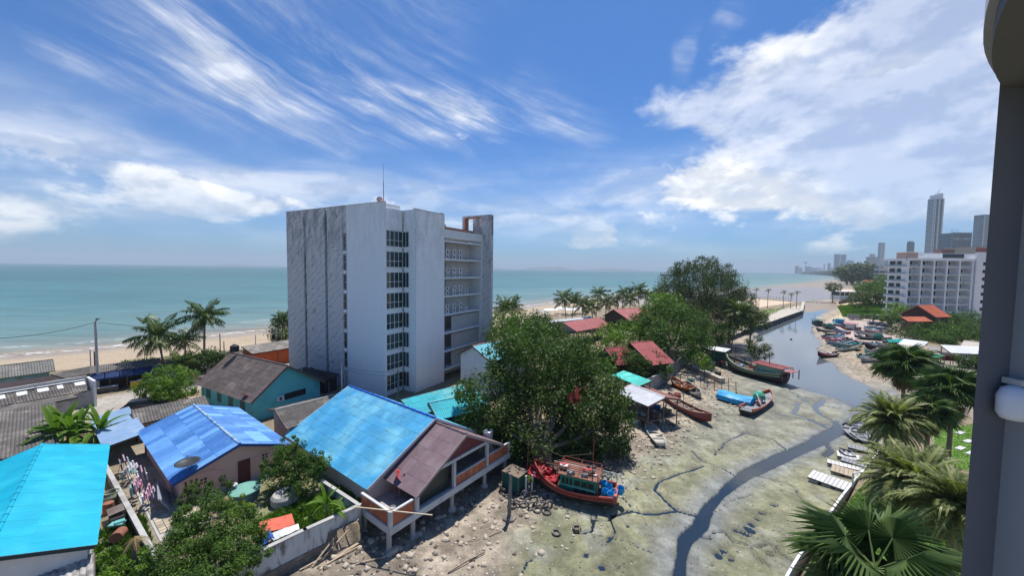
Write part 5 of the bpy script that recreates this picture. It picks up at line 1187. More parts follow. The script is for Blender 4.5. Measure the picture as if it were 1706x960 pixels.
# ------------------------------------------------------------------ vegetation
def leafmat(name, c, c2, tr=.38, gl=.5, sc=.6):
    mt = bpy.data.materials.new(name); mt.use_nodes = True; q = NG(mt.node_tree); b = q.n['Principled BSDF']; out_ = q.n['Material Output']
    at = q.new('ShaderNodeAttribute', attribute_name='leaf'); co = q.new('ShaderNodeTexCoord').outputs['Object']
    f = q.m('ADD', at.outputs['Fac'], q.m('MULTIPLY', q.m('SUBTRACT', q.noise(co, sc, 3, .5), .5), .9), clamp=True)
    col = q.mix(f, (*c, 1), (*c2, 1)); q.put(b.inputs['Base Color'], col); b.inputs['Roughness'].default_value = gl; b.inputs['Specular IOR Level'].default_value = .18
    t = q.new('ShaderNodeBsdfTranslucent'); q.put(t.inputs[0], q.mix(1., col, (1.05, 1.25, .45, 1), 'MULTIPLY')); m_ = q.new('ShaderNodeMixShader'); m_.inputs[0].default_value = tr
    q.l.new(b.outputs[0], m_.inputs[1]); q.l.new(t.outputs[0], m_.inputs[2]); q.l.new(m_.outputs[0], out_.inputs[0]); return mt
LM = dict(dark=leafmat('leaf_dark', (.028, .060, .014), (.095, .155, .03)), mid=leafmat('leaf_mid', (.035, .080, .014), (.11, .19, .03)), fresh=leafmat('leaf_fresh', (.06, .13, .015), (.17, .29, .03)),
          olive=leafmat('leaf_olive', (.048, .072, .024), (.12, .155, .055), .2, .6), lime=leafmat('leaf_lime', (.12, .2, .01), (.30, .38, .03)), dry=leafmat('leaf_dry', (.09, .10, .04), (.2, .19, .09), .2))
BARK = M('tree_bark', (.13, .105, .08), .9, .25, 3, .4)
def leaves(lobes, s, dens=1.0, asp=.5, seed=1, droop=.0, flat=.5):
    r_ = np.random.RandomState(seed); C_, A_, B_, T_ = [], [], [], []
    for (cx, cy, cz, r, fz) in lobes:
        m_ = max(8, int(26*(r/2.)**1.1)); d = r_.normal(size=(m_, 3)); d /= np.linalg.norm(d, axis=1)[:, None]
        rad = r*(.45+.5*r_.rand(m_)**.5); sc_ = d*rad[:, None]*np.array([1, 1, fz])+np.array([cx, cy, cz])
        scr = r*(.20+.16*r_.rand(m_))
        n = max(6, int(dens*2.3*4*math.pi*r*r/(s*s*asp)/m_*.55))
        dd = r_.normal(size=(m_, n, 3)); dd /= np.linalg.norm(dd, axis=2)[:, :, None]
        pos = sc_[:, None, :]+dd*(scr[:, None, None]*(.55+.5*r_.rand(m_, n, 1))); pos[:, :, 2] -= droop*r_.rand(m_, n)*scr[:, None]
        tone = np.broadcast_to((r_.rand(m_)*.6)[:, None], (m_, n))+r_.rand(m_, n)*.35
        nr = dd*.7+r_.normal(size=(m_, n, 3))*.45; nr[:, :, 2] += flat; nr /= np.linalg.norm(nr, axis=2)[:, :, None]
        u = np.cross(nr, r_.normal(size=(m_, n, 3))); u /= np.linalg.norm(u, axis=2)[:, :, None]+1e-6; v = np.cross(nr, u)
        sz = s*(.6+.8*r_.rand(m_, n, 1)); C_.append(pos.reshape(-1, 3)); A_.append((u*sz*.5).reshape(-1, 3)); B_.append((v*sz*asp*.5).reshape(-1, 3)); T_.append(tone.reshape(-1))
    C_, A_, B_, T_ = map(np.concatenate, (C_, A_, B_, T_))
    V = np.stack([C_-A_, C_-B_, C_+A_, C_+B_], 1).reshape(-1, 3); F = np.arange(len(V)).reshape(-1, 4)
    return V, F, np.repeat(T_, 4)
def leafobj(name, V, F, T, mat, parent):
    me = npmesh(name, V, F, mat); a = me.attributes.new('leaf', 'FLOAT', 'POINT'); a.data.foreach_set('value', T.astype(np.float32)); return link(name, me, parent)
def tree(name, label, lobes, mat='mid', s=.3, dens=1., base=None, zg=None, cat='tree', seed=1, fz=.85, trunk=.25, limbs=5, group=None, asp=.5, droop=0., flat=.5, multi=1):
    L = [(*GY(u, v, Y_), r, fz) for u, v, Y_, r in lobes]; cx = sum(l[0]*l[3] for l in L)/sum(l[3] for l in L); cy = sum(l[1]*l[3] for l in L)/sum(l[3] for l in L)
    if base: cx, cy = G(*base, LZ)[:2]
    zg = TZ(cx, cy) if zg is None else zg
    t = thing(name, label, cat, (cx, cy, zg), 0, group); Ll = [(l[0]-cx, l[1]-cy, l[2]-zg, l[3], l[4]) for l in L]
    V, F, T = leaves(Ll, s, dens, asp, seed, droop, flat); leafobj('crown', V, F, T, LM[mat], t)
    r_ = random.Random(seed); b = MB(); hc = min(l[2] for l in Ll)
    if trunk:
        zt_ = max(.5, sum(l[2] for l in Ll)/len(Ll)*.6)
        for k in range(multi):
            ox, oy = (r_.random()-.5)*multi*.8, (r_.random()-.5)*multi*.5
            b.tube([(ox, oy, -.3), (ox*.8+.1, oy, zt_*.5), (ox*.4, 0, zt_)], [trunk*1.3, trunk, trunk*.75], 8)
        for l in sorted(Ll, key=lambda q_: -q_[3])[:limbs]: b.tube([(0, 0, zt_*.85), (l[0]*.5, l[1]*.5, (zt_+l[2])/2), (l[0], l[1], l[2]+l[3]*.3)], [trunk*.55, trunk*.35, trunk*.12], 6)
        b.build('trunk', BARK, t)
    return t
tree('mangrove_tree', 'huge dark green mangrove spreading over the bank behind the red fishing boat', [(880, 605, 44, 4.6), (930, 630, 43, 5), (820, 668, 41, 4.0), (985, 672, 42, 4.4), (900, 705, 39.5, 5), (800, 705, 40, 2.8), (1008, 722, 40.5, 3.0), (848, 592, 46, 3.4),
     (958, 598, 46, 3.6), (930, 750, 38.8, 2.8), (862, 745, 38.8, 2.4), (1030, 700, 42, 2.2), (990, 745, 39.5, 2.0), (780, 650, 43, 1.8), (1020, 655, 44, 2.2)], 'dark', .34, .95, (905, 765), seed=3, trunk=.5, limbs=9, multi=3)
tree('leafy_tree', 'round mid-green tree close behind the white two-storey house', [(850, 558, 66, 4.6), (832, 545, 74, 3.6), (880, 548, 70, 4)], 'mid', .42, .8, seed=4)
tree('leafy_tree', 'broad dark tree between the mangrove and the dark red restaurant', [(900, 557, 66, 4.6), (925, 582, 60, 3.6), (915, 560, 66, 3.4)], 'dark', .42, .8, seed=5)
tree('leafy_tree', 'wide dark tree between the white two-storey house and the mangrove top', [(875, 572, 58, 3.6), (895, 560, 60, 3.4), (858, 566, 62, 3)], 'mid', .4, .85, seed=19)
tree('leafy_tree', 'leafy tree at the shoulder of the mangrove below the dark red restaurant', [(965, 600, 56, 3.4), (990, 610, 54, 3.0), (945, 592, 60, 3.0)], 'mid', .4, .8, seed=6)
tree('leafy_tree', 'bright broad-leaved tree in front of the red-roofed hall', [(1014, 556, 82, 3.0), (1042, 553, 84, 3.0), (1028, 568, 77, 2.8)], 'fresh', .55, .7, seed=7)
tree('leafy_tree', 'small pale tree touching the red-roofed annexe', [(1072, 548, 92, 3.4), (1062, 540, 96, 3)], 'mid', .5, .7, seed=8)
tree('shade_tree', 'bushy olive-green tree beside the red hipped pavilion', [(1100, 535, 86, 5.5), (1138, 545, 83, 6), (1120, 572, 77, 5.5), (1160, 568, 79, 3.8), (1086, 552, 82, 3.6), (1112, 520, 90, 4)], 'mid', .45, .95, (1120, 612), seed=9, trunk=.4, multi=2)
tree('shade_tree', 'light green tree tucked against the casuarinas above the red annexe', [(1098, 512, 96, 4.2), (1116, 505, 98, 3.6)], 'fresh', .5, .8, seed=10)
tree('casuarina', 'tall feathery casuarina with the twin leaning tops', [(1125, 480, 106, 5.2), (1140, 458, 107, 3.6), (1133, 446, 108, 2.2), (1150, 444, 108, 2.0), (1130, 505, 103, 6)], 'olive', .5, .8, seed=11, fz=1.2, asp=.28, droop=.8, flat=.1, trunk=.45, group='casuarinas at the creek bend', limbs=6)
tree('casuarina', 'tallest feathery casuarina in the middle of the creek clump', [(1178, 452, 109, 4.2), (1170, 438, 110, 2.2), (1188, 440, 110, 2.2), (1160, 485, 105, 7), (1190, 490, 104, 6.5), (1175, 520, 101, 7)], 'olive', .5, .8, seed=12, fz=1.2, asp=.28, droop=.8, flat=.1, trunk=.5, group='casuarinas at the creek bend', limbs=6)
tree('casuarina', 'lower windswept casuarina at the seaward end of the clump', [(1210, 462, 107, 3.6), (1217, 485, 106, 4.8), (1230, 505, 104, 4.6), (1205, 520, 101, 5.5), (1240, 495, 106, 3)], 'olive', .5, .8, seed=13, fz=1.1, asp=.28, droop=.8, flat=.1, trunk=.4, group='casuarinas at the creek bend', limbs=6)
tree('round_bush', 'low rounded bush beside the small bank palm', [(1252, 527, 96, 3.6), (1265, 535, 93, 2.8), (1240, 540, 90, 3)], 'olive', .4, .9, seed=14, cat='bush', zg=.8)
tree('mangrove_bush', 'lone mangrove bush standing in the creek water', [(1262, 575, 80, 2.5), (1270, 588, 77, 1.9), (1254, 585, 78, 1.7)], 'olive', .3, .7, zg=.0, seed=15, cat='bush', trunk=.12)
for i, (lab, lb, mt_) in enumerate((('small tree with reddish twigs before the red sala', [(1035, 600, 66, 2.8), (1020, 595, 68, 2.2)], 'mid'), ('dark bush between the sala and the turquoise roof', [(1062, 612, 63, 2.6), (1050, 602, 66, 2.2)], 'dark'), ('green bush at the head of the grey creek wall', [(1088, 604, 68, 3.0), (1100, 615, 65, 2.2), (1075, 596, 70, 2.4)], 'mid'),
                                    ('low shrub growing by the green-netted hut', [(1168, 600, 72, 1.8), (1178, 608, 69, 1.4)], 'fresh'), ('dark shrub row between casuarinas and the creek bank', [(1190, 560, 88, 3), (1205, 553, 90, 2.8)], 'dark'))):
    tree('shrub', lab, lb, mt_, .34, .9, seed=20+i, cat='shrub', trunk=.12)
tree('round_bush', 'round glossy bush by the beach road beside the parked car', [(262, 642, 50, 2.3), (295, 640, 50, 2.4), (277, 626, 51, 1.9), (246, 655, 49.5, 1.5), (310, 655, 49, 1.4), (275, 655, 48.5, 1.9)], 'fresh', .26, .95, seed=30, cat='bush', trunk=.15)
tree('yard_tree', 'leafy yard tree between the pink house and the sky-blue roof', [(488, 762, 31, 1.75), (515, 778, 30, 1.45), (468, 790, 30, 1.5), (500, 808, 29.5, 1.5), (530, 765, 31, 1.0), (452, 772, 30.5, .9), (480, 742, 31.5, .9)], 'mid', .17, .9, seed=31, trunk=.14)
tree('yard_tree', 'large bright tree at the lower edge beside the tiled walkway', [(350, 880, 22, 1.9), (312, 918, 21, 1.8), (392, 900, 22, 1.7), (345, 940, 20, 2.0), (285, 950, 20.5, 1.4), (408, 940, 21, 1.35), (335, 846, 23.5, 1.1), (395, 868, 23, 1.2), (305, 880, 22, 1.2), (350, 985, 19, 2.0), (420, 905, 22, .8)], 'mid', .15, .8, seed=32, trunk=.16, zg=1.8)
tree('shrub', 'dark green shrub below the salmon wall with vent blocks', [(332, 818, 27, 1.0), (368, 812, 27.5, .9), (318, 832, 26, .8)], 'dark', .15, .9, seed=33, cat='shrub', trunk=.06)
tree('shrub', 'yellow-green shrub before the round green tank', [(392, 838, 25.5, .65), (405, 850, 25, .6), (380, 850, 25, .6)], 'lime', .14, .9, seed=34, cat='shrub', trunk=.05)
tree('shrub', 'weedy shrubs beneath the cyan roof corner', [(185, 935, 22, .8), (212, 948, 21, .9), (235, 930, 22, .7), (195, 965, 20, 1.0)], 'fresh', .15, .8, seed=35, cat='shrub', trunk=.05, zg=1.8)
tree('shrub', 'low weeds along the yard wall near the banana plant', [(505, 852, 27.5, .6), (480, 845, 28, .6), (560, 862, 26.5, .5), (450, 838, 28.5, .5)], 'mid', .13, .8, seed=36, cat='shrub', trunk=0)
for i, (lab, lb, mt_, s_) in enumerate((('dark hedge tree nearest the bright white boat shed', [(1600, 562, 116, 5.4), (1632, 558, 116, 5.6), (1612, 570, 110, 4.4), (1640, 572, 104, 4)], 'dark', .5), ('broad hedge tree in the middle of the far bank', [(1555, 558, 116, 5.8), (1578, 566, 110, 5.2), (1540, 568, 110, 4.8), (1560, 573, 105, 4.2)], 'mid', .5), ('hedge tree next to the parked white cars', [(1500, 564, 118, 4.6), (1522, 558, 118, 5.2), (1484, 568, 116, 3), (1515, 570, 110, 3.8)], 'olive', .5),
                                        ('big leafy tree behind the hedge below the hotel fins', [(1585, 545, 128, 6), (1615, 542, 128, 6), (1560, 548, 128, 5)], 'mid', .55), ('tree right beside the steep orange pavilion', [(1560, 538, 132, 4.6), (1545, 545, 128, 4)], 'dark', .5), ('round tree by the first balconies of the white hotel', [(1492, 517, 150, 4), (1500, 523, 146, 3.4)], 'fresh', .5),
                                        ('small tree in front of the steep orange pavilion', [(1487, 532, 138, 3), (1478, 536, 136, 2.4)], 'dark', .5), ('dark grove behind the beach wall at the creek mouth', [(1430, 500, 190, 5), (1446, 497, 192, 5.5), (1462, 498, 190, 5)], 'olive', .8),
                                        ('palm-like grove between beach club and balcony hotel', [(1445, 486, 230, 7), (1462, 484, 232, 7), (1472, 490, 215, 6)], 'mid', .9), ('trees in front of the orange-roofed villa', [(1436, 478, 280, 6), (1450, 479, 270, 6)], 'dark', .9), ('windswept tree on the beach point by the club', [(1384, 478, 262, 4), (1392, 479, 258, 4)], 'olive', .7),
                                        ('green hedge on the car park wall', [(1440, 528, 150, 1.6), (1455, 529, 148, 1.8), (1470, 530, 146, 1.8)], 'mid', .4), ('tree standing behind the villa near the grey hotel', [(1470, 470, 300, 7), (1482, 472, 290, 6)], 'mid', 1.0),
                                        ('dark bush at the foot of the slate column view', [(1635, 590, 98, 3.5), (1620, 602, 90, 2.5)], 'dark', .45))):
    tree('bank_tree', lab, lb, mt_, s_, .85, seed=40+i, trunk=.25, group='trees on the far bank')
tree('roadside_tree', 'dark scrub tree below the coconut palms on the beach road', [(330, 600, 60, 2.4), (352, 602, 60, 2.4), (372, 600, 62, 2.0), (310, 608, 58, 1.8)], 'dark', .3, .85, seed=60, trunk=.12)
tree('roadside_tree', 'dark tree half hidden behind the stained hotel wall', [(474, 548, 84, 3.4), (480, 535, 86, 3.0), (470, 565, 80, 2.4)], 'dark', .4, .8, seed=61)
# far-off wood behind the bay: one mass
V, F, T = leaves([(*GY(1426+5.2*i+(i*37 % 5), 459+(i % 3)*1.2-(i > 8)*1.5, Yd), Yd*.0105, .7) for i, Yd in enumerate((1500, 1250, 1000, 860, 740, 640, 560, 500, 470, 440, 420, 400))]+[(*GY(1340+7*i, 455.3, 4300-280*i), 32, .45) for i in range(14)], 4.5, .5, .6, 77)
o = leafobj('distant_wood', V, F, T, LM['olive'], None); tag(o, kind='stuff')
# ------------------------------------------------------------------ palms
def frond_mesh(name, L, elev, arch, n=26, ll=.9, w=.05, hang=.5, seed=0, vshape=.25, taper=.5):
    r_ = random.Random(seed); b = MB(); pts = []; a = elev; x = z = 0; ds = L/n
    for i in range(n+1):
        pts.append((x, z, a)); x += math.cos(a)*ds; z += math.sin(a)*ds; a -= arch/n*(.5+1.0*i/n)
    T = []
    for i in range(n):
        p, q_ = pts[i], pts[i+1]; ww = .035*(1-i/n)+.008
        b.add([(p[0], -ww, p[1]), (q_[0], -ww, q_[1]), (q_[0], ww, q_[1]), (p[0], ww, p[1])], [(0, 1, 2, 3)]); T += [.9]*4
        if i < 2: continue
        s = i/n; l = ll*(math.sin(math.pi*min(1, s*1.05+.12))**taper)*(.85+.3*r_.random())
        for sg in (-1, 1):
            ca, sa = math.cos(p[2]), math.sin(p[2]); fx = ca*.45; fz_ = sa*.45
            h_ = hang*(.6+.8*r_.random())
            m_ = (p[0]+fx*l*.5-sa*vshape*l*0, sg*l*.48, p[1]+fz_*l*.5+vshape*l*.3-h_*l*.18); e = (p[0]+fx*l*.9, sg*l*(.8-.25*h_), p[1]+fz_*l*.8-h_*l*.75)
            dx, dz = ca*w*1.2, sa*w*1.2
            b.add([(p[0], sg*.01, p[1]), (m_[0]-dx, m_[1], m_[2]-dz), e, (m_[0]+dx, m_[1], m_[2]+dz)], [(0, 1, 2, 3)]); tt = r_.random()*.7; T += [tt]*4
    me = bpy.data.meshes.new(name); me.from_pydata(b.V, [], b.F); a_ = me.attributes.new('leaf', 'FLOAT', 'POINT'); a_.data.foreach_set('value', np.array(T, dtype=np.float32)); return me
def withmat(me, mt): m_ = me.copy(); m_.materials.append(mt); return m_
PL = leafmat('palm_leaf', (.030, .065, .014), (.13, .17, .04), .2, .4); PD = leafmat('date_palm_leaf', (.075, .105, .035), (.34, .36, .13), .28, .45); PDRY = leafmat('dry_frond', (.16, .11, .05), (.30, .22, .10), .1, .7); FPL = leafmat('fan_palm_leaf', (.035, .085, .025), (.17, .24, .08), .3, .3)
COCO = [withmat(frond_mesh('frond', 1., e, a_, 22, .30, .018, h_, i, taper=.45), PL) for i, (e, a_, h_) in enumerate(((1.25, 1.1, .4), (.95, 1.5, .6), (.55, 1.6, .8), (.1, 1.3, 1.0), (-.45, .8, 1.1)))]
DATE = [withmat(frond_mesh('frond', 1., e, a_, 44, .19, .012, h_, 10+i, vshape=.5, taper=.35), PD) for i, (e, a_, h_) in enumerate(((1.3, 1.3, .0), (1.05, 1.8, .1), (.75, 1.9, .2), (.3, 1.7, .3), (-.2, 1.2, .4)))]
DRYF = withmat(frond_mesh('frond', 1., -.9, .5, 16, .22, .02, .8, 31), PDRY)
PTR = M('palm_trunk', (.21, .17, .13), .9, .2, 4, .4, stretch=(1, 1, 4))
def palm(label, crown, R_, kind='coco', base=None, zg=None, lean=(0, 0), nf=20, seed=1, tr=.14, group=None, cat='palm', dry=2, wind=0.):
    """crown is a world point; the trunk runs down to the ground below it"""
    r_ = random.Random(seed); cx, cy, cz = crown; bx, by = cx+lean[0], cy+lean[1]; zg = TZ(bx, by) if zg is None else zg
    t = thing({'coco': 'coconut_palm', 'date': 'date_palm', 'fan': 'fan_palm'}[kind], label, cat, (bx, by, zg), 0, group); H_ = cz-zg
    tb = MB(); tb.tube([(-lean[0]*(s**1.6), -lean[1]*(s**1.6), -.2+(H_+.15)*s) for s in (0, .2, .4, .6, .8, 1)], [tr*1.5, tr*1.1, tr, tr*.95, tr*.9, tr*.9], 8); tb.build('trunk', PTR, t)
    top = (-lean[0], -lean[1], H_)
    if kind in ('coco', 'date'):
        S = COCO if kind == 'coco' else DATE
        for i in range(nf):
            k = min(4, int(5*(i+.3)/nf)); az_ = i*2.39996+r_.random()*.4; sc_ = R_*1.15*(.85+.25*r_.random()); az_ += wind*math.sin(az_)*.0
            link('frond', S[k], t, top, (r_.uniform(-.25, .25), r_.uniform(-.15, .15), az_), (sc_, sc_, sc_))
        for i in range(dry): link('frond', DRYF, t, top, (0, 0, i*2.1+seed), (R_*.8,)*3)
        if kind == 'coco' and R_ > 3:
            for i in range(4):
                c = MB(); c.lathe([(.02, -.17), (.12, -.08), (.14, .02), (.08, .13), (.01, .17)], 8); c.build('coconut', leafm_coco, t, loc=(top[0]+.3*math.cos(i*1.6), top[1]+.3*math.sin(i*1.6), top[2]-.25))
    return t, top
leafm_coco = M('coconut_husk', (.16, .17, .04), .6)
def seg_fan(name, R_, seed, nseg=34, span=5.2, fold=.10):
    r_ = random.Random(seed); b = MB(); T = []
    pl = 1.15  # petiole
    b.add([(0, -.03, 0), (pl, -.02, .0), (pl, .02, .0), (0, .03, 0)], [(0, 1, 2, 3)]); T += [.9]*4
    for i in range(nseg):
        a = -span/2+span*i/(nseg-1); a2 = span/(nseg-1)*.55
        def pt(rr_, an, up): return (pl+rr_*math.cos(an), rr_*math.sin(an), up-.10*rr_*rr_-.12*abs(math.sin(an))*rr_)
        r1 = R_*.52; r2 = R_*(.9+.25*r_.random()); dr = .45*r_.random()+.15; tt = r_.random()*.6
        c0 = pt(.02, a, .0); l1 = pt(r1, a-a2, -fold*.5); m1 = pt(r1, a, fold); g1 = pt(r1, a+a2, -fold*.5); e = pt(r2, a+.09*(r_.random()-.5), -dr)
        b.add([c0, l1, m1, g1, e], [(0, 1, 2), (0, 2, 3), (1, 4, 2), (2, 4, 3)]); T += [tt, tt, tt+.25, tt, tt+.3]
    me = bpy.data.meshes.new(name); me.from_pydata(b.V, [], b.F); a_ = me.attributes.new('leaf', 'FLOAT', 'POINT'); a_.data.foreach_set('value', np.array(T, dtype=np.float32)); me.materials.append(FPL); return me
FANS = [seg_fan('fan_leaf', 1.25, i) for i in range(3)]; FDRY = seg_fan('fan_leaf', 1.1, 7, 24, 3.6); FDRY.materials.clear(); FDRY.materials.append(PDRY)
def fanpalm(label, crown, R_, nf=26, seed=1, tr=.17, dry=6, group=None, **k):
    t, top = palm(label, crown, R_, 'fan', seed=seed, tr=tr, group=group, **k); r_ = random.Random(seed); sc = R_/2.4
    for i in range(nf):
        s = (i+.5)/nf; el_ = (1.0 if seed == 70 else 1.3)-1.75*s+r_.uniform(-.12, .12); az_ = i*2.39996+r_.random()*.3
        link('fan_leaf', FANS[i % 3], t, top, (r_.uniform(-.35, .35), -el_, az_), (sc,)*3)
    for i in range(dry): link('fan_leaf', FDRY, t, (top[0], top[1], top[2]-.2), (0, 1.15+.2*r_.random(), i*1.1+seed), (sc*.9,)*3)
    return t
gp = 'coconut palms by the beach'
palm('broad coconut palm with yellowish fronds by the beach road', GY(262, 562, 60), 4.4, nf=24, seed=2, lean=(.8, .3), group=gp)
palm('tallest coconut palm rising beside the beach road', GY(341, 528, 64), 3.9, nf=24, seed=3, lean=(-.5, .2), group=gp, tr=.17, dry=4)
palm('small coconut palm squeezed between the two taller roadside palms', GY(308, 568, 64), 3.0, nf=16, seed=4, group=gp)
palm('young low palm at the foot of the tall roadside palms', GY(300, 606, 57), 2.4, nf=14, seed=5, group=gp)
palm('dark palm beside the power pole at the stained hotel wall', GY(470, 535, 86), 3.2, nf=18, seed=6, group=gp)
lab = ['coconut palm leaning nearest the hotel fin', 'coconut palm standing just behind the one by the hotel fin', 'tall coconut palm with clear trunk at the start of the beach row', 'thin palm behind the first tall palm of the row', 'bushy palm over the long white store roof', 'palm over the end of the dark red restaurant',
       'palm top against the sea above the white store', 'leaning palm beside the red hall roof', 'slender palm behind the red hall', 'dense palm crown over the red hall ridge', 'palm at the seaward corner of the red hall', 'tallest palm crown of the beach row', 'palm between the tallest crown and the annexe', 'last palm of the row before the casuarinas', 'short palm above the red annexe']
for i, (u, v, Yd, R_) in enumerate(((840, 514, 98, 4.2), (853, 512, 106, 4.2), (940, 499, 122, 4.6), (958, 497, 138, 3.6), (971, 508, 122, 4.6), (985, 513, 116, 3.8), (998, 490, 140, 4), (1010, 504, 126, 4.2), (1027, 500, 136, 3.4), (1040, 490, 142, 3.8), (1050, 499, 132, 4), (1063, 485, 138, 4.4), (1076, 491, 142, 3.4), (1097, 488, 150, 4), (1088, 499, 134, 3))):
    palm(lab[i], GY(u, v, Yd), R_, nf=18, seed=10+i, lean=((i % 3-1)*.9, .3), group=gp, dry=1)
palm('coconut palm leaning over the creek bank below the casuarinas', GY(1233, 520, 92), 4.4, nf=22, seed=30, lean=(-2.2, -.5), zg=.8, tr=.16)
for i, (u, v, lab_) in enumerate(((1260, 483, 'first thin windblown palm on the point, by the casuarinas'), (1280, 484, 'second thin windblown palm along the point'), (1306, 487, 'third thin windblown palm in the middle of the point'), (1318, 491, 'short windblown palm near the tip of the point'), (1328, 488, 'leaning windblown palm at the very tip of the point'))):
    palm(lab_, GY(u, v, 196), 1.7, nf=9, seed=50+i, tr=.13, group='thin palms along the point', dry=0, zg=1.2)
dg = 'date palms in the garden by the sea wall'
palm('large golden-tipped date palm in the garden above the fan palm', GY(1522, 812, 22.5), 3.1, 'date', nf=84, seed=60, tr=.28, group=dg, dry=4)
palm('grey-green date palm beside the white jetties', GY(1484, 706, 31), 3.0, 'date', nf=74, seed=61, tr=.28, group=dg, dry=3)
palm('date palm half hidden behind the slate column', GY(1592, 850, 19.5), 2.8, 'date', nf=70, seed=62, tr=.26, group=dg, dry=3)
fg = 'fan palms of the garden'
fanpalm('big glossy fan palm at the bottom of the garden', GY(1458, 948, 14.5), 3.0, nf=26, seed=70, group=fg)
fanpalm('tall fan palm with silvery leaves before the boat sheds', GY(1508, 612, 38), 2.9, nf=28, seed=71, group=fg)
fanpalm('dark fan palm beside the slate column', GY(1588, 655, 32), 2.8, nf=28, seed=72, group=fg)
fanpalm('smaller dark fan palm between the date palm and the column', GY(1548, 690, 31), 2.1, nf=22, seed=73, group=fg)
# banana plants
def blade(name, L, w, elev, arch, seed):
    n = 8; b = MB(); T = []; a = elev; x = z = 0; ds = L/n; pts = []
    for i in range(n+1): pts.append((x, z)); x += math.cos(a)*ds; z += math.sin(a)*ds; a -= arch/n*1.2
    for i in range(n):
        w0, w1 = [w*math.sin(math.pi*min(1, max(.04, s*.92+.05)))**.6*(0.15 if s < .15 else 1) for s in (i/n, (i+1)/n)]
        for sg in (-1, 1):
            b.add([(pts[i][0], 0, pts[i][1]), (pts[i+1][0], 0, pts[i+1][1]), (pts[i+1][0], sg*w1, pts[i+1][1]+w1*.25), (pts[i][0], sg*w0, pts[i][1]+w0*.25)], [(0, 1, 2, 3)]); T += [.3, .3, .75, .75]
    me = bpy.data.meshes.new(name); me.from_pydata(b.V, [], b.F); a_ = me.attributes.new('leaf', 'FLOAT', 'POINT'); a_.data.foreach_set('value', np.array(T, dtype=np.float32)); me.materials.append(LM['fresh']); return me
BAN = [blade('leaf', 1., .085, e, a_, i) for i, (e, a_) in enumerate(((1.4, .5), (1.1, 1.1), (.7, 1.5), (.3, 1.4)))]
def banana(label, P, h, Ls, nf, seed, group=None):
    t = thing('banana_plant', label, 'plant', P, 0, group); r_ = random.Random(seed); b = MB(); b.tube([(0, 0, -.2), (.03, 0, h*.5), (0, 0, h)], [.14, .12, .09], 8); b.build('stem', M('banana_stem', (.22, .24, .10), .6), t)
    for i in range(nf): s = Ls*(.8+.35*r_.random()); link('leaf', BAN[min(3, int(4*i/nf))], t, (0, 0, h), (r_.uniform(-.3, .3), 0, i*2.4+r_.random()), (s,)*3)
for i, (u, v, lab_, Ls) in enumerate(((95, 745, 'banana plant against the big grey roof', 3.0), (130, 748, 'tallest banana plant above the cyan roof ridge', 3.3), (165, 742, 'banana plant beside the steel-blue lean-to', 2.9), (112, 730, 'banana plant at the back of the clump', 3.0))):
    p = G(u, v+40, 2.0); p = GY(u, v-18, 36+i*.6); banana(lab_, (p[0], p[1], LZ), max(1.0, p[2]-LZ), Ls, 19, 80+i, 'banana plants behind the cyan roof')
p = G(543, 868, 2.0); banana('pale lone banana plant inside the yard wall', (p[0], p[1], LZ-.1), 1.3, 1.7, 9, 90); p = G(556, 872, 2.0); banana('small banana plant leaning on the yard wall', (p[0], p[1], LZ-.1), .9, 1.4, 7, 91)
p = G(227, 958, 1.9); t = thing('palm_stump', 'dead palm trunk with a withered brown crown', 'palm stump', (p[0], p[1], LZ-.1)); hh = GY(226, 900, p[1])[2]-LZ
b = MB(); b.tube([(0, 0, -.2), (0, 0, hh*.7), (.05, 0, hh)], [.2, .17, .22], 8); b.build('trunk', PTR, t)
for i in range(7): link('frond', DRYF, t, (0, 0, hh+.3), (.2, -.35, i*.9), (1.1,)*3)
# grass and weeds: nobody could count the blades
def grass(name, poly, n, h, mat, z=LZ, seed=1):
    P_ = np.array(px(poly, z))[:, :2]; r_ = np.random.RandomState(seed); x = r_.uniform(P_[:, 0].min(), P_[:, 0].max(), n*3); y = r_.uniform(P_[:, 1].min(), P_[:, 1].max(), n*3); k = inside(x, y, P_)&(vnoise(x, y, 1.5, seed) > .32); x, y = x[k][:n], y[k][:n]; n = len(x)
    if n == 0: return
    zz = terr_h(x, y)[0]-.02; a = r_.rand(n)*6.28; hh = h*(.4+.9*r_.rand(n)); w = hh*.22
    V = np.stack([np.stack([x-np.cos(a)*w, y-np.sin(a)*w, zz], 1), np.stack([x+np.cos(a)*w, y+np.sin(a)*w, zz], 1), np.stack([x+r_.normal(size=n)*hh*.4, y+r_.normal(size=n)*hh*.4, zz+hh], 1)], 1).reshape(-1, 3)
    o = leafobj(name, V, np.arange(3*n).reshape(-1, 3), np.repeat(r_.rand(n)*.8, 3), LM[mat], None); tag(o, kind='stuff')
grass('lawn_grass', [(1330, 985), (1370, 905), (1412, 838), (1445, 800), (1640, 790), (1640, 985)], 60000, .11, 'fresh', 1.5, 1)
grass('lawn_grass', [(1555, 715), (1640, 705), (1640, 790), (1560, 780)], 12000, .12, 'fresh', 1.5, 2)
grass('yard_grass', [(520, 830), (600, 800), (600, 860), (430, 900), (400, 880)], 9000, .28, 'fresh', LZ, 3)
grass('yard_weeds', [(160, 890), (240, 860), (280, 1000), (160, 1000)], 5000, .35, 'mid', LZ, 4)
grass('rough_grass', [(1395, 507), (1450, 505), (1650, 512), (1660, 530), (1500, 532), (1405, 524)], 26000, 1.1, 'fresh', 1.5, 5)
grass('point_grass', [(1225, 520), (1300, 514), (1316, 507), (1262, 540), (1215, 552)], 9000, .4, 'mid', 1.6, 6)
grass('scrub_ground', [(820, 548), (1000, 530), (1100, 540), (1130, 600), (1030, 700), (960, 715), (860, 720), (800, 640)], 16000, .6, 'dark', LZ, 7)
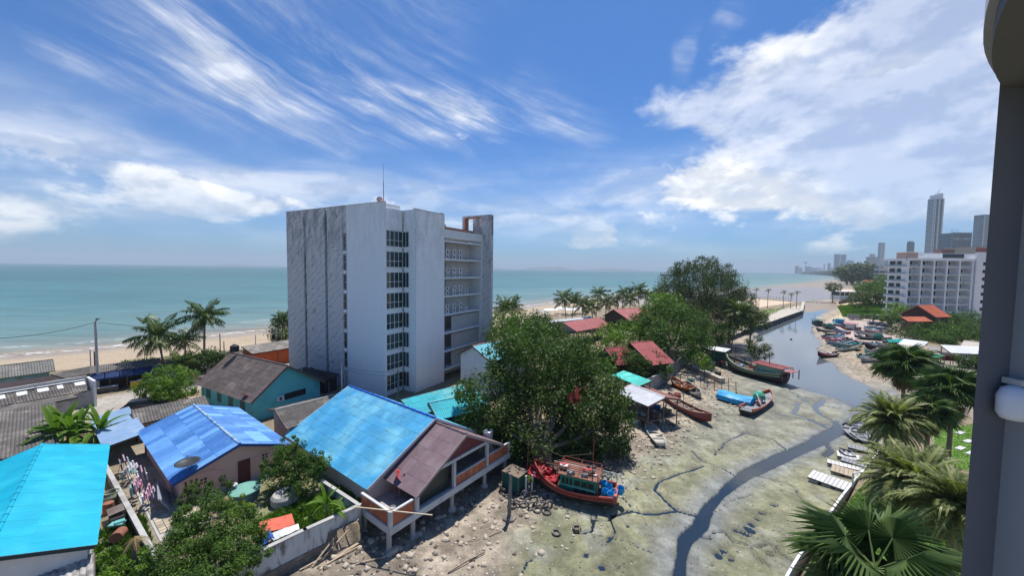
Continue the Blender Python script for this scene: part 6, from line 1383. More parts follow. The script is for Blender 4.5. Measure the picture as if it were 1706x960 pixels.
grass('scrub_ground', [(200, 600), (480, 575), (480, 592), (330, 604), (200, 616)], 3000, .4, 'mid', LZ, 8)
tree('bank_tree', 'low dark scrub spilling over the sheet roofs of the boat sheds', [(1530, 574, 108, 3), (1552, 577, 104, 3), (1575, 577, 103, 3.2), (1600, 578, 102, 3)], 'dark', .4, .9, seed=71, trunk=.15, group='trees on the far bank')
tree('bank_tree', 'big dark crown touching the slate column beside the boat sheds', [(1628, 600, 80, 3.4), (1640, 612, 74, 3), (1615, 612, 76, 2.2)], 'mid', .35, .8, seed=72, trunk=.2, group='trees on the far bank')
for i, (u0, v0, u1, v1, lab_, hm2, sm) in enumerate(((1378, 560, 1402, 560, 'slim dark longtail at the upper end of the muddy row', BLK, GRY), (1380, 568, 1416, 567, 'faded pink longtail squeezed in the muddy row', PNK, BW), (1384, 576, 1420, 574, 'blue-grey longtail between the white and teal hulls', pm('blue_grey_hull', (.16, .22, .30)), GRY),
                                              (1416, 573, 1444, 577, 'dark boat in the crowd behind the teal hulls', BLK, WOODD), (1428, 568, 1456, 573, 'black boat under the long covered one', BLK, GRY), (1440, 592, 1470, 589, 'pale green boat on the sand behind the grey pair', pm('pale_green_hull', (.30, .42, .34)), BW), (1476, 580, 1500, 580, 'grey-brown boat beneath the tan shed roof', WOODD, BW), (1392, 556, 1412, 560, 'small red and blue boat by the net-heaped one', REDP, BLU))):
    P_, rz, L_ = between(u0, v0, u1, v1, .4); t, st = boat('moored_boat', lab_, P_, rz+math.pi*(i % 2), max(5.5, L_), 1.7, .8, hm2, sm, (GRY, WOODD)[i % 2], bow=.9, stern=.4, planks=3, gun=sm, group='boats drawn up along the far bank', band=False)
    clutter(t, -2, 2, -.5, .5, .6, 5, [(BW, BLU, WOODD), (REDP, GRY, BW)][i % 2], 90+i, .35)
# ------------------------------------------------------------------ walls, jetties, poles and loose things
STW = M('stained_white_wall', (.60, .61, .60), .85, .12, 1.2, .3, c2=(.16, .16, .15), a2=(.46, .62), sc2=1.1, stretch=(1, 1, .35))
RUB = M('rough_footing', (.21, .18, .15), .95, .35, 2.5, 1., c2=(.32, .28, .23), a2=(.5, .7), sc2=1.5)
GRW = M('grey_block_wall', (.30, .29, .27), .9, .2, 2., .5, rnd=.16, c2=(.2, .19, .17), a2=(.5, .7))
DKS = M('dark_stone', (.10, .095, .09), .9, .3, 2., .6, rnd=.2)
def wall_run(name, label, pts, z0, z1, th, mat, cap=None, foot=None, blocks=None, cat='wall', zf=None, capw=.1, kind_=None):
    """wall through world points; drawn as straight segments, optionally as courses of single blocks"""
    p0 = pts[0]; t = thing(name, label, cat, (p0[0], p0[1], 0)); Q_ = [Vector((p[0]-p0[0], p[1]-p0[1], 0)) for p in pts]
    for a, b_ in zip(Q_[:-1], Q_[1:]):
        d = b_-a; L = d.length; ang = math.atan2(d.y, d.x)
        if foot: f = MB(); f.obox(((a+b_)/2+Vector((0, 0, (z0+zf)/2)))[:], (L+th*.9, th+.16, zf-z0), ang); f.build('footing', foot, t)
        zz0 = zf if foot else z0
        if blocks:
            bl, bh = blocks; nr = max(1, round((z1-zz0)/bh)); nc = max(1, round(L/bl)); core = MB(); core.obox(((a+b_)/2+Vector((0, 0, (zz0+z1)/2-.03)))[:], (L, th-.07, z1-zz0-.06), ang); core.build('core', mat, t)
            k = MB(); k.box(-L/nc/2+.012, L/nc/2-.012, -th/2, th/2, .012, (z1-zz0)/nr-.012); me = k.mesh('block', mat)
            for r_ in range(nr):
                for c in range(nc):
                    s = (c+.5+(.25 if r_ % 2 else -.25)*0)/nc; q_ = a+d*s; link('block', me, t, (q_.x+RND.uniform(-.012, .012), q_.y+RND.uniform(-.012, .012), zz0+(z1-zz0)*r_/nr), (0, 0, ang))
        else: f = MB(); f.obox(((a+b_)/2+Vector((0, 0, (zz0+z1)/2)))[:], (L+th*.8, th, z1-zz0), ang); f.build('wall_panel', mat, t)
        if cap: f = MB(); f.obox(((a+b_)/2+Vector((0, 0, z1+.045)))[:], (L+th, th+capw, .08), ang); f.build('coping', cap, t)
    return t
wA = G(597, 843, 2.9); wB = G(372, 948, 2.9)
wall_run('yard_wall', 'stained white plastered yard wall on a rough footing above the mud', [wA, G(508, 883, 2.9), G(430, 920, 2.9), wB], -.2, 2.85, .22, STW, cap=CONC, foot=RUB, zf=1.3)
wall_run('yard_side_wall', 'short stained wall running back from the corner of the yard wall', [(wA[0]-.15, wA[1]+.25), G(536, 800, 2.9)], .2, 2.8, .18, STW, cap=CONC)
for q_ in [(wA[0]+.02, wA[1]+.02)]: b = MB(); b.box(-.16, .16, -.16, .16, -.3, 2.98); o = b.build('wall_pier', CONC); o.location = (q_[0], q_[1], 0); tag(o, 'concrete corner pier joining the two stained yard walls', 'pier')
wall_run('creek_wall', 'long curved grey block wall beside the wedged orange boat', [G(1066, 660, .8), G(1098, 643, .8), G(1122, 622, .8), G(1140, 607, .8), G(1152, 597, .8), G(1163, 591, .8)], .0, 3.0, .35, GRW, blocks=(1.1, .5))
wall_run('concrete_ledge', 'long pale concrete ledge running out from the grey creek wall', [G(1143, 606, 1.1), G(1204, 631, 1.1)], .2, 1.15, 1.1, M('sun_bleached_concrete', (.46, .41, .34), .9, .2, 1.5, .3, c2=(.3, .26, .2), a2=(.5, .7)), blocks=(2.2, .95))
wall_run('point_sea_wall', 'long stone sea wall with pale coping round the grassy point', [G(1215, 566, .8), G(1240, 556, .8), G(1262, 548, .8), G(1298, 534.5, .8), G(1335, 521, .8), G(1338.5, 506, .8)], -.2, 1.95, .5, DKS, cap=M('pale_coping', (.48, .44, .37), .9), blocks=(2.4, .7), capw=.9)
wall_run('garden_sea_wall', 'white capped sea wall edging the garden lawn', [G(1300, 990, 1.2), G(1318, 957, 1.2), G(1332, 934, 1.2), G(1404, 832, 1.2), G(1445, 781, 1.2), G(1472, 748, 1.2)], -.2, 1.55, .12, CONC, cap=WHITE, capw=.03)
wall_run('mouth_wall', 'dark timbered retaining wall at the creek mouth beach', [G(1398, 506, .6), G(1420, 502, .6), G(1450, 505, .6)], .0, 2.4, .5, M('rust_brown_timber', (.12, .07, .06), .85), blocks=(3, 1.2))
wall_run('car_park_wall', 'grey wall at the back of the car park', [G(1412, 529, 1.5), G(1447, 531, 1.5), G(1485, 536, 1.5)], 1.3, 3.0, .3, GRW)
# laundry yard
o0 = Vector(G(214, 792, 2.05)); o1 = Vector(G(272, 905, 2.05)); dp = (o1-o0).normalized(); nd = Vector((-dp.y, dp.x, 0))
if nd.x < 0: nd = -nd
tp = thing('tiled_walkway', 'sunlit tiled walkway beside the low grey yard wall', 'walkway', (o0.x, o0.y, 2.0), math.atan2(dp.y, dp.x)); sg = 1 if (Matrix.Rotation(-tp.rotation_euler.z, 3, 'Z')@nd).y > 0 else -1
TILE = M('yard_tile', (.40, .34, .25), .85, .15, 3, .1, rnd=.22); b = MB(); b.box(-.19, .19, -.19, .19, 0, .05); me = b.mesh('tile', TILE); n_ = int((o1-o0).length/.42)
for i in range(n_):
    for j in range(6):
        if RND.random() > .03: link('tile', me, tp, (.2+i*.42, sg*(.25+j*.42), .05+RND.random()*.012), (0, 0, RND.uniform(-.02, .02)))
b = MB(); ys = sorted((-.1*sg, sg*2.75)); b.box(0, n_*.42, ys[0], ys[1], -.3, .048); b.build('bed', CONC, tp)
wall_run('low_yard_wall', 'low grey wall between the cyan-roofed house and the tiled walkway', [G(176, 775, 2.9), G(262, 932, 2.9)], 1.6, 2.75, .2, GRW, cap=CONC)
rr = random.Random(31); CL = [pm('cloth_pink', (.62, .28, .40), .9), pm('cloth_white', (.66, .66, .68), .9), pm('cloth_lilac', (.45, .38, .52), .9), pm('cloth_dark', (.06, .06, .08), .9), pm('cloth_teal', (.15, .4, .4), .9)]
for k, (u, v, lab_, n_) in enumerate(((216, 792, 'laundry rack with white and pink washing at the lean-to mouth', 9), (236, 800, 'laundry rack hung with pink clothes beside the blue eave', 9), (226, 822, 'laundry rack with lilac shirts in the middle of the yard', 8), (246, 835, 'laundry rack with long pink garments on the tiled walkway', 7), (207, 780, 'laundry rack in the shade under the lean-to', 8))):
    p = G(u, v+10, 2.1); t = thing('laundry_rack', lab_, 'laundry rack', (p[0], p[1], 2.1), ANG+rr.uniform(-.4, .4), 'laundry racks in the yard'); b = MB()
    for x in (-.8, .8): b.bar((x, -.3, 0), (x, 0, 1.45), .035); b.bar((x, .3, 0), (x, 0, 1.45), .035)
    b.bar((-.85, 0, 1.45), (.85, 0, 1.45), .035); b.bar((-.85, .25, 1.2), (.85, .25, 1.2), .03); b.bar((-.85, -.25, 1.2), (.85, -.25, 1.2), .03); b.build('frame', METAL, t)
    for i in range(n_):
        b = MB(); w, h_ = .14+rr.random()*.14, .3+rr.random()*.45; y_ = (0, .25, -.25)[i % 3]; z_ = 1.46 if y_ == 0 else 1.21; x = -.7+1.4*i/(n_-1)
        b.add([(x-w, y_-.02, z_), (x+w*.8, y_+.02, z_), (x+w, y_+.06, z_-h_), (x-w*.9, y_+.09, z_-h_*.95), (x-w, y_+.05, z_), (x+w*.8, y_+.09, z_), (x+w, y_+.13, z_-h_), (x-w*.9, y_+.15, z_-h_*.95)], [(0, 3, 2, 1), (4, 5, 6, 7), (0, 1, 5, 4), (1, 2, 6, 5), (2, 3, 7, 6), (3, 0, 4, 7)])
        b.build('garment', CL[(k*2+i*i) % 5 if i % 3 else (0 if k != 0 else 1)], t)
def lathe_thing(name, lab_, cat, P, prof, m_, n=16, tilt=(0, 0, 0), lid=None, group=None):
    b = MB(); b.lathe(prof, n); o = b.build(name, m_, None, smooth=False); o.location = P; o.rotation_euler = tilt; return tag(o, lab_, cat, group)
RUST = pm('rusty_drum', (.28, .11, .07), .8)
p = G(186, 838, 2.0); lathe_thing('clay_jar', 'round mossy clay jar beside the low yard wall', 'jar', p, [(.35, 0), (.6, .3), (.62, .6), (.45, .85), (.48, .9), (.4, .9), (.3, .5), (.001, .4)], pm('mossy_clay', (.22, .24, .17), .8))
p = G(196, 872, 2.0); b = MB(); b.box(-.5, .5, -.4, .4, 0, .5); b.box(-.48, .48, -.38, .38, .51, .55); o = b.build('crate_box', [DARK], None); o.location = p; o.rotation_euler = (0, 0, ANG); tag(o, 'dark crate with its sheet lid among the yard junk', 'crate')
b = MB(); [b.bar((-.55+.1*i, -.42, .58), (-.55+.1*i, .42, .58), .09, .03) for i in range(12)]; o = b.build('sheet_lid', BROWNR); o.location = G(195, 862, 2.2); o.rotation_euler = (.1, 0, ANG); tag(o, 'ribbed tan sheet lying over the dark crate', 'sheet'); o['kind'] = 'stuff' if False else 'object'
del o['kind']
b = MB(); b.obox((0, 0, .12), (.8, .5, .1), .3); b.obox((.1, .1, .22), (.5, .4, .1), .8); o = b.build('teal_cloth', CL[4]); o.location = G(195, 876, 2.45); tag(o, 'crumpled pale teal cloth on top of the dark crate', 'cloth')
p = G(198, 900, 2.0); lathe_thing('rusty_drum', 'tipped rusty red drum by the weeds', 'drum', (p[0], p[1], 2.35), [(.32, -.5), (.34, -.48), (.34, .48), (.32, .5)], RUST, tilt=(R(80), 0, R(30)))
p = G(181, 856, 2.0); lathe_thing('rusty_drum', 'upright rust-brown drum next to the mossy jar', 'drum', p, [(.3, 0), (.32, .02), (.32, .8), (.3, .84)], RUST)
p = G(408, 832, 2.0); t = thing('round_tank', 'wide round green water tank with a sea-green lid', 'tank', (p[0], p[1], 1.9)); b = MB(); b.lathe([(1.0, 0), (1.02, .85)], 28); b.build('drum', pm('tank_green', (.10, .20, .19), .6), t); b = MB(); b.lathe([(1.1, .86), (1.1, .95), (.5, 1.02), (.001, 1.04)], 28); b.build('lid', pm('tank_lid', (.16, .36, .30), .6), t)
p = G(474, 838, 2.0); lathe_thing('big_planter', 'large mottled concrete ring planter under the yard tree', 'planter', (p[0], p[1], 1.85), [(.75, 0), (.95, .25), (.95, .75), (.8, .95), (.7, .9), (.6, .8), (.001, .75)], CONC, 20)
def sheet_on_ground(name, lab_, cat, poly, m_, z=2.05, th=.05, bump=.06):
    P_ = [Vector(G(a, b_, z)) for a, b_ in poly]; c = sum(P_, Vector())/len(P_); b = MB(); n = 5; r_ = random.Random(len(lab_)); g_ = []
    for i in range(n+1):
        for j in range(n+1):
            q_ = P_[0].lerp(P_[1], i/n).lerp(P_[3].lerp(P_[2], i/n), j/n)-c; g_.append((q_.x, q_.y, r_.random()*bump))
    b.V = g_; [b.F.append((i*(n+1)+j, (i+1)*(n+1)+j, (i+1)*(n+1)+j+1, i*(n+1)+j+1)) or b.M.append(0) for i in range(n) for j in range(n)]; o = b.build(name, m_); o.location = c; md = o.modifiers.new('s', 'SOLIDIFY'); md.thickness = th; return tag(o, lab_, cat)
sheet_on_ground('orange_tarp', 'faded orange-red tarpaulin spread on the yard grass', 'tarpaulin', [(432, 872), (486, 858), (492, 878), (428, 894)], pm('orange_tarp_cloth', (.62, .13, .08), .7), 2.3)
sheet_on_ground('white_board', 'white board lying along the orange-red tarpaulin', 'board', [(470, 884), (497, 875), (499, 884), (466, 898)], WHITE, 2.35)
sheet_on_ground('blue_tarp_sheet', 'crumpled royal blue tarpaulin at the yard corner', 'tarpaulin', [(424, 900), (449, 888), (458, 902), (428, 915)], pm('royal_tarp', (.02, .10, .45), .6), 2.5, bump=.35)
sheet_on_ground('pale_sheet', 'pale grey plastic sheet beside the crumpled blue tarpaulin', 'sheet', [(448, 893), (470, 884), (472, 896), (452, 905)], CONCL, 2.4)
p = G(391, 832, 2.0); lathe_thing('striped_cloth', 'black and white cloth draped on a stand beside the round green tank', 'cloth', p, [(.25, 0), (.3, .4), (.18, .9), (.25, 1.2), (.1, 1.35)], M('striped_fabric', (.1, .1, .11), .8, .1, 1, c2=(.7, .7, .7), a2=(.49, .51), sc2=4), 7)
p = G(418, 948, 1.6); lathe_thing('teal_drum', 'teal plastic drum outside the end of the white yard wall', 'drum', (p[0], p[1], 1.2), [(.28, 0), (.3, .02), (.3, .85), (.28, .9)], TARP)
b = MB(); b.box(-1.6, 1.6, -.05, .05, 0, 1.5); o = b.build('leaning_sheet', M('leaning_panel', (.30, .33, .36), .7)); o.location = G(285, 838, 2.0); o.rotation_euler = (.5, 0, R(-45)); tag(o, 'grey panel leaning against the corner of the pink house', 'panel')
# tyres at the bow of the red boat
TYM = M('tyre_rubber', (.045, .043, .042), .8, .2, 3, c2=(.22, .20, .17), a2=(.42, .6), sc2=3.); tb = MB(); n1, n2 = 16, 8
for i in range(n1):
    for j in range(n2):
        a_, c = 2*math.pi*i/n1, 2*math.pi*j/n2; rr_ = .29+.085*math.cos(c); tb.V.append((rr_*math.cos(a_), rr_*math.sin(a_), .095*math.sin(c)))
for i in range(n1):
    for j in range(n2): tb.F.append((i*n2+j, ((i+1) % n1)*n2+j, ((i+1) % n1)*n2+(j+1) % n2, i*n2+(j+1) % n2)); tb.M.append(0)
TY = tb.mesh('tyre', TYM, True)
TP = [(887, 823, 1), (896, 818, 2), (866, 822, 0), (874, 828, 1), (880, 835, 0), (885, 846, 2), (893, 840, 0), (901, 838, 0), (907, 845, 1), (916, 845, 2), (906, 834, 0), (872, 842, 0), (862, 840, 1), (856, 832, 0), (848, 827, 0), (843, 824, 0), (853, 843, 0), (895, 850, 0), (880, 821, 2), (868, 834, 0), (788, 843, 0), (961, 880, 0), (927, 887, 0), (838, 819, 1), (911, 853, 0), (890, 831, 1)]
TL = 'nearest the bow posts|leaning highest on the pile|at the back of the pile|half on its side in the pile|in the middle of the pile|standing at the front of the pile|flat beside the standing one|in the outer ring of the pile|tilted at the outer ring|on the far edge towards the hull|tucked against the hull|flat near the rock-based post|tilted beside the rock-based post|under the porch corner|by the last porch stilt|against the foot of the last stilt|in front of the rock-based post|lowest of the pile|upright behind the pile|sunk between others by the post|alone under the stilt porch|alone on the open mud by the rivulets|small, half sunk on the mud|beside the green net cage|outermost on the mud side|wedged in the heart of the pile'.split('|')
for i, (u, v, k) in enumerate(TP):
    x, y, z = ground_at(u, v); o = link('tyre', TY, None, (x, y, z+(.08, .22, .3)[k]), ((0, .5, 1.25)[k]+rr.uniform(-.1, .1), rr.uniform(-.15, .15), rr.random()*6), (1+.2*rr.random(),)*3); tag(o, 'old muddy tyre '+TL[i], 'tyre', 'old tyres by the red fishing boat')
x, y, z = ground_at(848, 862); t = thing('mooring_post', 'tall weathered mooring post set in a rock base', 'post', (x, y, z)); b = MB(); b.tube([(0, 0, -.1), (.05, 0, 1.6), (.1, 0, GY(851, 790, y)[2]-z)], [.17, .15, .13], 8); b.build('post', pm('grey_post', (.20, .19, .18), .9), t); b = MB(); b.lathe([(.62, -.1), (.6, .14), (.35, .25), (.2, .26)], 7); b.build('base', RUB, t)
for i, (u, v, h_, lab_) in enumerate(((876, 826, 1.9, 'first short round post beside the boat bow'), (886, 824, 1.9, 'second short round post beside the boat bow'))):
    x, y, z = ground_at(u, v); b = MB(); b.tube([(0, 0, -.2), (0, 0, h_)], .09, 7); o = b.build('bow_post', CONCL); o.location = (x, y, z); tag(o, lab_, 'post')
x, y, z = ground_at(881, 823); tree('potted_flowers', 'leafy potted plant on top of the two bow posts', [(879, 797, y, .32), (886, 800, y, .28)], 'lime', .1, 1., zg=z+1.5, seed=66, cat='plant', trunk=0)
x, y, z = ground_at(858, 800, 1.); t = thing('net_cage', 'dark green netted cage at the end of the porch', 'cage', (x, y, z), ANG); b = MB(); b.box(-.9, .9, -.7, .7, 0, 1.5); b.build('net', GNET, t); b = MB(); [b.box(x_-.04, x_+.04, y_-.04, y_+.04, 0, 1.6) for x_ in (-.93, .93) for y_ in (-.73, .73)]; b.box(-1, 1, -.8, .8, 1.6, 1.66); b.build('frame', WOOD, t)
# hauled timber and litter on the bank
for i, (u0, v0, u1, v1, w, lab_) in enumerate(((746, 956, 808, 921, .12, 'long dark pole lying on the open mud'), (530, 948, 598, 905, .22, 'longest pale plank of the driftwood heap'), (520, 955, 575, 915, .2, 'split plank beside the longest driftwood one'), (545, 950, 600, 920, .18, 'plank lying under the yard wall corner'), (560, 940, 612, 905, .25, 'broad pale driftwood board by the corner stilt'), (500, 962, 560, 930, .18, 'lowest plank of the driftwood heap'),
                                              (575, 930, 606, 912, .3, 'curved piece of bark on the driftwood heap'), (590, 950, 640, 938, .12, 'thin stick pointing out from the driftwood heap'), (960, 852, 968, 900, .06, 'thin stick standing up from the mud by the stern'), (815, 893, 836, 884, .1, 'short dark stick on the rubble bank'), (1060, 842, 1078, 872, .05, 'thin rod leaning near the boat stern'), (770, 905, 800, 897, .08, 'bleached stick on the rubble'))):
    a, b_ = Vector(ground_at(u0, v0)), Vector(ground_at(u1, v1)); b = MB(); b.bar((0, 0, .07), (b_-a)*.5+Vector((.04, .05, .13)), w*.6, .04); b.bar((b_-a)*.5+Vector((.04, .05, .13)), (b_-a)+Vector((0, 0, .1)), w*.5, .04); o = b.build('driftwood', pm('bleached_wood', (.42, .33, .24), .9) if i else WOODD); o.location = a; tag(o, lab_, 'driftwood', 'driftwood on the bank')
def stones(name, n, region, smin, smax, mat, seed, weight=None):
    r_ = np.random.RandomState(seed); P_ = np.array(px(region, .3))[:, :2]; x = r_.uniform(P_[:, 0].min(), P_[:, 0].max(), n*4); y = r_.uniform(P_[:, 1].min(), P_[:, 1].max(), n*4); k = inside(x, y, P_); x, y = x[k][:n*2], y[k][:n*2]
    d = dist_line(x, y, edgeL); k = r_.rand(len(x)) < np.exp(-(d/weight)**2) if weight else np.ones(len(x), bool); x, y = x[k][:n], y[k][:n]; n = len(x); z = terr_h(x, y)[0]
    base = np.array([(-1, -1, -.6), (1, -1, -.6), (1, 1, -.6), (-1, 1, -.6), (-.7, -.6, .6), (.6, -.7, .7), (.7, .7, .5), (-.6, .6, .65)]); s = smin+(smax-smin)*r_.rand(n)**3; a = r_.rand(n)*6.28
    V = base[None]*(.75+.5*r_.rand(n, 8, 1))*s[:, None, None]*np.stack([np.ones(n), .7+.5*r_.rand(n), .5+.3*r_.rand(n)], 1)[:, None, :]; c, s_ = np.cos(a)[:, None], np.sin(a)[:, None]
    V = np.stack([V[:, :, 0]*c-V[:, :, 1]*s_+x[:, None], V[:, :, 0]*s_+V[:, :, 1]*c+y[:, None], V[:, :, 2]+z[:, None]+s[:, None]*.2], 2); F = np.array([(0, 3, 2, 1), (4, 5, 6, 7), (0, 1, 5, 4), (1, 2, 6, 5), (2, 3, 7, 6), (3, 0, 4, 7)])
    F = (F[None]+np.arange(n)[:, None, None]*8).reshape(-1, 4); o = link(name, npmesh(name, V.reshape(-1, 3), F, mat)); tag(o, kind='stuff')
bankp = [(470, 990), (600, 905), (612, 842), (700, 800), (850, 830), (1000, 735), (1100, 650), (1150, 610), (1230, 600), (1230, 690), (1130, 760), (1050, 830), (1000, 880), (960, 905), (880, 960), (860, 990)]
stones('pale_rubble', 5200, bankp, .03, .26, M('pale_stone', (.44, .38, .30), .9, .25, 3), 1, 9); stones('dark_rubble', 4200, bankp, .03, .20, M('dark_rubble_stone', (.13, .115, .095), .9, .3, 3), 2, 9); stones('shell_litter', 4500, bankp, .02, .08, M('shell_white', (.62, .58, .52), .8, .1), 3, 10)
mud2 = [(880, 960), (960, 905), (1050, 840), (1230, 690), (1340, 760), (1340, 960)]
stones('mud_pebbles', 900, mud2, .02, .07, M('mud_pebble', (.12, .115, .09), .9, .3), 4); stones('far_rubble', 1500, [(1340, 600), (1400, 590), (1480, 600), (1490, 640), (1440, 636), (1360, 560), (1380, 555)], .05, .25, MATS['pale_stone'], 5)
for i, (u, v, s, lab_) in enumerate(((742, 900, .35, 'largest pale rock on the open rubble by the stilts'), (655, 925, .5, 'broken concrete slab at the foot of the corner stilt'), (700, 905, .4, 'dark rock cluster at the second stilt'), (760, 872, .3, 'pale rock at the foot of the middle stilt'), (825, 870, .25, 'flat rock lying towards the rock-based post'), (790, 880, .22, 'small pale rock on the rubble slope'), (725, 925, .25, 'jagged dark rock near the long dark pole'))):
    x, y, z = ground_at(u, v); r_ = random.Random(i); b = MB(); b.lathe([(s*(.8+.3*r_.random()), -.1), (s, s*.25), (s*.6, s*.5), (.001, s*.55)], 7); o = b.build('rock', RUB if i in (2, 6) else M('pale_rock', (.45, .38, .29), .9, .3, 3, .5)); o.location = (x, y, z); o.scale = (1, .7, 1); o.rotation_euler = (0, 0, i); tag(o, lab_, 'rock')
# stilt hut with the white and brown roof
h = gable('stilt_hut', 'open stilt hut with a white and rusty brown sheet roof over the mud', G(1052, 641, 4.3), G(1109, 663, 4.3), 3.1, 2.9, 3.6, .3, WOODD, M('white_roof_sheet', (.62, .63, .66), .6, .1, rnd=.07), cat='hut', roofR=M('rusty_brown_roof', (.30, .14, .11), .8, .2, rnd=.15), walls=False, sw=1.2, sl=1.6, cap=WHITE)
Lh = (Vector(G(1109, 663, 4.3))-Vector(G(1052, 641, 4.3))).length
for x in np.linspace(.3, Lh-.3, 4):
    for y in (-2.8, 0, 2.6): b = MB(); b.tube([(x, y, -.4), (x+.05, y, 3.2 if y else 3.8)], .08, 6); b.build('stilt', WOOD, h)
b = MB(); b.box(.1, Lh-.1, -2.9, 2.6, 1.1, 1.2); b.build('floor', WOOD, h)
for i in range(6): b = MB(); b.bar((.2, -2.95, .4+i*.45), (Lh-.2, -2.95, .55+i*.4), .06); b.build('rail', (WOOD, WOODD)[i % 2], h)
clutter(h, .5, Lh-.5, -2.5, 2.2, 1.21, 14, [WOODD, GRY, BW, BLU, WOOD], 40, .5)
shed('turquoise_roof_hut', 'small hut under a sagging turquoise sheet roof next to the white-roofed stilt hut', (1039, 618), (1086, 635), (1022, 627), 4.9, 4.4, 1.5, TURQ, cat='hut', sw=.9, sl=3, posts=3, prof='rib')
t, _ = shed('net_hut', 'shack with a dirty white roof and dark green netting by the big fishing boat', (1181, 576), (1218, 582), (1177, 582), 3.9, 3.6, .6, WHITE, cat='hut', sw=1.2, sl=2, posts=3); Ln = (Vector(G(1218, 582, 3.9))-Vector(G(1181, 576, 3.9))).length
b = MB(); b.box(.3, Ln-.3, -2.2, .0, .2, 2.6); b.build('net_curtain', GNET, t); clutter(t, 0, Ln, -3.4, -2.4, 0, 8, [GRY, WOODD, BW], 41, .5)
shed('bank_shack', 'pale shack between the casuarinas and the leaning palm', (1196, 536), (1216, 541), (1195, 541), 4.2, 3.8, 1.4, TANR, cat='hut', sw=1.5, sl=2, wall=CONCL)
rr = random.Random(8)
t = thing('drying_rack', 'rickety pole rack standing on the mud between old boat and tarpaulin', 'rack', ground_at(1185, 648), R(-35))
for i in range(9): b = MB(); x = -5+i*1.1; b.tube([(x, 0, -.2), (x+rr.uniform(-.2, .2), rr.uniform(-.2, .2), 1.6+rr.random()*.9)], .05, 5); b.build('pole', WOODD, t)
for z_ in (1.0, 1.7): b = MB(); b.bar((-5.2, .1, z_), (4, -.1, z_+.1), .06); b.build('rail', WOOD, t)
for i, (u, v, lab_, m_) in enumerate(((1150, 635, 'heap of dark nets at the end of the grey creek wall', GNET), (1165, 632, 'pile of grey gear on the sand by the pole rack', GRY), (1128, 660, 'brown heap of gear beside the orange and black boat', MRN), (1196, 622, 'black gear pile below the pale ledge', BLK), (1060, 705, 'pale bundle at the foot of the stilt hut', BW), (1228, 600, 'white and grey gear heap at the bow of the big boat', BW), (1100, 700, 'white barrel beside the small skiff', BW))):
    x, y, z = ground_at(u, v, .5); r_ = random.Random(i+5); b = MB(); b.lathe([(.7*(.7+r_.random()*.5), 0), (.6, .35+r_.random()*.2), (.3, .65), (.001, .7)], 7); o = b.build('gear_heap', m_); o.location = (x, y, z); o.rotation_euler = (0, 0, i); tag(o, lab_, 'gear heap')
# jetties and dinghies on the garden side
WPL = M('jetty_plank', (.56, .55, .54), .7, .1, 2, rnd=.12); TPL = M('jetty_tan_plank', (.45, .37, .27), .8, .1, 2, rnd=.12)
for i, (u0, v0, u1, v1, w, m_, lab_) in enumerate(((1350, 789, 1418, 813, 1.05, WPL, 'longest white floating jetty pointing over the mud'), (1385, 779, 1436, 794, .9, TPL, 'tan-decked jetty above the longest white one'), (1378, 768, 1440, 784, .5, WPL, 'narrow white jetty between two others'), (1402, 764, 1448, 778, .6, GRY, 'grey jetty at the edge of the garden wall'), (1394, 755, 1440, 766, .8, WPL, 'cluttered white jetty below the date palm'), (1412, 742, 1446, 750, .7, GRY, 'short grey jetty by the moored dinghies'))):
    a, b_ = Vector(G(u0, v0, .7)), Vector(G(u1, v1, .7)); d = b_-a; L = d.length; t = thing('jetty', lab_, 'jetty', (a.x, a.y, .1), math.atan2(d.y, d.x), 'jetties along the garden wall'); b = MB(); [b.box(x_, x_+.7, -w+.1, w-.1, 0, .42) for x_ in np.arange(.1, L-.6, 1.0)]; b.build('float', BW, t); b = MB(); b.box(0, L, -w, w, .43, .55); b.build('frame', WOODD, t)
    n_ = int(L/.3); k = MB(); k.box(.01, L/n_-.02, -w, w, .555, .6); me = k.mesh('plank', m_); [link('plank', me, t, (j*L/n_, 0, RND.random()*.01)) for j in range(n_)]
for i, (u0, v0, u1, v1, lab_, m1, m2) in enumerate(((1409, 714, 1434, 738, 'black-sided dinghy moored above the jetties', BLK, GRY), (1418, 703, 1444, 712, 'white ribbed dinghy moored highest by the date palm', BW, BW), (1424, 722, 1446, 742, 'grey dinghy half hidden under the date palm', GRY, BW), (1398, 759, 1422, 764, 'dark outboard tender on the cluttered jetty', BLK, GRY))):
    P_, rz, L_ = between(u0, v0, u1, v1, .3); boat('dinghy', lab_, P_, rz+math.pi, L_*1.1, 1.7, .5, m1, m2, GRY, dk=.25, bow=.3, stern=.05, planks=3, gun=m2, group='dinghies at the garden jetties', band=False)
b = MB(); b.bar((0, 0, 1.3), (3.2, .6, 1.3), .08); b.bar((0, 0, 0), (0, 0, 1.3), .1); o = b.build('white_pole', WHITE); o.location = G(1420, 812, 1.5); tag(o, 'white pole laid across the lawn corner', 'pole')
for i, (u, v) in enumerate(((1600, 722), (1613, 736), (1600, 748), (1618, 756))):
    b = MB(); b.box(-.7, .7, -.25, .25, 0, .06); o = b.build('stepping_stone', CONCL); o.location = (*G(u, v, 1.5)[:2], 1.52); o.rotation_euler = (0, 0, .4); tag(o, ('stepping stone', 'second stepping stone', 'third stepping stone', 'fourth stepping stone')[i]+' on the bright lawn by the column', 'stepping stone', 'stepping stones on the lawn')
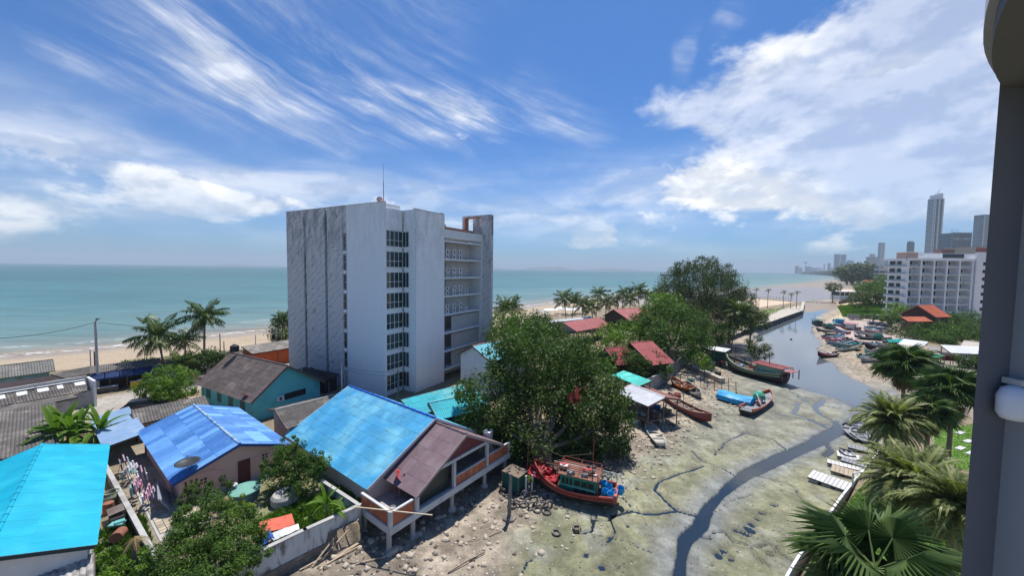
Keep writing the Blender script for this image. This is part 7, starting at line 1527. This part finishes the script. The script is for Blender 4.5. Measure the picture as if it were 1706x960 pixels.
# cars
def car(label, P, rz, c, L=4.3, Wd=1.75, H_=1.45, group=None, pick=False):
    t = thing('parked_car', label, 'car', P, rz, group); pn = M('car_paint_%d' % int(c[0]*100), c, .25, .03, 1, spec=.6)
    pr = [(-L/2, .35), (-L/2, .8), (-L/2+.15, .95), (-L*.18, 1.0), (L*.25, .98), (L/2-.1, .8), (L/2, .6), (L/2, .3)]; b = MB()
    for sx_, wz in ((-1, 1), (1, 1)): pass
    n = len(pr); V = [(x, -Wd/2*(.94 if z > .9 or z < .4 else 1), z) for x, z in pr]+[(x, Wd/2*(.94 if z > .9 or z < .4 else 1), z) for x, z in pr]
    b.add(V, [tuple(range(n)), tuple(range(2*n-1, n-1, -1))]+[(i, n+i, n+(i+1) % n, (i+1) % n) for i in range(n)]); b.build('body', pn, t)
    g_ = MB(); x0, x1, x2, x3 = (-L*.45, -L*.34, L*.08, L*.28) if not pick else (-L*.1, -L*.05, L*.12, L*.28); w0, w1 = Wd*.46, Wd*.38
    g_.add([(x0, -w0, .97), (x3, -w0, .97), (x2, -w1, H_), (x1, -w1, H_), (x0, w0, .97), (x3, w0, .97), (x2, w1, H_), (x1, w1, H_)], [(0, 1, 2, 3), (7, 6, 5, 4), (1, 5, 6, 2), (3, 2, 6, 7), (4, 0, 3, 7)]); g_.build('windows', DARKG, t)
    r_ = MB(); r_.box(x1-.02, x2+.02, -w1-.02, w1+.02, H_, H_+.05); r_.build('roof', pn, t)
    for x in (-L*.3, L*.31):
        for y in (-Wd/2+.08, Wd/2-.08): w = MB(); w.lathe([(.32, -.1), (.34, -.07), (.34, .07), (.32, .1)], 14); o = w.build('wheel', TYM, t, loc=(x, y, .33), rot=(R(90), 0, 0)); w = MB(); w.lathe([(.19, -.11), (.19, .11)], 10); w.build('rim', METAL, o)
    for y in (-.6, .6): b = MB(); b.box(L/2-.02, L/2+.03, y-.15, y+.15, .62, .75); b.build('headlight', BW, t); b = MB(); b.box(-L/2-.03, -L/2+.02, y-.12, y+.12, .7, .85); b.build('tail_light', REDP, t)
p = G(243, 684, 2.0); car('black and white car parked on the sandy lot beside the round bush', (p[0], p[1], 2.0), R(28), (.03, .035, .05))
CP = [(1462, 527, R(-12), (.62, .62, .62), 'white car parked alone along the grey car park wall'), (1425, 529, R(-8), (.3, .34, .36), 'grey truck-like car at the seaward end of the car park wall'), (1459, 543, R(-20), (.16, .17, .19), 'dark grey car at the back of the parked cluster'), (1470, 545, R(-20), (.06, .07, .08), 'black car second in the parked cluster'), (1456, 551, R(-20), (.60, .61, .62), 'white car nearest the boats in the parked cluster'), (1470, 553, R(-20), (.55, .57, .6), 'silver-white car nearest the hedge in the parked cluster'), (1478, 548, R(-22), (.1, .1, .11), 'dark car half under the hedge tree')]
for u, v, rz, c, lab_ in CP: p = G(u, v, 1.5); car(lab_, (p[0], p[1], TZ(p[0], p[1])+.02), rz, c, group='cars in the creekside car park', L=4.6)
# poles and wires
def upole(label, u, v0, v1, Yd, r_=.14, arms=(), zg=LZ, mat=None, name='utility_pole'):
    p = GY(u, v1, Yd); q_ = GY(u, v0, Yd); t = thing(name, label, 'pole', (p[0], Yd, zg)); b = MB(); h_ = q_[2]-zg; b.tube([(0, 0, -.2), (0, 0, h_)], [r_*1.15, r_*.8], 8); b.build('post', mat or CONC, t)
    for k, w in arms: b = MB(); b.box(-w, w, -.05, .05, h_*k-.06, h_*k+.06); b.build('crossarm', METAL, t)
    return t, (p[0], Yd, q_[2])
t, e1 = upole('tall grey concrete utility pole in front of the beach shop', 164.5, 537, 665, 53.5, .17)
b = MB(); b.bar((0, 0, e1[2]-LZ+.05), (.5, -.1, e1[2]-LZ+.45), .08); b.obox((.45, -.1, e1[2]-LZ+.5), (.5, .18, .1)); b.build('street_lamp_head', DARK, t)
t, e2 = upole('utility pole with a transformer beside the orange shop', 461, 546, 604, 78, .16, ((.93, .9), (.8, .7)))
b = MB(); b.lathe([(.35, 0), (.35, 1.0), (.2, 1.05)], 12, (-.6, 0, e2[2]-LZ-2.6)); b.lathe([(.3, 0), (.3, .9), (.2, .95)], 12, (.7, 0, e2[2]-LZ-2.8)); b.build('transformer', DARK, t)
for u, v0, v1, Yd, lab_ in ((367, 556, 584, 70, 'dark wooden post seen over the coconut fronds'), (373.5, 569, 590, 70, 'shorter dark post beside the taller one on the beach road'), (426, 558, 580, 82, 'thin post standing at the beach behind the pale tin roof'), (502, 592, 616, 52, 'first thin white post before the stained hotel wall'), (569.5, 608, 642, 47, 'second thin white post before the stained hotel wall'), (663, 617, 668, 44, 'dark crooked post in front of the stair windows'), (152, 582, 625, 60, 'pale post at the gap between beach roofs'), (158.5, 586, 622, 60, 'dark post twinned with the pale one')): upole(lab_, u, v0, v1, Yd, .09, mat=(WOODD if 'dark' in lab_ else CONCL), name='post')
def wire(label, a, b_, sag, r_=.018, n=14):
    a, b_ = Vector(a), Vector(b_); b = MB(); b.tube([a.lerp(b_, i/n)-a-Vector((0, 0, sag*4*(i/n)*(1-i/n))) for i in range(n+1)], r_, 4); o = b.build('overhead_wire', M('cable_black', (.03, .03, .03), .6)); o.location = a; tag(o, label, 'wire', 'overhead wires along the beach road')
wire('thick cable bundle sagging from the tall pole past the cyan roof', e1, GY(-40, 566, 38), .5, .035); wire('cable running from the tall pole towards the transformer pole', e1, e2, .9, .03); wire('thin cable from the transformer pole across the hotel foot', e2, GY(569, 610, 47), .6); wire('second thin cable ending at the crooked post', GY(569, 610, 47), GY(663, 620, 44), .3); wire('lower thin cable across the painted hotel panel', GY(569, 614, 47), GY(663, 626, 44), .35)
p = world(ht, (1.5, 1.5, 3.3)); lathe_thing('roof_tank', 'small black water tank on the ridge of the teal house', 'tank', GY(391, 586, 52.5), [(.5, 0), (.55, .1), (.55, .8), (.2, 1.0), (.15, 1.05)], DARK)
# marks on the beach and along the creek
for i, (u, v, lab_) in enumerate(((918, 524, 'white canopy nearest the long white store on the sand'), (935, 521, 'low white canopy under the first tall palm'), (948, 524, 'wide white canopy under the palm row'), (963, 522, 'white canopy deepest in the palm row'), (905, 529, 'grey canopy beside the leafy trees'))):
    p = G(u, v, 2.3); t = thing('beach_canopy', lab_, 'canopy', (p[0], p[1], TZ(p[0], p[1]))); b = MB(); b.add([(-3, -2, 2.3), (3, -2, 2.3), (3, 2, 2.3), (-3, 2, 2.3), (0, 0, 3.0)], [(0, 1, 4), (1, 2, 4), (2, 3, 4), (3, 0, 4), (3, 2, 1, 0)]); b.build('cloth', WHITE if i < 4 else GRY, t); b = MB(); [b.bar((x_, y_, 0), (x_, y_, 2.3), .08) for x_ in (-2.8, 2.8) for y_ in (-1.8, 1.8)]; b.build('frame', METAL, t)
rr = random.Random(77); t = thing('stake_line', 'line of thin stakes and cross rails in the shallows off the point', 'stakes', G(1296, 503, 0))
for i in range(14): b = MB(); x_ = -11+i*2.3; b.tube([(x_, 12+rr.random(), -.6), (x_, 12, 2.2+rr.random()*1.2)], .07, 5); b.build('stake', WOODD, t)
b = MB(); b.bar((-11, 12, 2.0), (19, 12, 2.0), .06); b.build('rail', WOODD, t)
t = thing('stone_weir', 'low broken line of dark stones across the creek mouth', 'stones', G(1338, 504, 0)); 
for i in range(26): b = MB(); s = .5+rr.random()*.6; b.lathe([(s, -.3), (s*.9, .15), (s*.4, .4), (.001, .42)], 6); b.build('stone', DKS, t, loc=(i*1.35, -i*.2+rr.uniform(-.6, .6), 0))
for i, (u, v, lab_) in enumerate(((1318, 566, 'small buoy-like marker floating in the creek'), (1290, 541, 'thin stake pair standing in the creek by the sea wall'))):
    p = G(u, v, 0); b = MB()
    if i == 0: b.lathe([(.3, -.1), (.35, .1), (.1, .35)], 8)
    else: b.tube([(0, 0, -.5), (.1, 0, 2.6)], .07, 5); b.tube([(2.2, .4, -.5), (2.6, .3, 2.4)], .07, 5)
    o = b.build('creek_marker', DARK); o.location = p; tag(o, lab_, 'marker')
shed('corrugated_lean_roof', 'pale corrugated lean-to roof under the white wall of the cyan-roofed house', (50, 962), (157, 922), (75, 1000), 3.2, 2.7, LZ-.1, M('pale_corrugated', (.42, .40, .37), .8, .2, 2, rnd=.15, c2=(.2, .19, .18), a2=(.45, .6), sc2=1.5), cat='lean-to', sw=.9, sl=2.0, posts=3)
p = GY(957, 662, 38.6); b = MB(); r_ = random.Random(5)
for i in range(26): b.obox((r_.gauss(0, .45), r_.gauss(0, .25), r_.gauss(0, .4)), (.4, .03, .3), r_.random()*3, r_.random()*2)
o = b.build('red_cloth', pm('faded_red_cloth', (.55, .09, .07), .8)); o.location = p; tag(o, 'red cloth bundle caught high in the mangrove crown', 'cloth')
# ------------------------------------------------------------------ air
hz = MB(); hz.box(-17500, 17500, -1500, 17500, -3, 330)
hm = bpy.data.materials.new('haze_air'); hm.use_nodes = True; q = NG(hm.node_tree); q.n.clear()
pv = q.new('ShaderNodeVolumePrincipled'); pv.inputs['Density'].default_value = .00013; pv.inputs['Color'].default_value = (.74, .87, 1, 1); pv.inputs['Anisotropy'].default_value = .0
mo = q.new('ShaderNodeOutputMaterial'); q.l.new(pv.outputs[0], mo.inputs['Volume'])
ho = hz.build('haze', hm); tag(ho, kind='stuff')
